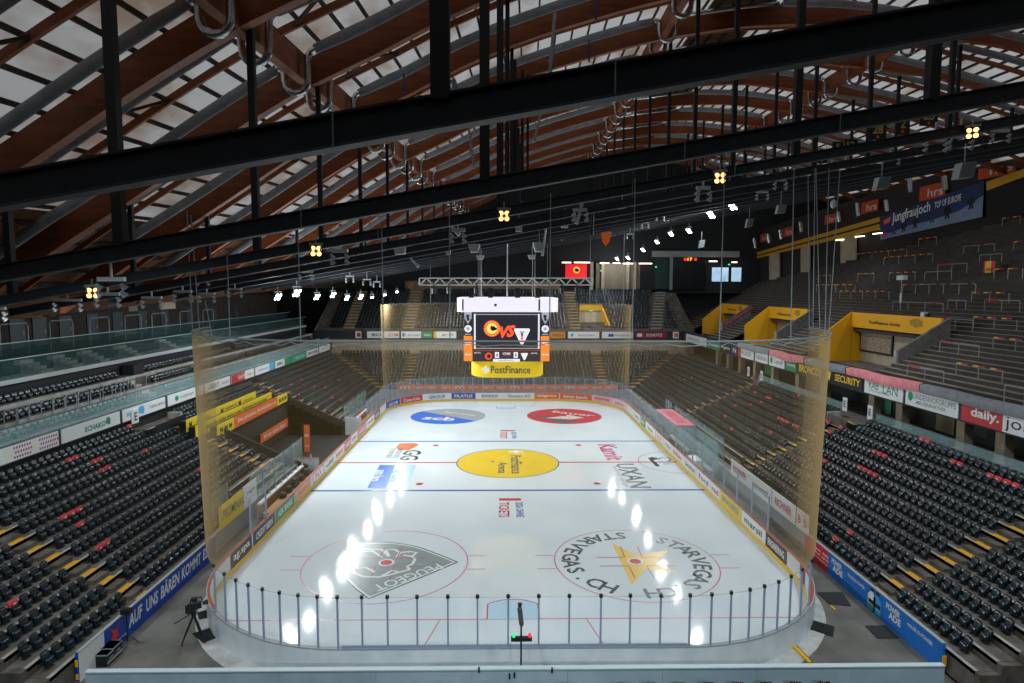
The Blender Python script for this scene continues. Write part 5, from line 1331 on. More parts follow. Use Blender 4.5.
# ------------------------------------------------------------------ FAR END
ZFF, YFF = 7.55, 43.2
m = MB(); m.box((-30, YFF+.06, ZFF-.1), (30, YFF+.4, ZFF+1.15)); struct(m.build('wall_fascia_far', mSteel), 'dark fascia beam over the far stand')
m = MB(); m.box((-30, YFF+.5, zrow(NF-1)), (30, YFF+.8, ZFF)); struct(m.build('wall_far_lower', mBeige), 'dull beige wall under the far fascia')
fasf = 'advert boards along the far fascia'
def fasF(px0, px1, mat, lab, texts=(), segs=(), shapes=()):
    a, b = at(px0, 335, 'Y', YFF)[0], at(px1, 335, 'Y', YFF)[0]; L = b-a; H = 1.05
    banner('fascia_board', lab, 'sign', (a, YFF, ZFF), X1, Z1, L-.12, H, mat, .06, fasf, texts=[(t[0], t[1]*L, t[2]*H, t[3]*L, t[4]*H)+tuple(t[5:]) for t in texts], segs=[(s[0]*L, s[1]*L, s[2]) for s in segs], shapes=[([(x*L, y*H) for x, y in p], mm) for p, mm in shapes])
fasF(355.5, 362, mWhite, 'small square board with a red and yellow mark on the far fascia', shapes=[([(.2, .2), (.8, .2), (.8, .8), (.2, .8)], mRedP), ([(.4, .3), (.7, .35), (.5, .7)], mYellow)])
fasF(367, 400, mWhite, 'white far fascia board with black and orange lettering', [('BRACK', .3, .5, .3, .5, mBlk, .02), ('COM', .8, .5, .3, .5, mOrange, .02)])
fasF(401, 422, mWhite, 'white far fascia board with a ring mark and grey lettering', [('werkstatt', .62, .5, .62, .35, mGrey)], shapes=[(circ(.13, .5, .08, 12, .28), mGrey)])
fasF(422, 433, mGreen, 'green far fascia board', [('kebo', .5, .5, .6, .35, mWhite)])
fasF(433.5, 457, mWhite, 'white far fascia board with a green line, left of the scoreboard', [('grill', .6, .5, .5, .35, mRedP)], segs=[(0, .12, mYellow)])
fasF(550, 566, M('amber_print', '#c98a2e', .5), 'amber far fascia board right of the scoreboard', [('weine', .5, .5, .7, .5, mRedP, .02)])
fasF(568, 600, mWhite, 'white far fascia board with rose lettering below the yellow entrance', [('kuechen', .58, .5, .5, .35, M('rose_print', '#b7637c', .5))], shapes=[(circ(.13, .5, .05, 12, .25), mLBlue)])
fasF(602, 634, mWhite, 'white far fascia board with a blue crown and grey lettering', [('Kantonalbank', .62, .5, .5, .3, mGrey)], shapes=[([(.2, .25), (.36, .25), (.36, .6), (.32, .75), (.28, .6), (.24, .75), (.2, .6)], mBlue)])
fasF(635.5, 668, M('schuetz_red', '#8f2638', .5), 'dark red far fascia board with white lettering', [('SCHÜTZ', .58, .55, .5, .5, mWhite, .02)], shapes=[([(.05, .25), (.2, .25), (.2, .75), (.05, .75)], mWhite)])
fasF(673, 679.5, mWhite, 'small square board with an orange bird mark on the far fascia', shapes=[([(.2, .2), (.8, .2), (.8, .8), (.2, .8)], mOrange)])
m = MB(); pz = 8.8
m.quad((-30, YFF+.1, 8.7), (30, YFF+.1, 8.7), (30, 44.6, 8.7), (-30, 44.6, 8.7))
zl = 8.7
for i in range(UFN):
    y, z = ufar(i); m.quad((-30, y, z), (30, y, z), (30, y+.82, z), (-30, y+.82, z)); m.quad((-30, y, zl), (30, y, zl), (30, y, z), (-30, y, z)); zl = z
yt, ztp = ufar(UFN-1); yt += .82
m.quad((-38, yt, ztp), (50, yt, ztp), (50, 58, ztp), (-38, 58, ztp))
m.quad((30, 43.5, 7), (30, yt, 7), (30, yt, ztp), (30, 43.5, 8.7)); m.quad((-30, 43.5, 7), (-30, yt, 7), (-30, yt, ztp), (-30, 43.5, 8.7))
tag(m.build('concrete_stand', mConc), 'stepped concrete upper stand at the far end', 'stand', None, 'structure')
for xc, mat, lab in ((-15.4, mStepY, 'tan aisle stair in the far upper stand left of the scoreboard'), (11.2, mStepY, 'tan aisle stair in the far upper stand right of the scoreboard'), (-24.8, mStepY, 'tan aisle stair at the lounge end of the far upper stand'), (None, mEdge, 'grey aisle stair near the terrace end of the far upper stand')):
    root = thing('aisle_stair', lab, 'stairs', (xc or 24.2, 44.6, 9), 'aisle stairs of the far upper stand')
    for i in range(UFN):
        y, z = ufar(i); x = xc if xc is not None else 24.2+.25*i
        q = MB(); q.box((x-.85, y, z-.02), (x+.85, y+.4, z+.16)); q.build('half_step', M('tan_step', '#a98d5c', .8) if xc else mEdge, root)
# yellow vomitory in the far upper stand
fv = thing('terrace_entrance', 'yellow framed entrance with beige double door in the far upper stand', 'entrance', (14.5, 46, 9))
x0, x1 = at(579.5, 316, 'Y', 47)[0], at(602, 316, 'Y', 47)[0]
zt_, zb_ = at(590, 304.5, 'Y', 47)[2], at(590, 327, 'Y', 47)[2]
q = MB(); q.box((x0, 46.8, zt_-1.0), (x1, 47.0, zt_)); q.build('header', mYelV, fv)
q = MB(); q.prism([(x1-.3, 47, zb_), (x1+.9, 45.5, zb_-.8), (x1+.9, 45.5, zb_+.3), (x1-.1, 47, zt_-.4)], (.25, 0, 0)); q.build('side_wall', mYelV, fv)
q = MB(); q.box((x0, 47.0, zb_-.3), (x1, 47.1, zt_)); q.build('rear_wall', mBeige, fv)
for dx in (.25, .5): 
    q = MB(); q.box((x0+(x1-x0)*dx, 46.93, zb_-.2), (x0+(x1-x0)*(dx+.24), 46.99, zt_-1.2)); q.build('door_leaf', M('door_beige', '#c9b79a', .6), fv)
q = MB(); q.box(((x0+x1)/2-.3, 46.7, zt_-1.1), ((x0+x1)/2+.3, 46.79, zt_-.9)); q.build('exit_lamp', M('exit_green', '#2fae74', .4, emit=1.2), fv)
# far rear wall with boxes
YB = 57.2
def fx(px, py=270, y=YB): return at(px, py, 'Y', y)[0]
def fz_(py, px=560, y=YB): return at(px, py, 'Y', y)[2]
m = MB(); m.box((-60, YB+.6, 0), (60, YB+1, 45)); struct(m.build('wall_far', M('far_wall', '#202325', .85)), 'dark wall of the hall beyond the far stand')
def fbox(px0, px1, py0, py1, mat, name, lab, cat, y=YB, d=.4, **k):
    q = MB(); q.box((fx(px0, y=y), y, fz_(py1, (px0+px1)/2, y)), (fx(px1, y=y), y+d, fz_(py0, (px0+px1)/2, y))); o = q.build(name, mat); return tag(o, lab, cat, **k)
fbox(405, 560, 281, 297, M('far_tan', '#8e7a66', .8, noise='#7b6856', nscale=.8), 'wall_panel', 'long dull tan wall behind the truss', 'wall', kind='structure')
fbox(596, 640, 263, 289, M('far_beige', '#857a6a', .8, noise='#766c5d', nscale=.6), 'wall_panel', 'pale beige rear wall right of the red screen', 'wall', kind='structure')
fbox(640, 655, 266, 290, mDark, 'wall_panel', 'dark glazed bay of the far rear wall', 'wall', kind='structure')
fbox(655, 670, 257, 289, M('far_green', '#16352f', .6), 'wall_panel', 'dark green glazed bay of the far rear wall', 'wall', kind='structure')
fbox(673, 706, 257, 289, M('far_black_glass', '#0e1518', .25), 'wall_panel', 'black glazed box of the far rear wall', 'wall', kind='structure')
fbox(652, 739, 251, 257, M('far_beam', '#8b9190', .6), 'trim_4', 'pale beam above the dark boxes at the far end', 'trim', y=YB-.4, kind='structure')
for k, px in enumerate((592, 603, 628, 635, 671.5)): fbox(px-1.3, px+1.3, 262 if px < 660 else 255, 290, mBeige if px < 660 else mGrey, 'concrete_column', 'pale column in front of the far rear wall', 'column', y=YB-.6, kind='structure', group='columns of the far rear wall')
for k, (a, b, c) in enumerate(((562, 571, 262.5), (574, 590, 262.5), (600, 609, 263), (613, 620, 263), (623, 634, 263.5), (639, 652, 263.5), (709, 717, 261.3), (731.5, 737, 262.3))):
    fbox(a, b, c-.45, c+.45, mTube, 'tube_lamp', 'thin glowing tube lamp on the far rear wall', 'lamp', y=YB-1, d=.15, group='tube lamps along the far rear wall')
sc_ = thing('wall_screen', 'glowing red wall screen with a black and yellow bear emblem at the far end', 'screen', (fx(576), YB-1.2, fz_(278)))
q = MB(); q.box((fx(565.5, y=YB-1.2), YB-1.2, fz_(279, 576, YB-1.2)), (fx(587, y=YB-1.2), YB-1.0, fz_(264, 576, YB-1.2))); q.build('display', M('screen_red', '#c61622', .4, emit=.75), sc_)
cx_, cz_ = fx(576.5, y=YB-1.2), fz_(270, 576, YB-1.2)
q = MB(); q.poly([(cx_+x*.6, YB-1.23, cz_+z*.6) for x, z in circ(0, 0, 1, 16)]); q.build('emblem', M('screen_yel', '#d9a520', .4, emit=.7), sc_)
q = MB(); q.poly([(cx_+x*.6, YB-1.25, cz_+z*.6) for x, z in ((-.5, -.3), (.3, -.6), (.9, -.1), (.5, .2), (.2, .5), (-.2, .4), (-.6, .2))]); q.build('emblem', mBlk, sc_)
ss_ = thing('score_display', 'small dark display with red and amber digits high on the far boxes', 'screen', (fx(690), YB-.3, fz_(259)))
q = MB(); q.box((fx(683, y=YB-.3), YB-.3, fz_(261.5, 690, YB-.3)), (fx(697.5, y=YB-.3), YB-.15, fz_(256.5, 690, YB-.3))); q.build('display', mBlack, ss_)
mDig = M('digit_red', '#ff2a1a', .4, emit=1.5); mDigA = M('digit_amber', '#ff9a1a', .4, emit=1.5)
for px, s, mm in ((685.2, '0', mDig), (690, '17', mDigA), (695.6, '0', mDig)):
    lettering(ss_, s, (fx(px, 259, YB-.33), YB-.33, fz_(259.3, 690, YB-.33)), X1, Z1, .45*len(s), .55, mm, bold=.03)
mSky = M('daylight_pane', '#a9c6de', .3, emit=.75, noise='#86a4bd', nscale=.7)
_b = mSky.node_tree.nodes['Principled BSDF']; mSky.node_tree.links.new([n for n in mSky.node_tree.nodes if n.type == 'VALTORGB'][0].outputs[0], _b.inputs['Emission Color'])
for a, b, nm in ((711.5, 729.2, 'window_1'), (731, 742, 'window_2')):
    root = thing(nm, 'daylit window pane beside the terrace corner of the far wall, ' + ('wider' if a < 720 else 'narrower'), 'window', (fx(a), YB, fz_(281)), None, 'structure')
    q = MB(); q.box((fx(a, y=YB-.2), YB-.2, fz_(281.5, 725, YB-.2)), (fx(b, y=YB-.2), YB-.1, fz_(267.5, 725, YB-.2))); q.build('window_pane', mSky, root)
    q = MB()
    for x in (a, b): q.box((fx(x, y=YB-.25)-.1, YB-.25, fz_(282, 725, YB-.25)), (fx(x, y=YB-.25)+.1, YB-.05, fz_(267, 725, YB-.25)))
    q.build('window_frame', mBlack, root)
for px, py in ((656, 267), (729, 264.5), (601, 270.7)):
    fbox(px-1, px+1, py-.7, py+.7, M('exit_green', '#2fae74', .4, emit=1.2), 'exit_sign', 'tiny glowing green exit sign on the far rear wall', 'sign', y=YB-1, d=.1, group='green exit signs at the far end')
for px, mat, lab in ((443, mGreen, 'dark green post behind the truss'), (447.5, M('wood_post', '#a5773f', .7), 'light wooden post beside the green post behind the truss'), (485, M('wood_post', '#a5773f', .7), 'light wooden post behind the scoreboard truss')):
    fbox(px-.8, px+.8, 281, 298, mat, 'wall_post', lab, 'post', y=YB-.5)
wb = thing('wooden_arch_foot', 'light wooden arch foot on the tan wall at the left of the truss', 'beam', (fx(407), YB-1, fz_(296)))
q = MB(); q.prism([(fx(405.5, 296), YB-1, fz_(300)), (fx(410.5, 296), YB-1, fz_(300)), (fx(415, 284), YB-1, fz_(283)), (fx(410, 284), YB-1, fz_(283))], (0, .5, 0)); q.build('wood_limb', M('wood_post', '#a5773f', .7), wb)
fbox(375, 399, 289, 298, M('hrs_far', '#7c3424', .7), 'advert_banner', 'dull red-orange banner at the far corner behind the floodlights', 'banner', y=YB-1)
# side walls closing the hall
m = MB(); m.box((-60, -66, -.3), (75, -65.5, 45)); struct(m.build('wall_near', M('far_wall', '#202325', .85)), 'wall behind the camera')
m = MB(); m.box((-45, -66, -.3), (-44.6, 60, 30)); struct(m.build('wall_left_outer', M('far_wall', '#202325', .85)), 'outer wall on the lounge side')
# ------------------------------------------------------------------ ROOF
PROF = np.array([(-40, -10.5), (-34, -6.2), (-28, -2.1), (-24, .65), (-20, 3.1), (-14.8, 6.5), (-10.8, 8.8), (-7.6, 10.15), (-4.8, 11.7), (-1.2, 13.2), (1.5, 14.1), (6, 15.4), (10, 16.35), (15.5, 17.15), (20.5, 17.35), (24, 17.1), (27.6, 16.5), (36, 14.7), (45, 12.0), (52, 9.3), (60, 5.5)])*[1.01, 1.01]
_xs = np.arange(-40, 60.1, .5); _z = np.interp(_xs, PROF[:, 0], PROF[:, 1]); _k = np.exp(-np.linspace(-2, 2, 13)**2); _k /= _k.sum()
_z = np.convolve(np.pad(_z, 6, 'edge'), _k, 'valid')
def prof(x): return float(np.interp(x, _xs, _z))
ARCH = [24.2+7.6*k for k in range(12)]
D0, D1 = 3.0, 112.0
XS = list(np.arange(-30, 57, 1.6))
# glulam arches
for k, D in enumerate(ARCH):
    m = MB(); w = .24; V = []
    for x in XS:
        z = prof(x); lift = min(.75, max(0., (x-26)*.09))
        V += [RF(D-w, x, z+lift), RF(D+w, x, z+lift), RF(D+w, x, z+1.35), RF(D-w, x, z+1.35)]
    Fs = []; Ms = []
    for i in range(len(XS)-1):
        a, b = 4*i, 4*i+4
        m.add([V[a], V[a+1], V[b+1], V[b]], [[0, 1, 2, 3]], mWoodE)
        m.add([V[a], V[b], V[b+3], V[a+3]], [[0, 1, 2, 3]], mWood); m.add([V[a+1], V[a+2], V[b+2], V[b+1]], [[0, 1, 2, 3]], mWood)
        m.add([V[a+3], V[b+3], V[b+2], V[a+2]], [[0, 1, 2, 3]], mWood)
    o = m.build('roof_arch', None); tag(o, 'red-brown glulam timber arch spanning the roof', 'roof arch', 'glulam roof arches', 'structure')
    # slender rib in the bay in front of the arch
    m = MB(); Dm = D-3.9; w = .08; V = []
    for x in XS: z = prof(x)+1.05; V += [RF(Dm-w, x, z), RF(Dm+w, x, z), RF(Dm+w, x, z+.36), RF(Dm-w, x, z+.36)]
    for i in range(len(XS)-1):
        a, b = 4*i, 4*i+4; m.add(V[a:a+4]+V[b:b+4], [[0, 1, 5, 4], [0, 4, 7, 3], [1, 2, 6, 5], [3, 7, 6, 2]])
    tag(m.build('roof_rib', mWood), 'slender brown timber rib between two roof arches', 'roof rib', 'slender roof ribs', 'structure')
# purlins along the hall
px_ = list(np.arange(-29.5, 56, 1.2))
for x in px_:
    z = prof(x)+1.42; m = MB(); a, b = RF(D0, x, z+.12), RF(D1, x, z+.12); m.bar(a, b, .11, .2)
    tag(m.build('roof_purlin', mPurlin), 'thin dark timber purlin running along the roof', 'purlin', 'roof purlins', 'structure')
# girders along the hall
for x in (-11.2, 9.7, 28.7):
    z = prof(x); m = MB(); a, b = RF(D0, x, z+.7), RF(D1, x, z+.7); m.bar(a, b, .5, 1.25)
    tag(m.build('roof_girder', mWood), 'deep brown timber girder running along the roof', 'roof girder', 'long roof girders', 'structure')
# roof skin: translucent panels with wooden decking at the ridge and the eaves
mPan = bpy.data.materials.new('roof_panel'); mPan.use_nodes = True; nt = mPan.node_tree; nt.nodes.clear(); L_ = nt.links.new
o_ = nt.nodes.new('ShaderNodeOutputMaterial'); mx = nt.nodes.new('ShaderNodeMixShader'); mx.inputs[0].default_value = .35
tl = nt.nodes.new('ShaderNodeBsdfTranslucent'); df = nt.nodes.new('ShaderNodeBsdfDiffuse')
tc = nt.nodes.new('ShaderNodeTexCoord'); nz = nt.nodes.new('ShaderNodeTexNoise'); nz.inputs['Scale'].default_value = .35; nz.inputs['Detail'].default_value = 4
mp = nt.nodes.new('ShaderNodeMapping'); mp.inputs['Scale'].default_value = (1, .5, 1)
rp = nt.nodes.new('ShaderNodeValToRGB'); e = rp.color_ramp.elements; e[0].position = .36; e[0].color = lin('#a58d7d'); e[1].position = .56; e[1].color = lin('#d3d0cb')
L_(tc.outputs['Object'], mp.inputs[0]); L_(mp.outputs[0], nz.inputs[0]); L_(nz.outputs[0], rp.inputs[0])
L_(rp.outputs[0], tl.inputs[0]); L_(rp.outputs[0], df.inputs[0]); L_(tl.outputs[0], mx.inputs[1]); L_(df.outputs[0], mx.inputs[2]); L_(mx.outputs[0], o_.inputs[0])
m = MB()
XD = list(np.arange(-33, 59.1, 1.0))
for x0, x1 in zip(XD, XD[1:]):
    wood = x0 < -24.5 or 13 <= x0 < 18 or x0 >= 52
    z0, z1 = prof(x0)+1.72, prof(x1)+1.72
    m.quad(RF(-8, x0, z0), RF(-8, x1, z1), RF(116, x1, z1), RF(116, x0, z0), mPlank if wood else mPan)
struct(m.build('ceiling', None), 'roof skin of pale translucent panels and brown wooden decking')
q = MB(); a, b = RF(-8, 58.6, prof(58.6)+1.75), RF(116, 58.6, prof(58.6)+1.75); q.hexa([(a[0], a[1], -.3), (a[0]+.4, a[1], -.3), (b[0]+.4, b[1], -.3), (b[0], b[1], -.3), a, a+.4*X1, b+.4*X1, b]); struct(q.build('wall_right_outer', M('far_wall', '#202325', .85)), 'outer wall under the low roof edge')
# diagonal braces under the skin
for k, D in enumerate(ARCH[:8]):
    for x in (-17.5, -9.0):
        m = MB(); z = prof(x)+1.2
        for a, b in (((D-7.2, x-1.6), (D-5.2, x+.2)), ((D-5.2, x+.2), (D-3.9, x-1.4)), ((D-5.2, x+.2), (D-3.9, x+1.6))):
            m.bar(RF(a[0], a[1], prof(a[1])+1.2), RF(b[0], b[1], prof(b[1])+1.2), .12, .12)
        tag(m.build('roof_brace', mPurlin), 'thin dark diagonal brace under the roof skin', 'brace', 'diagonal roof braces', 'structure')
# flat fabric ventilation ducts on both sides of every arch, looping under the girders in silver pipe
def duct(Dd, lab):
    root = thing('ventilation_duct', lab, 'duct', RF(Dd, 0, prof(0)), 'grey air ducts under the roof')
    for a, b in ((-27, -12.1), (-10.3, 8.7), (10.7, 17.6), (17.9, 27.8), (29.6, 47)):
        n = max(4, int((b-a)/1.2)); thin = a == 10.7
        pts = [RF(Dd, a+(b-a)*i/n, prof(a+(b-a)*i/n)+.95-.06*math.sin(math.pi*i/n)) for i in range(n+1)]
        m = MB()
        if thin: m.tube(pts, .15, 8)
        else:
            o = len(m.v); k = 8
            m.tube(pts, [.09 if i in (0, n) else .11 for i in range(n+1)], k, ry=2.6)
        m.build('thin_pipe' if thin else 'fabric_duct', mSilver if thin else mDuct, root, True)
    for gx in (-11.2, 9.7, 28.7):
        pts = []
        for x, dz in ((-.95, .95), (-.72, .93), (-.6, .8), (-.56, .55), (-.55, .0), (-.5, -.3), (-.36, -.52), (-.18, -.62), (0, -.65), (.18, -.62), (.36, -.52), (.5, -.3), (.55, 0), (.56, .55), (.6, .8), (.72, .93), (.95, .95)):
            xx = gx+x; base = prof(gx)+(prof(xx)-prof(gx) if dz > .5 else 0); pts.append(RF(Dd, xx, base+dz))
        fine = []
        for p, q in zip(pts, pts[1:]): fine += [p+(q-p)*t for t in (0, .34, .67)]
        fine.append(pts[-1])
        m = MB(); m.tube(fine, [.15+.018*(i % 2) for i in range(len(fine))], 9); m.build('loop_pipe', mSilver, root, True)
for k, D in enumerate(ARCH):
    nth = ORD[k] if k < 11 else 'last'
    duct(D-1.6, f'grey fabric air duct with silver loop pipes before the {nth} roof arch')
    duct(D+1.6, f'grey fabric air duct with silver loop pipes behind the {nth} roof arch')
duct(ARCH[0]-7.6+1.6, 'grey fabric air duct crossing the top corner nearest the camera')
# ------------------------------------------------------------------ STEEL BEAMS AND HANGERS
BD = [8.4, 16.4]+[24.6+7.6*k for k in range(11)]
PX = [-20.7, -10.85, -1.2, 10.4, 21.4, 32, 42]
def bz(x): return 2.2+.178*x
for k, D in enumerate(BD):
    root = thing('steel_beam', 'black steel beam crossing under the roof on hangers, '+ORD[k]+' from the camera' if k < 11 else 'black steel beam crossing under the roof at the far end, '+('last but one' if k == 11 else 'last'), 'steel beam', RF(D, 0, bz(0)), 'steel beams under the roof', 'structure')
    xa, xb = (-27.3 if D > 20 else -22), 46
    a, b = RF(D, xa, bz(xa)), RF(D, xb, bz(xb))
    m = MB(); h = .42 if k < 2 else .36
    m.bar(a+Z1*.0, b, .12, h, mSteel); m.bar(a+Z1*h/2, b+Z1*h/2, .24, .035, mSteel); m.build('beam_web', None, root)
    m = MB(); m.bar(a-Z1*h/2, b-Z1*h/2, .26, .04); m.build('bottom_flange', mSteelL, root)  # lower flange painted paler to look lit from below
    for x in PX:
        if D > 60 and x > 35: continue
        z0 = bz(x); z1 = prof(x)+.4
        if z1 < z0+.5: continue
        w = .26 if (k < 3) else .22
        if k == 1 and x == -.8: w = .18
        if k == 0: w = .25
        m = MB(); m.bar(RF(D, x, z0+.15), RF(D, x, z1), w, w, up=(1, 0, 0)); m.build('hanger_post', mPost, root)
    if k < 3:
        for x in ((-2.6, 1.1) if k == 0 else (-6, 4, 8)):
            p = RF(D-.14, x, bz(x)); m = MB(); m.bar(p-Z1*h*.5, p+Z1*h*.5, .02, .02); m.build('cable_tie', mGalv, root)
# dark extra rods
for px, py0, py1, D, lab in ((514.5, 60, 178, 24.9, 'slim black rod beside the central hangers, first'), (522.5, 70, 200, 32.5, 'slim black rod beside the central hangers, second'), (528, 75, 205, 40.1, 'slim black rod beside the central hangers, third')):
    a, b = AD(px, py0, D), AD(px, py1, D); m = MB(); m.bar(a, (a[0], a[1], b[2]), .16, .16, up=(1, 0, 0)); tag(m.build('hanger_rod', mPost), lab, 'rod', None, 'structure')
for (p0, p1, D, lab) in (((174, 52), (148, 330), 20, ''),): pass
for (x0, y0, x1, y1, D, lab) in ((555, 13, 549, 82, 16.0, 'pale conduit pipe hanging beside the central hangers above the first beam'), (542, 108, 534, 142, 22, 'pale conduit pipe hanging just under the first beam, right one'), (468, 122, 474, 168, 22, 'pale conduit pipe hanging under the first beam, left one'), (453, 80, 459, 99, 9.5, 'short pale conduit by the thick hanger of the nearest beam')):
    a, b = AD(x0, y0, D), AD(x1, y1, D); m = MB(); m.cyl(a, b, .045, 6); tag(m.build('conduit_pipe', mGalv), lab, 'pipe')
for (x0, y0, y1, D) in ((404, 74, 93, 30), (596, 0, 20, 30), (589, 40, 62, 38)):
    a, b = AD(x0, y0, D), AD(x0, y1, D); m = MB(); m.bar(a, b, .1, .03, up=(0, 1, 0)); tag(m.build('blue_strap', M('strap_blue', '#1d4a8c', .6)), 'short dark blue strap hanging from a roof arch, ' + ('near the thick hanger' if x0 < 450 else 'at the top edge' if y0 == 0 else 'below the top one'), 'strap')

# ------------------------------------------------------------------ LAMPS
SPOTS = []
def lamp_cluster(px, py, D, lit, lab, aim, n=4, warm=False, group=None, size=1.):
    p = AD(px, py, D); aim = np.array(aim, float); d = aim-p; d /= np.linalg.norm(d)
    u = np.cross(d, Z1); u /= np.linalg.norm(u); v = np.cross(u, d)
    root = thing('floodlight', lab, 'lamp', p, group)
    s = .30*size
    m = MB(); m.bar(p+u*-s*2.4+Z1*.75*size, p+u*s*2.4+Z1*.75*size, .09, .09); m.bar(p-u*s*1.6+Z1*.75*size, p-u*s*1.6, .06, .06); m.bar(p+u*s*1.6+Z1*.75*size, p+u*s*1.6, .06, .06); m.bar(p+Z1*.75*size, p+Z1*1.5*size, .05, .05)
    m.build('bracket', mGalv, root)
    cells = [(-1, 1), (1, 1), (-1, -1), (1, -1)][:n] if n != 2 else [(-1, 0), (1, 0)]
    for cx, cy in cells:
        c = p+u*cx*s*1.02+v*cy*s*.98
        m = MB(); m.tube([c-d*.32*size, c-d*.1*size, c], [s*.4, s*.72, s*.86], 10); h = m.build('lamp_head', mGalv, root)
        m = MB(); m.disc(c+d*.01, u, v, s*.78, 12); m.build('lens', (mLampW if warm else mLamp) if lit else mLampOff, h)
    return p, d
# lit floodlights along the bench side and the terrace side
LWORDS = ['ninth', 'eighth', 'seventh', 'sixth', 'fifth', 'fourth', 'third', 'second', 'first']
lf = [(278, 297, 50), (297, 293, 53.5), (317, 297, 58), (333, 295, 62.5), (347, 298, 67), (361, 297, 73), (372, 297.5, 78), (385, 295, 85), (397, 292, 92)]
for k, (px, py, D) in enumerate(lf):
    p, d = lamp_cluster(px, py, D, True, f'lit white floodlight above the lounge side, {ORD[k]} of the lit row from the camera', (2, AD(px, py, D)[1]-9, 0), 4 if k < 6 else 2, group='lit floodlights of the lounge side', size=.72 if k == 1 else .55)
    SPOTS.append((p, (3, p[1]-10, 0), 1.))
rf_ = [(732.5, 206.5, 58), (711, 215, 63), (689, 231, 72), (671, 234, 78), (657, 242, 88), (643, 250, 95), (628, 258, 102), (617, 259, 106)]
for k, (px, py, D) in enumerate(rf_):
    p, d = lamp_cluster(px, py, D, True, f'lit white floodlight above the terrace side, {ORD[k]} of the lit row from the camera', (-2, AD(px, py, D)[1]-9, 0), 4, group='lit floodlights of the terrace side', size=.75 if k < 2 else .6)
    SPOTS.append((p, (-3, p[1]-10, 0), 1.))
# warm lamps on one beam
for k, (px, py) in enumerate(((92.5, 293), (316, 251), (504, 216), (720, 178), (972.5, 133))):
    p, d = lamp_cluster(px, py, 23.9, True, ['warm four-lamp cluster above the lounge at the frame edge side', 'warm four-lamp cluster left of the scoreboard ropes', 'warm four-lamp cluster over the middle above the scoreboard', 'warm four-lamp cluster above the brightest white floodlights', 'warm four-lamp cluster high on the terrace side'][k], CAM+np.array([0, 0, -1.]), 4, True, 'warm lamp clusters on one beam', .36)
# unlit fixtures: bar with a lamp group at each end
UNL = [(112, 290, 27, 20), (108, 302, 24, 27), (68, 307, 28, 31), (152, 304, 20, 34), (183, 298, 18, 33), (207, 299, 16, 40), (235, 294, 14, 44), (203, 282, 12, 38), (306, 277, 14, 44), (262, 280, 10, 50), (-2, 316, 16, 28), (350, 280, 8, 60), (367, 283, 8, 64), (377, 285, 7, 68), (960, 145, 24, 26), (1000, 138, 18, 30), (935, 147, 22, 28), (890, 161, 18, 36), (845, 170, 16, 44), (826, 160, 12, 50), (668, 208, 8, 52), (660, 218, 8, 60), (645, 226, 7, 66), (630, 237, 7, 74), (762, 197, 12, 44), (780, 186, 12, 36), (340, 259, 16, 26), (458, 238, 14, 27), (580, 217, 14, 30), (703, 196, 14, 27)]
UL_LAB = 'unlit floodlight pair on a bracket bar, '
uw = ['below the lounge warm lamp, upper', 'below the lounge warm lamp, lower', 'left of the lounge warm lamp', 'right of the lounge warm lamp', 'second right of the lounge warm lamp', 'third right of the lounge warm lamp', 'just before the lit lounge row', 'small one above the third', 'above the lit lounge row', 'small one behind the ropes', 'cut by the frame edge on the lounge side', 'small one above the lit row, first', 'small one above the lit row, second', 'small one above the lit row, third', 'next to the high terrace warm lamp', 'right of the highest warm lamp', 'left of the high terrace warm lamp', 'under the hanging number cloths', 'beside the ropes on the terrace side', 'behind the ropes on the terrace side', 'left of the brightest floodlight, first', 'left of the brightest floodlight, second', 'left of the brightest floodlight, third', 'left of the brightest floodlight, fourth', 'right of the terrace warm lamp, lower', 'right of the terrace warm lamp, upper', 'beside the second warm lamp', 'between the second and middle warm lamps', 'right of the middle warm lamp', 'beside the terrace warm lamp']
for (px, py, wpx, D), w in zip(UNL, uw):
    p = AD(px, py, D); L = wpx*D/F/2
    root = thing('floodlight', UL_LAB+w, 'lamp', p, 'unlit floodlights on bracket bars')
    m = MB(); m.bar(p-RTH*L+Z1*.35, p+RTH*L+Z1*.35, .12, .14); m.bar(p+Z1*.35, p+Z1*1.1, .06, .06); m.build('bracket', mAlu, root)
    for s in (-1, 1):
        for dz in (.02, -.22):
            c = p+RTH*L*s*.92+Z1*(.05+dz); dd = np.array([-s*.5 if False else .35*(-1 if p[0] > 0 else 1), .55, -.75]); dd /= np.linalg.norm(dd)
            u = np.cross(dd, Z1); u /= np.linalg.norm(u); v = np.cross(u, dd)
            m = MB(); m.tube([c-dd*.16, c-dd*.03, c+dd*.03], [.05, .09, .12], 8); h = m.build('lamp_head', mAlu, root)
            m = MB(); m.disc(c+dd*.035, u, v, .112, 10); m.build('lens', mLampOff, h)
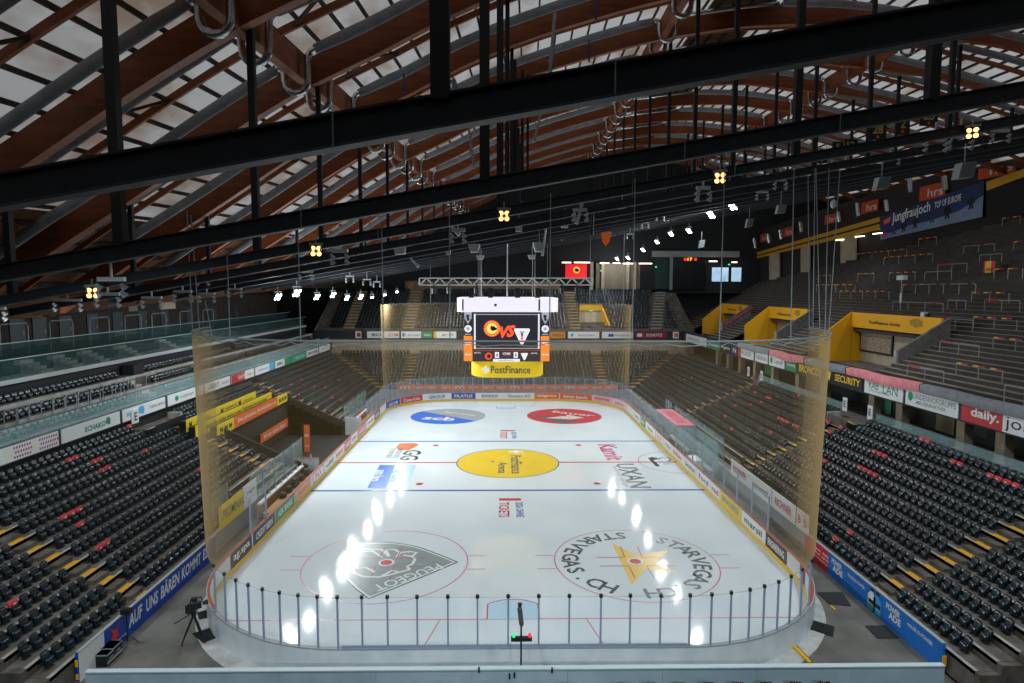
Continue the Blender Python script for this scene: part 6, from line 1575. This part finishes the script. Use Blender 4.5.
# white hanging loudspeakers
SPK = [(399.5, 250.5, 38, 11, 7, 'left of the scoreboard under the beams'), (474, 248, 42, 12, 8, 'trough-shaped, left of the middle warm lamp'), (480, 257.5, 56, 8, 4, 'smaller, behind the trough-shaped one'), (448, 252, 48, 6, 5, 'small, left of the trough-shaped one'), (519, 228, 36, 7, 7, 'right of the middle warm lamp'), (539.5, 247, 44, 13, 9, 'trough-shaped, above the truss'), (532, 257, 58, 8, 4, 'smaller, behind the trough above the truss'), (565, 224, 44, 7, 7, 'above the red wall screen'), (622.5, 209, 40, 7, 8, 'between the red screen and the terrace warm lamp'), (750, 223, 50, 6, 9, 'grey, right of the brightest floodlight'), (702, 244, 66, 5, 8, 'grey, below the brightest floodlight'), (782, 209, 40, 8, 9, 'grey, beside the first hanging rope'), (884, 183, 34, 12, 13, 'grey, above the left end of the skater banner'), (968, 170, 30, 15, 17, 'grey, largest, above the right end of the skater banner'), (782, 210, 60, 3, 3, 'tiny')][:-1]
for px, py, D, w, h, lab in SPK:
    p = AD(px, py, D); s = D/F; W, H = w*s, h*s
    root = thing('loudspeaker', 'hanging loudspeaker, '+lab, 'loudspeaker', p, 'hanging loudspeakers')
    grey = 'grey' in lab; q = MB()
    f = .62 if 'trough' in lab or 'smaller' in lab else .9
    dpt = W*.7
    pts = [(-W/2*f, -H/2), (W/2*f, -H/2), (W/2, H/2), (-W/2, H/2)]
    if grey: pts = [(-W/2-.1*W, -H/2), (W/2-.1*W, -H/2+.1*H), (W/2+.1*W, H/2), (-W/2+.1*W, H/2-.05*H)]
    q.prism([p+RTH*x+Z1*z for x, z in pts], (0, dpt, 0)); q.build('speaker_box', M('grey_speaker', '#8d959a', .5) if grey else mBox, root)
    q = MB(); q.bar(p+Z1*H/2+Y1*dpt/2, p+Z1*(H/2+.9)+Y1*dpt/2, .04, .04); q.build('hanger', mGalv, root)
    q = MB(); q.poly([p+RTH*x*.82+Z1*z*.8-Y1*.01 for x, z in pts]); q.build('grille', M('speaker_grille', '#a9b1b3', .7) if not grey else mGrey, root)
# small tilted lamps / cannons between
for k, (x0, y0, x1, y1, D, lab) in enumerate(((410, 258, 417, 265, 40, 'slim pale tube lamp below the left loudspeaker'), (585, 195, 578, 218, 30, 'pale crooked arm holding lamps right of the middle warm lamp'), (446, 221, 457, 232, 27, 'pale crooked arm holding lamps left of the middle warm lamp'), (699, 190, 697.5, 199, 27, 'short pale arm beside the terrace warm lamp'), (593, 213, 592, 231, 34, 'dark hanging tube left of the number cloths'), (546, 227, 543, 250, 44, 'pale bracket arm over the trough loudspeaker'))):
    a, b = AD(x0, y0, D), AD(x1, y1, D); q = MB(); q.cyl(a, b, .07, 7); q.cyl(b, b+(b-a)*.25, .1, 7); tag(q.build('bracket_lamp', mAlu if 'dark' not in lab else mBlack), lab, 'lamp arm')
# silver drop pipes along the terrace roof edge
for k, (px, y0, y1, D) in enumerate(((909, 178, 192, 74), (944, 176, 190, 70), (886, 200, 211, 80), (857, 203, 216, 84), (838, 212, 222, 88), (800, 222, 232, 94), (780, 230, 239, 98), (768, 234, 243, 104), (754, 238, 248, 108), (975, 155, 165, 66))):
    a, b = AD(px, y0, D), AD(px+1.5, y1, D); q = MB(); q.cyl(a, b, .3, 9); tag(q.build('drop_pipe', mSilver), 'short silver air pipe hanging at the roof edge over the terrace', 'pipe', 'silver drop pipes over the terrace')
# hanging number cloths
for k, (px, py, w, h, D, s, lab) in enumerate(((878, 131, 17, 14, 31, '28', 'black cloth with a pale yellow 28 hanging under the roof'), (903, 125, 14, 15, 31, '2', 'black cloth with a pale yellow 2 hanging under the roof'), (929, 117, 18, 14, 31, '23', 'black cloth with a pale yellow 23 hanging under the roof'), (851, 146, 13, 11, 40, '12', 'black cloth with a yellow 12 left of the 28'), (838, 148, 11, 10, 40, '5', 'black cloth with a yellow 5 left of the 12'), (822, 157, 10, 10, 44, '7', 'black cloth with a yellow 7 beside the ropes'), (744, 191, 7, 8, 62, '1', 'small black cloth with a yellow 1 above the brightest floodlights'), (756, 188, 8, 8, 62, '22', 'small black cloth with a yellow 22 right of the 1'), (735, 195, 8, 8, 62, '2', 'small black cloth with a yellow 2 left of the 1'))):
    p = AD(px, py, D); sc_n = D/F; W, H = w*sc_n, h*sc_n
    banner('number_cloth', lab, 'cloth banner', p-RTH*W/2-Z1*H*.62, RTH, Z1, W, H*1.25, mBlack, .03, 'number cloths under the roof', texts=[(s, W/2, H*.72, W*.62 if len(s) > 1 else W*.4, H*.62, M('number_yellow', '#cdb65a', .6), .03)], shapes=[(circ(W/2, H*.2, H*.11, 8), mOrange)])
for px, py, w, h, D, mat, lab in ((606, 235, 10, 22, 70, mOrange, 'orange and tan pennant cloth hanging above the red screen'), (562, 235, 10, 12, 70, M('tan_cloth', '#9a8a5a', .7), 'small tan number cloth left of the orange pennant')):
    p = AD(px, py, D); k = D/F; q = MB(); q.prism([p+RTH*x*w*k/2+Z1*z*h*k/2 for x, z in ((-.8, 1), (.8, 1), (1, .2), (.7, -.6), (0, -1), (-.7, -.6), (-1, .2))], (0, .05, 0)); tag(q.build('pennant', mat), lab, 'cloth banner')
# ------------------------------------------------------------------ ROPES HOLDING THE NETS
RP = [(228, 200, 340), (299, 296, 340), (387, 200, 341), (457, 255, 341), (551, 200, 341), (639.5, 190, 340), (718, 222, 338), (787.5, 337, 100), (803, 331, 150), (813, 332, 170), (818, 331, 160), (824, 331, 160), (829, 331, 160)]
for k, (px, ya, yb) in enumerate(RP):
    y = max(ya, yb)
    c = min(railN, key=lambda q: abs(proj(q)[0]-px)+abs(proj(q)[1]-y)*.2) if k < 7 else min(railN, key=lambda q: math.hypot(proj(q)[0]-px, proj(q)[1]-y))
    c = np.array(c)
    if k < 7: zt = c[2]+12; top = (c[0], c[1], RF(24, (c[0]+.5), bz(c[0]+.5))[2])
    else:
        D = (c-CAM) @ FW; top = AD({7: 794, 8: 808, 9: 815, 10: 816, 11: 829, 12: 840}[k], 168, D)
    q = MB(); q.cyl(c, top, .022, 5); tag(q.build('net_rope', mRope), ['thin rope above the lounge-side net corner', 'thin rope below the brightest lounge floodlight', 'thin rope left of the scoreboard', 'thin rope beside the scoreboard top', 'thin rope right of the scoreboard top', 'thin rope between the red screen and the windows', 'thin rope below the brightest terrace floodlight', 'slanted rope, first of the bundle at the terrace-side net corner', 'slanted rope, second of the bundle at the terrace-side net corner', 'slanted rope, third of the bundle at the terrace-side net corner', 'slanted rope, fourth of the bundle at the terrace-side net corner', 'slanted rope, fifth of the bundle at the terrace-side net corner', 'slanted rope, last of the bundle at the terrace-side net corner'][k], 'rope', 'ropes holding the near net')
    if k == 11: 
        pass
for k, (x0, y0, x1, y1, D) in enumerate(((187, 210, 193, 340, 28), (191, 215, 200, 336, 28), (205, 300, 212, 334, 28))):
    a, b = AD(x0, y0, D), AD(x1, y1, D); q = MB(); q.cyl(a, b, .025, 5); tag(q.build('net_rope', mRope), ['slanted rope outermost at the lounge-side net corner', 'second slanted rope at the lounge-side net corner', 'short slanted rope at the lounge-side net corner'][k], 'rope', 'ropes holding the near net')
pl = AD(833.5, 204, 29); q = MB(); q.tube([pl+Z1*.2, pl+Z1*.1, pl-Z1*.1, pl-Z1*.2], [.06, .14, .14, .05], 8); tag(q.build('rope_pulley', mAlu), 'small pale pulley block on the hanging ropes', 'pulley')
for k, px in enumerate((383, 430, 480, 545, 590, 623)):
    c = np.array(min(railF, key=lambda q: abs(proj(q)[0]-px))); q = MB(); q.cyl(c, c+Z1*9, .03, 5)
    tag(q.build('net_rope', mRope), 'faint thin rope holding the far net', 'rope', 'ropes holding the far net')
# ------------------------------------------------------------------ SCOREBOARD
JY = -3.3                                        # front face
JD = 50.2
def jx(px, y=JY): return at(px, 330, 'Y', y)[0]
def jz(py, y=JY): return at(510, py, 'Y', y)[2]
jc = (jx(456)+jx(559))/2; jw = (jx(559)-jx(456))/2*.985
jb = thing('scoreboard_cube', 'hanging four-sided video scoreboard with white band, dark screens and yellow skirt', 'scoreboard', (jc, 0, jz(378)))
mLW = M('led_white', '#eeeaf8', .4, emit=.6); mLD = M('led_dark', '#2e2d38', .35, emit=.35); mLO = M('led_orange', '#f58a2d', .4, emit=.6); mLR = M('led_red', '#f0512c', .4, emit=.85); mLY = M('led_yellow', '#f2cf22', .4, emit=.3); mLT = M('led_text', '#f2f2f6', .4, emit=.55)
mLRing = M('led_redring', '#e0492c', .4, emit=.7); mLLine = M('led_red_line', '#c8402c', .4, emit=.7); mLYe = M('led_bear_yellow', '#f2cf5e', .4, emit=.8); mLB = M('led_black', '#191820', .4, emit=.2); mLNavy = M('led_grey_text', '#5d6068', .4)
zt, zb1, zb2, zb3 = jz(298), jz(312), jz(361.5), jz(378)
depth = 2*abs(JY)
# white top band: octagon-ish ring
cham = jw*.13
def octa(hw, ch, z): 
    hd = depth/2+.15
    return [(jc+x, y, z) for x, y in ((-hw+ch, -hd), (hw-ch, -hd), (hw, -hd+ch*1.2), (hw, hd-ch*1.2), (hw-ch, hd), (-hw+ch, hd), (-hw, hd-ch*1.2), (-hw, -hd+ch*1.2))]
q = MB(); q.prism(octa(jw, cham, zb1), (0, 0, zt-zb1)); q.build('top_band', mLW, jb)
q = MB()
for px in (463.0, 539.0): q.obox((jx(px), -depth/2-.17, (zt+zb1)/2), X1, Z1, Y1, .07, (zt-zb1)*.42, .01)
q.disc((jx(495.5), -depth/2-.16, (zt+zb1)/2), X1, Z1, .12, 10); q.build('band_marks', mLNavy, jb)
sw_ = (jx(549)-jx(464.5))/2
q = MB(); q.box((jc-sw_, JY, zb2), (jc+sw_, -JY, zb1)); q.build('screen_housing', mLD, jb)
# front picture
fy = JY-.02
def P2(px, py, dy=0.): return np.array([jx(px), fy-dy, jz(py)])
q = MB()
for a, b in (((474.8, 314.5), (538.8, 314.5)), ((474.8, 348.3), (538.8, 348.3)), ((474.8, 314), (474.8, 348.8)), ((538.8, 314), (538.8, 348.8))): q.bar(P2(*a), P2(*b), .13, .02)
q.build('screen_border', mLT, jb)
q = MB(); q.disc(P2(492, 328.5, .01), X1, Z1, .68, 24); rg_ = q.build('round_logo', mLRing, jb)
q = MB(); q.disc(P2(492, 328.5, .02), X1, Z1, .44, 20); q.build('round_logo_field', mLYe, rg_)
q = MB(); c = P2(492.8, 328.6, .03); q.poly([c+X1*x*.4+Z1*z*.4 for x, z in ((-.5, -.1), (-.1, -.5), (.3, -.4), (.75, -.25), (.95, .1), (.5, .25), (.3, .55), (-.05, .45), (-.3, .65), (-.5, .3))]); q.build('bear_head', mLB, rg_)
for i in range(18):
    a = 2*math.pi*i/18; q_ = MB() if i == 0 else q_
    c = P2(492, 328.5, .02)+.56*(math.cos(a)*X1+math.sin(a)*Z1); q_.obox(c, X1*math.cos(a)+Z1*math.sin(a), -X1*math.sin(a)+Z1*math.cos(a), Y1, .06, .03, .004)
q_.build('ring_letters', mLYe, rg_)
lettering(jb, 'VS', P2(507.5, 331.5, .02), np.array([1, 0, .12])/1.007, Z1, 1.3, .95, mLR, bold=.05, shear=.25)
q = MB(); c = P2(522, 336, .01); q.poly([c+X1*x+Z1*z for x, z in ((-.58, .62), (.58, .62), (.66, .5), (.1, -.68), (-.1, -.68), (-.66, .5))]); tl_ = q.build('triangle_logo', mLT, jb)
q = MB()
for x0_, x1_ in ((-.36, -.12), (-.1, .0), (.36, .12), (.1, .0)): q.bar(c+X1*x0_+Z1*.42-Y1*.02, c+X1*x1_-Z1*.08-Y1*.02, .08, .01)
q.build('triangle_marks', mLB, tl_)
q = MB(); q.disc(c-Z1*.2-Y1*.025, X1, Z1, .12, 10); q.build('triangle_dot', mLR, tl_)
q = MB(); q.bar(P2(474, 350.5), P2(540, 350.5), .07, .02); q.build('red_line', mLLine, jb)
q = MB(); q.disc(P2(488.5, 356.2, .01), X1, Z1, .3, 16); s_ = q.build('round_logo', mLRing, jb); q = MB(); q.disc(P2(488.8, 356.2, .02), X1, Z1, .16, 12); q.build('bear_head', mLB, s_)
q = MB(); c = P2(524.5, 356.4, .01); q.poly([c+X1*x*.45+Z1*z*.45 for x, z in ((-.58, .62), (.58, .62), (.66, .5), (.1, -.68), (-.1, -.68), (-.66, .5))]); q.build('triangle_logo', mLT, jb)
for px in (497, 515.8):
    q = MB(); q.obox(P2(px, 355, .01), X1, Z1, Y1, .17, .24, .01); b_ = q.build('score_box', mLT, jb); lettering(b_, '0', P2(px, 355, .03), X1, Z1, .16, .28, mLB, bold=.03)
lettering(jb, '17:00', P2(506.7, 353.6, .02), X1, Z1, .62, .2, mLT, bold=.03)
q = MB(); q.bar(P2(503, 355.8), P2(511, 355.8), .06, .02); q.build('red_line', mLLine, jb)
lettering(jb, 'HP STL', P2(477.5, 352.8, .02), X1, Z1, .55, .12, mLT); lettering(jb, 'HP STL', P2(534.5, 353.2, .02), X1, Z1, .55, .12, mLT)
q = MB(); q.obox(P2(506.5, 360.3, .01), X1, Z1, Y1, 1.1, .11, .01); w_ = q.build('white_strip', mLT, jb); lettering(w_, 'postfinance', P2(506.5, 360.3, .03), X1, Z1, 1.2, .13, mLNavy)
# side columns
for sgn, pa_, pb2 in ((-1, 463.8, 472.4), (1, 540.8, 549.5)):
    x0, x1 = jx(pa_), jx(pb2); xc = (x0+x1)/2; w = (x1-x0)/2
    q = MB(); q.box((xc-w, JY-.12, jz(361)), (xc+w, JY+.3, jz(336))); oc = q.build('orange_column', mLO, jb)
    lettering(oc, 'm', (xc, JY-.14, jz(342.5)), X1, Z1, w*1.2, .35, mLT, bold=.03); lettering(oc, 'migros', (xc, JY-.14, jz(354.5)), X1, Z1, w*1.4, .2, mLT, bold=.03)
    q = MB(); c = np.array([xc, fy-.02, jz(317.5)]); q.poly([c+X1*x*.34+Z1*z*.5 for x, z in ((-.9, .9), (0, 1), (.9, .9), (.85, -.1), (.0, -1.1), (-.85, -.1))]); sh_ = q.build('shield_logo', M('led_shield', '#a7a8b8', .4, emit=.5), jb)
    q = MB(); q.poly([c-Y1*.01+X1*x*.2+Z1*z*.34 for x, z in ((-.8, .5), (-.1, .7), (.8, .3), (.1, .1), (.7, -.6), (-.2, -.9), (-.5, -.2))]); q.build('lion_mark', mLB, sh_)
    q = MB(); c = np.array([xc, fy-.02, jz(328.8)]); q.disc(c, X1, Z1, .3, 14); d_ = q.build('round_badge', mLT, jb); q = MB(); q.disc(c-Y1*.01, X1, Z1, .15, 10); q.build('badge_centre', M('led_shield', '#a7a8b8'), d_)
    lettering(jb, 'partner', (xc, fy-.02, jz(334.4)), X1, Z1, w*1.4, .12, mLT)
# yellow skirt (round)
r_ = (jx(543.5)-jx(467.5))/2
q = MB(); n = 40; sk = []
hd = depth/2*.98
def skp(a): return (jc+r_*1.0*math.copysign(abs(math.cos(a))**.55, math.cos(a)), hd*math.copysign(abs(math.sin(a))**.8, math.sin(a)))
sk = [skp(2*math.pi*i/n) for i in range(n)]
q.prism([(x, y, zb3) for x, y in sk], (0, 0, zb2-zb3)); q.build('yellow_skirt', mLY, jb, False)
lettering(jb, 'PostFinance', (jc+.25, -hd-.06, (zb2+zb3)/2), X1, Z1, r_*1.05, .62, mLNavy, bold=.015)
q = MB(); cx_ = jx(485.5, -hd); q.obox((cx_, -hd-.07, (zb2+zb3)/2), X1, Z1, Y1, .3, .1, .01); q.obox((cx_, -hd-.075, (zb2+zb3)/2), X1, Z1, Y1, .1, .3, .01); q.build('plus_mark', M('led_pale', '#d8e4ea', .4, emit=.5), jb)
q = MB()
for px in (509,): q.cyl((jc, 0, zt), (jc, 0, zt+4.6), .05, 8)
for sx in (-1, 1):
    for sy in (-1, 1): q.cyl((jc+sx*jw*.55, sy*2, zt), (jc+sx*jw*.55, sy*2, zt+4.6), .018, 5)
q.build('suspension_cable', mAlu, jb)
q = MB(); hz = [(-.72, .5), (-.34, .5), (.2, .4), (.6, .5)]
for fx_, hh in hz: q.box((jc+fx_*jw-.2, -2.5, zt), (jc+fx_*jw+.2, -2.2, zt+.8))
q.build('hoist_motor', mBlack, jb)
# lattice truss behind the scoreboard
DT = 60.
ta, tb = AD(419.5, 281.5, DT), AD(592.5, 281.5, DT); tu = (tb-ta); TL_ = np.linalg.norm(tu); tu /= TL_
tr = thing('lattice_truss', 'pale lattice truss hanging above the scoreboard', 'truss', ta)
hh = 3.4*DT/F
q = MB()
for dy in (0, .6):
    for s in (-1, 1): q.cyl(ta+Y1*dy+Z1*hh*s, tb+Y1*dy+Z1*hh*s, .07, 6)
q.build('chord_tube', mBox, tr)
q = MB(); n = 26
for i in range(n):
    a, b = ta+tu*TL_*i/n, ta+tu*TL_*(i+1)/n; s = 1 if i % 2 else -1
    q.cyl(a+Z1*hh*s, b-Z1*hh*s, .05, 5); q.cyl(a+Z1*hh*s+Y1*.6, b-Z1*hh*s+Y1*.6, .05, 5)
q.cyl(ta-Z1*hh, ta+Z1*hh, .07, 6); q.cyl(tb-Z1*hh, tb+Z1*hh, .07, 6); q.build('lattice_brace', mBox, tr)
q = MB(); q.cyl(ta+tu*TL_*.37+Z1*hh*1.9, tb+Z1*hh*1.9, .06, 5) if False else None
for k, px in enumerate((434, 449, 476.5, 562, 577)):
    p = AD(px, 286, DT); q = MB(); q.cyl(p+Z1*.3, p-Z1*.1, .05, 5); q.tube([p-Z1*.1, p-Z1*.2, p-Z1*.75], [.1, .22, .2], 8); tag(q.build('stage_lamp', mBlack), 'small black stage lamp clamped under the truss', 'lamp', 'black stage lamps under the truss')

# ------------------------------------------------------------------ FOREGROUND
pr0, pr1 = at(87.5, 668, 'Y', -32.6), at(942, 664, 'Y', -32.6)
zt_p = (pr0[2]+pr1[2])/2
pp = thing('parapet_wall', 'long pale blue-grey parapet across the bottom edge', 'parapet', (0, -32.7, 0))
pl_, plr = pr0[0], pr1[0]
nn = 9
for i in range(nn):
    a, b = pl_+(plr-pl_)*i/nn, pl_+(plr-pl_)*(i+1)/nn
    q = MB(); q.box((a+.004, -32.75, .0), (b-.004, -32.6, zt_p-.04)); q.build('parapet_panel', mParap, pp)
q = MB(); q.box((pl_, -32.78, zt_p-.04), (plr, -32.57, zt_p)); q.build('parapet_cap', M('parapet_cap', '#c3d2d9', .5), pp)
q = MB()
for px, py in ((514.5, 675), (509.5, 676), (479, 669.5), (552, 670)):
    w = at(px, py, 'Y', -32.77); q.box((w[0]-.03, -32.8, w[2]-.1), (w[0]+.03, -32.76, w[2]+.1))
q.build('latch', mBlack, pp)
# signal pole in front of the near glass
sp0 = at(521, 668, 'Y', -31.6); sp1 = at(521, 604, 'Y', -31.6)
x, y = sp0[0], -31.6
po = thing('signal_pole', 'slim dark pole with green and red signal lamps before the near glass', 'signal pole', (x, y, 0))
def sz(py): return at(521, py, 'Y', y)[2]
def sx(px): return at(px, 638, 'Y', y)[0]
q = MB(); q.cyl((x, y, 0), (x, y, sz(626)), .035, 8); q.build('pole', mBlack, po)
q = MB(); q.tube([(x+.02, y, sz(626)), (x+.01, y, sz(624)), (x-.06, y, sz(608)), (x-.06, y, sz(606.5))], [.06, .09, .09, .05], 8); q.build('microphone_tube', M('mic_grey', '#4d5254', .8), po)
q = MB(); q.cyl((x-.05, y, sz(606.5)), (x-.05, y, sz(603.5)), .06, 8, None, .09); q.build('pole_tip', mBlack, po)
q = MB(); q.box((sx(511), y-.08, sz(640.5)), (sx(532), y+.08, sz(637))); q.build('lamp_bar', mBlack, po)
for px, c, nm in ((513.7, '#1fd16b', 'green_lamp'), (529.6, '#f0202e', 'red_lamp')):
    q = MB(); q.cyl((sx(px), y, sz(637)), (sx(px), y, sz(634)), .05, 8); q.tube([(sx(px), y, sz(637)), (sx(px), y, sz(633.8)), (sx(px), y, sz(633))], [.055, .055, .03], 8); q.build(nm, M(nm, c, .3, emit=.9), po)
# TV camera on a tripod
cb = G(195, 642); cx, cy = cb[0], cb[1]
tc_ = thing('tv_camera', 'black television camera on a tripod beside the rink corner', 'camera', (cx, cy, 0))
hz_ = 1.25
for k, (dx, dy) in enumerate(((-.45, -.25), (.5, -.1), (0, .5))):
    q = MB(); q.tube([(cx, cy, hz_), (cx+dx*.5, cy+dy*.5, hz_*.52), (cx+dx, cy+dy, .03)], [.05, .045, .03], 7); lg = q.build('leg', mBlack, tc_)
    q = MB(); q.cyl((cx+dx, cy+dy, 0), (cx+dx*1.0, cy+dy, .06), .05, 7); q.build('foot', mRedP if k < 2 else mBlack, lg)
q = MB(); q.cyl((cx, cy, hz_-.05), (cx, cy, hz_+.18), .1, 10); q.build('fluid_head', mBlack, tc_)
q = MB(); q.obox((cx+.05, cy, hz_+.38), (.8, .6, 0), (-.6, .8, 0), Z1, .26, .1, .13); q.obox((cx-.16, cy-.14, hz_+.3), (.8, .6, 0), (-.6, .8, 0), Z1, .1, .12, .15); bd = q.build('camera_body', mBlack, tc_)
q = MB(); q.cyl((cx+.3, cy+.2, hz_+.4), (cx+.46, cy+.33, hz_+.4), .08, 10, None, .11); q.build('lens', M('lens_grey', '#33383b', .3), tc_)
q = MB(); q.tube([(cx-.1, cy-.05, hz_+.55), (cx-.08, cy-.03, hz_+.68), (cx+.25, cy+.2, hz_+.68), (cx+.27, cy+.22, hz_+.55)], .03, 6); q.build('carry_handle', mBlack, tc_)
q = MB(); q.obox((cx+.1, cy-.1, hz_+.72), (.8, .6, 0), (-.6, .8, 0), Z1, .1, .1, .08); q.build('viewfinder', mBlack, tc_)
q = MB(); q.cyl((cx, cy, hz_+.1), (cx-.6, cy-.5, hz_-.15), .025, 6); q.build('pan_bar', mBlack, tc_)
# light stand by the blue wall
lb = G(126.5, 643); lx, ly = lb[0]+.06, lb[1]
ls = thing('light_stand', 'black lamp stand beside the royal blue wall banner', 'lamp stand', (lx, ly, 0))
q = MB(); q.cyl((lx, ly, 0.1), (lx, ly, 1.35), .03, 7); q.build('pole', mBlack, ls)
for a in (0, 120, 240):
    q = MB(); q.cyl((lx, ly, .4), (lx+.5*math.cos(R(a)), ly+.5*math.sin(R(a)), .02), .02, 6); q.build('leg', mBlack, ls)
q = MB(); q.box((lx-.2, ly-.12, 1.32), (lx+.2, ly+.12, 1.55)); q.build('lamp_head', mBlack, ls)
# flight cases
for k, (px, py, w, d, h, lab) in enumerate(((104, 664, .55, .4, .5, 'open black equipment case at the end of the royal blue wall'), (112, 657, .5, .6, .55, 'black flight case with pale edge beside the royal blue wall'))):
    c = G(px, py); x, y = c[0], c[1]
    root = thing('flight_case', lab, 'case', (x, y, 0), None)
    q = MB(); q.box((x-w/2, y-d/2, .02), (x+w/2, y+d/2, h)); q.build('case_body', mBlack, root)
    q = MB(); q.box((x-w/2-.02, y-d/2-.02, h-.04), (x+w/2+.02, y+d/2+.02, h)); q.box((x+w/2, y-d/2, .1), (x+w/2+.02, y+d/2, .22)); q.build('case_edge', mGalv, root)
    q = MB(); q.tube([(x+w/2, y-.1, h*.6), (x+w/2+.05, y-.1, h*.65), (x+w/2+.05, y+.1, h*.65), (x+w/2, y+.1, h*.6)], .015, 5); q.build('handle', mGalv, root)
c = G(101, 662); q = MB(); q.tube([(c[0]-.5+.05*math.cos(t*2)+.1*t, c[1]+.55+.3*math.sin(t*1.7), .02) for t in np.linspace(0, 9, 40)], .02, 5); tag(q.build('coiled_cable', mBlack), 'loose black cable on the floor by the lamp stand', 'cable')
# rubber mats
def mat_(pts, lab, mt=None):
    P = [G(px, py) for px, py in pts]; q = MB(); q.prism([(p[0], p[1], .015) for p in P][::-1], (0, 0, .015)); tag(q.build('rubber_mat', mt or mBlack), lab, 'mat')
mBM = M('mat_black', '#1b1d1f', .9)
mat_(((192, 634), (214, 627), (222.5, 636), (203, 643.5)), 'black rubber mat on the pale apron under the television camera', mBM)
mat_(((197, 613), (208, 610), (209.5, 618), (199, 620)), 'small black rubber mat behind the television camera', mBM)
mat_(((811, 620), (834.5, 627), (833, 637), (807, 629)), 'black rubber mat on the pale apron at the terrace-side corner', mBM)
mM2 = M('mat_grey', '#2c2f31', .9)
mat_(((817, 592.5), (842, 592.5), (851, 606), (829, 604)), 'dark grey floor mat nearest the board corner', mM2)
mat_(((865, 626), (886, 626), (899, 638), (877.5, 638.5)), 'dark grey floor mat beside the bright blue wall', mM2)
a, b = G(793.5, 647), G(810, 664); q = MB(); q.bar((a[0], a[1], .06), (b[0], b[1], .06), .16, .09, mYellow); q.bar((a[0]+.09, a[1]+.05, .05), (b[0]+.09, b[1]+.05, .05), .08, .07, mBlack); tag(q.build('cable_ramp', None), 'yellow and black cable ramp on the apron near the parapet', 'cable ramp')
q = MB(); c = G(833, 608); q.obox((c[0], c[1], .012), X1, Y1, Z1, .05, .2, .01); tag(q.build('tape_mark', mYellow), 'small yellow tape mark on the floor by the apron', 'tape mark')
# ------------------------------------------------------------------ LIGHT
w_ = bpy.data.worlds.new('world'); SC.world = w_; w_.use_nodes = True
bg = w_.node_tree.nodes['Background']; bg.inputs[0].default_value = (.86, .92, 1, 1); bg.inputs[1].default_value = WORLD
def spot(name, p, aim, e, col=(.92, .98, 1.), ang=125, blend=1., rad=.3):
    ld = bpy.data.lights.new(name, 'SPOT'); ld.energy = e; ld.color = col; ld.spot_size = R(ang); ld.spot_blend = blend; ld.shadow_soft_size = rad
    o = bpy.data.objects.new(name, ld); COL.objects.link(o); o.location = [float(c) for c in p]
    o.rotation_euler = (Vector([float(c) for c in aim])-Vector([float(c) for c in p])).to_track_quat('-Z', 'Y').to_euler(); return o
for p, aim, k in SPOTS:
    d = np.array(aim)-p; d /= np.linalg.norm(d); spot('flood_beam', p+d*.5, aim, FLOOD*k)
# added fill spots without fixtures: near end, stands, terrace, lounge tier and far end
for x, y, z, ax_, ay, az, k in ((-16, -39, 14.8, -16, -28, 0, 1.0), (16, -39, 19.5, 16, -28, 0, 1.5), (-5, -39, 16.5, -4, -31, 0, 1.1), (6, -39, 18, 5, -31, 0, 1.1), (-21, -28, 14.6, -21, -22, 2, 1.0), (22, -28, 20, 23, -20, 3, 1.5), (-20.5, -6, 15, -23, -2, 3, 1.2), (23, -8, 20.5, 24, -2, 4, 1.6), (24, 16, 22, 25, 20, 5, 1.6), (-20.5, 14, 16, -22, 20, 3, 1.2), (-10, 36, 17, -9, 42, 5, 1.3), (10, 36, 19, 9, 42, 5, 1.3), (40, -8, 25, 40, 0, 12, .7), (40, 22, 26, 39, 28, 12, .7), (38, 45, 26, 36, 48, 12, .5), (-26.5, -16, 14.2, -28.6, -11, 6.5, .5), (-26.5, 6, 14.8, -28.6, 9, 6.5, .5)):
    spot('fill_spot', (x, y, z), (ax_, ay, az), FILL*k, (.86, .96, 1.), 140, 1., .4)
for x, k in ((-8, 1.), (8, 1.)): spot('fill_spot', (x, -61, 18.2), (x*.8, -31.5, 1.), FILL*2.6*k, (.86, .96, 1.), 48, .7, .4)  # unseen pair behind the camera, added to brighten parapet and near boards
# sideways spill of the lit floodlight heads on the steel and timber around them
for p, aim, k in SPOTS[::2]:
    ld = bpy.data.lights.new('flood_spill', 'POINT'); ld.energy = SPILL; ld.color = (.92, .97, 1); ld.shadow_soft_size = .3
    o = bpy.data.objects.new('flood_spill', ld); COL.objects.link(o); o.location = [float(c) for c in p-np.array([0, 0, .9])]
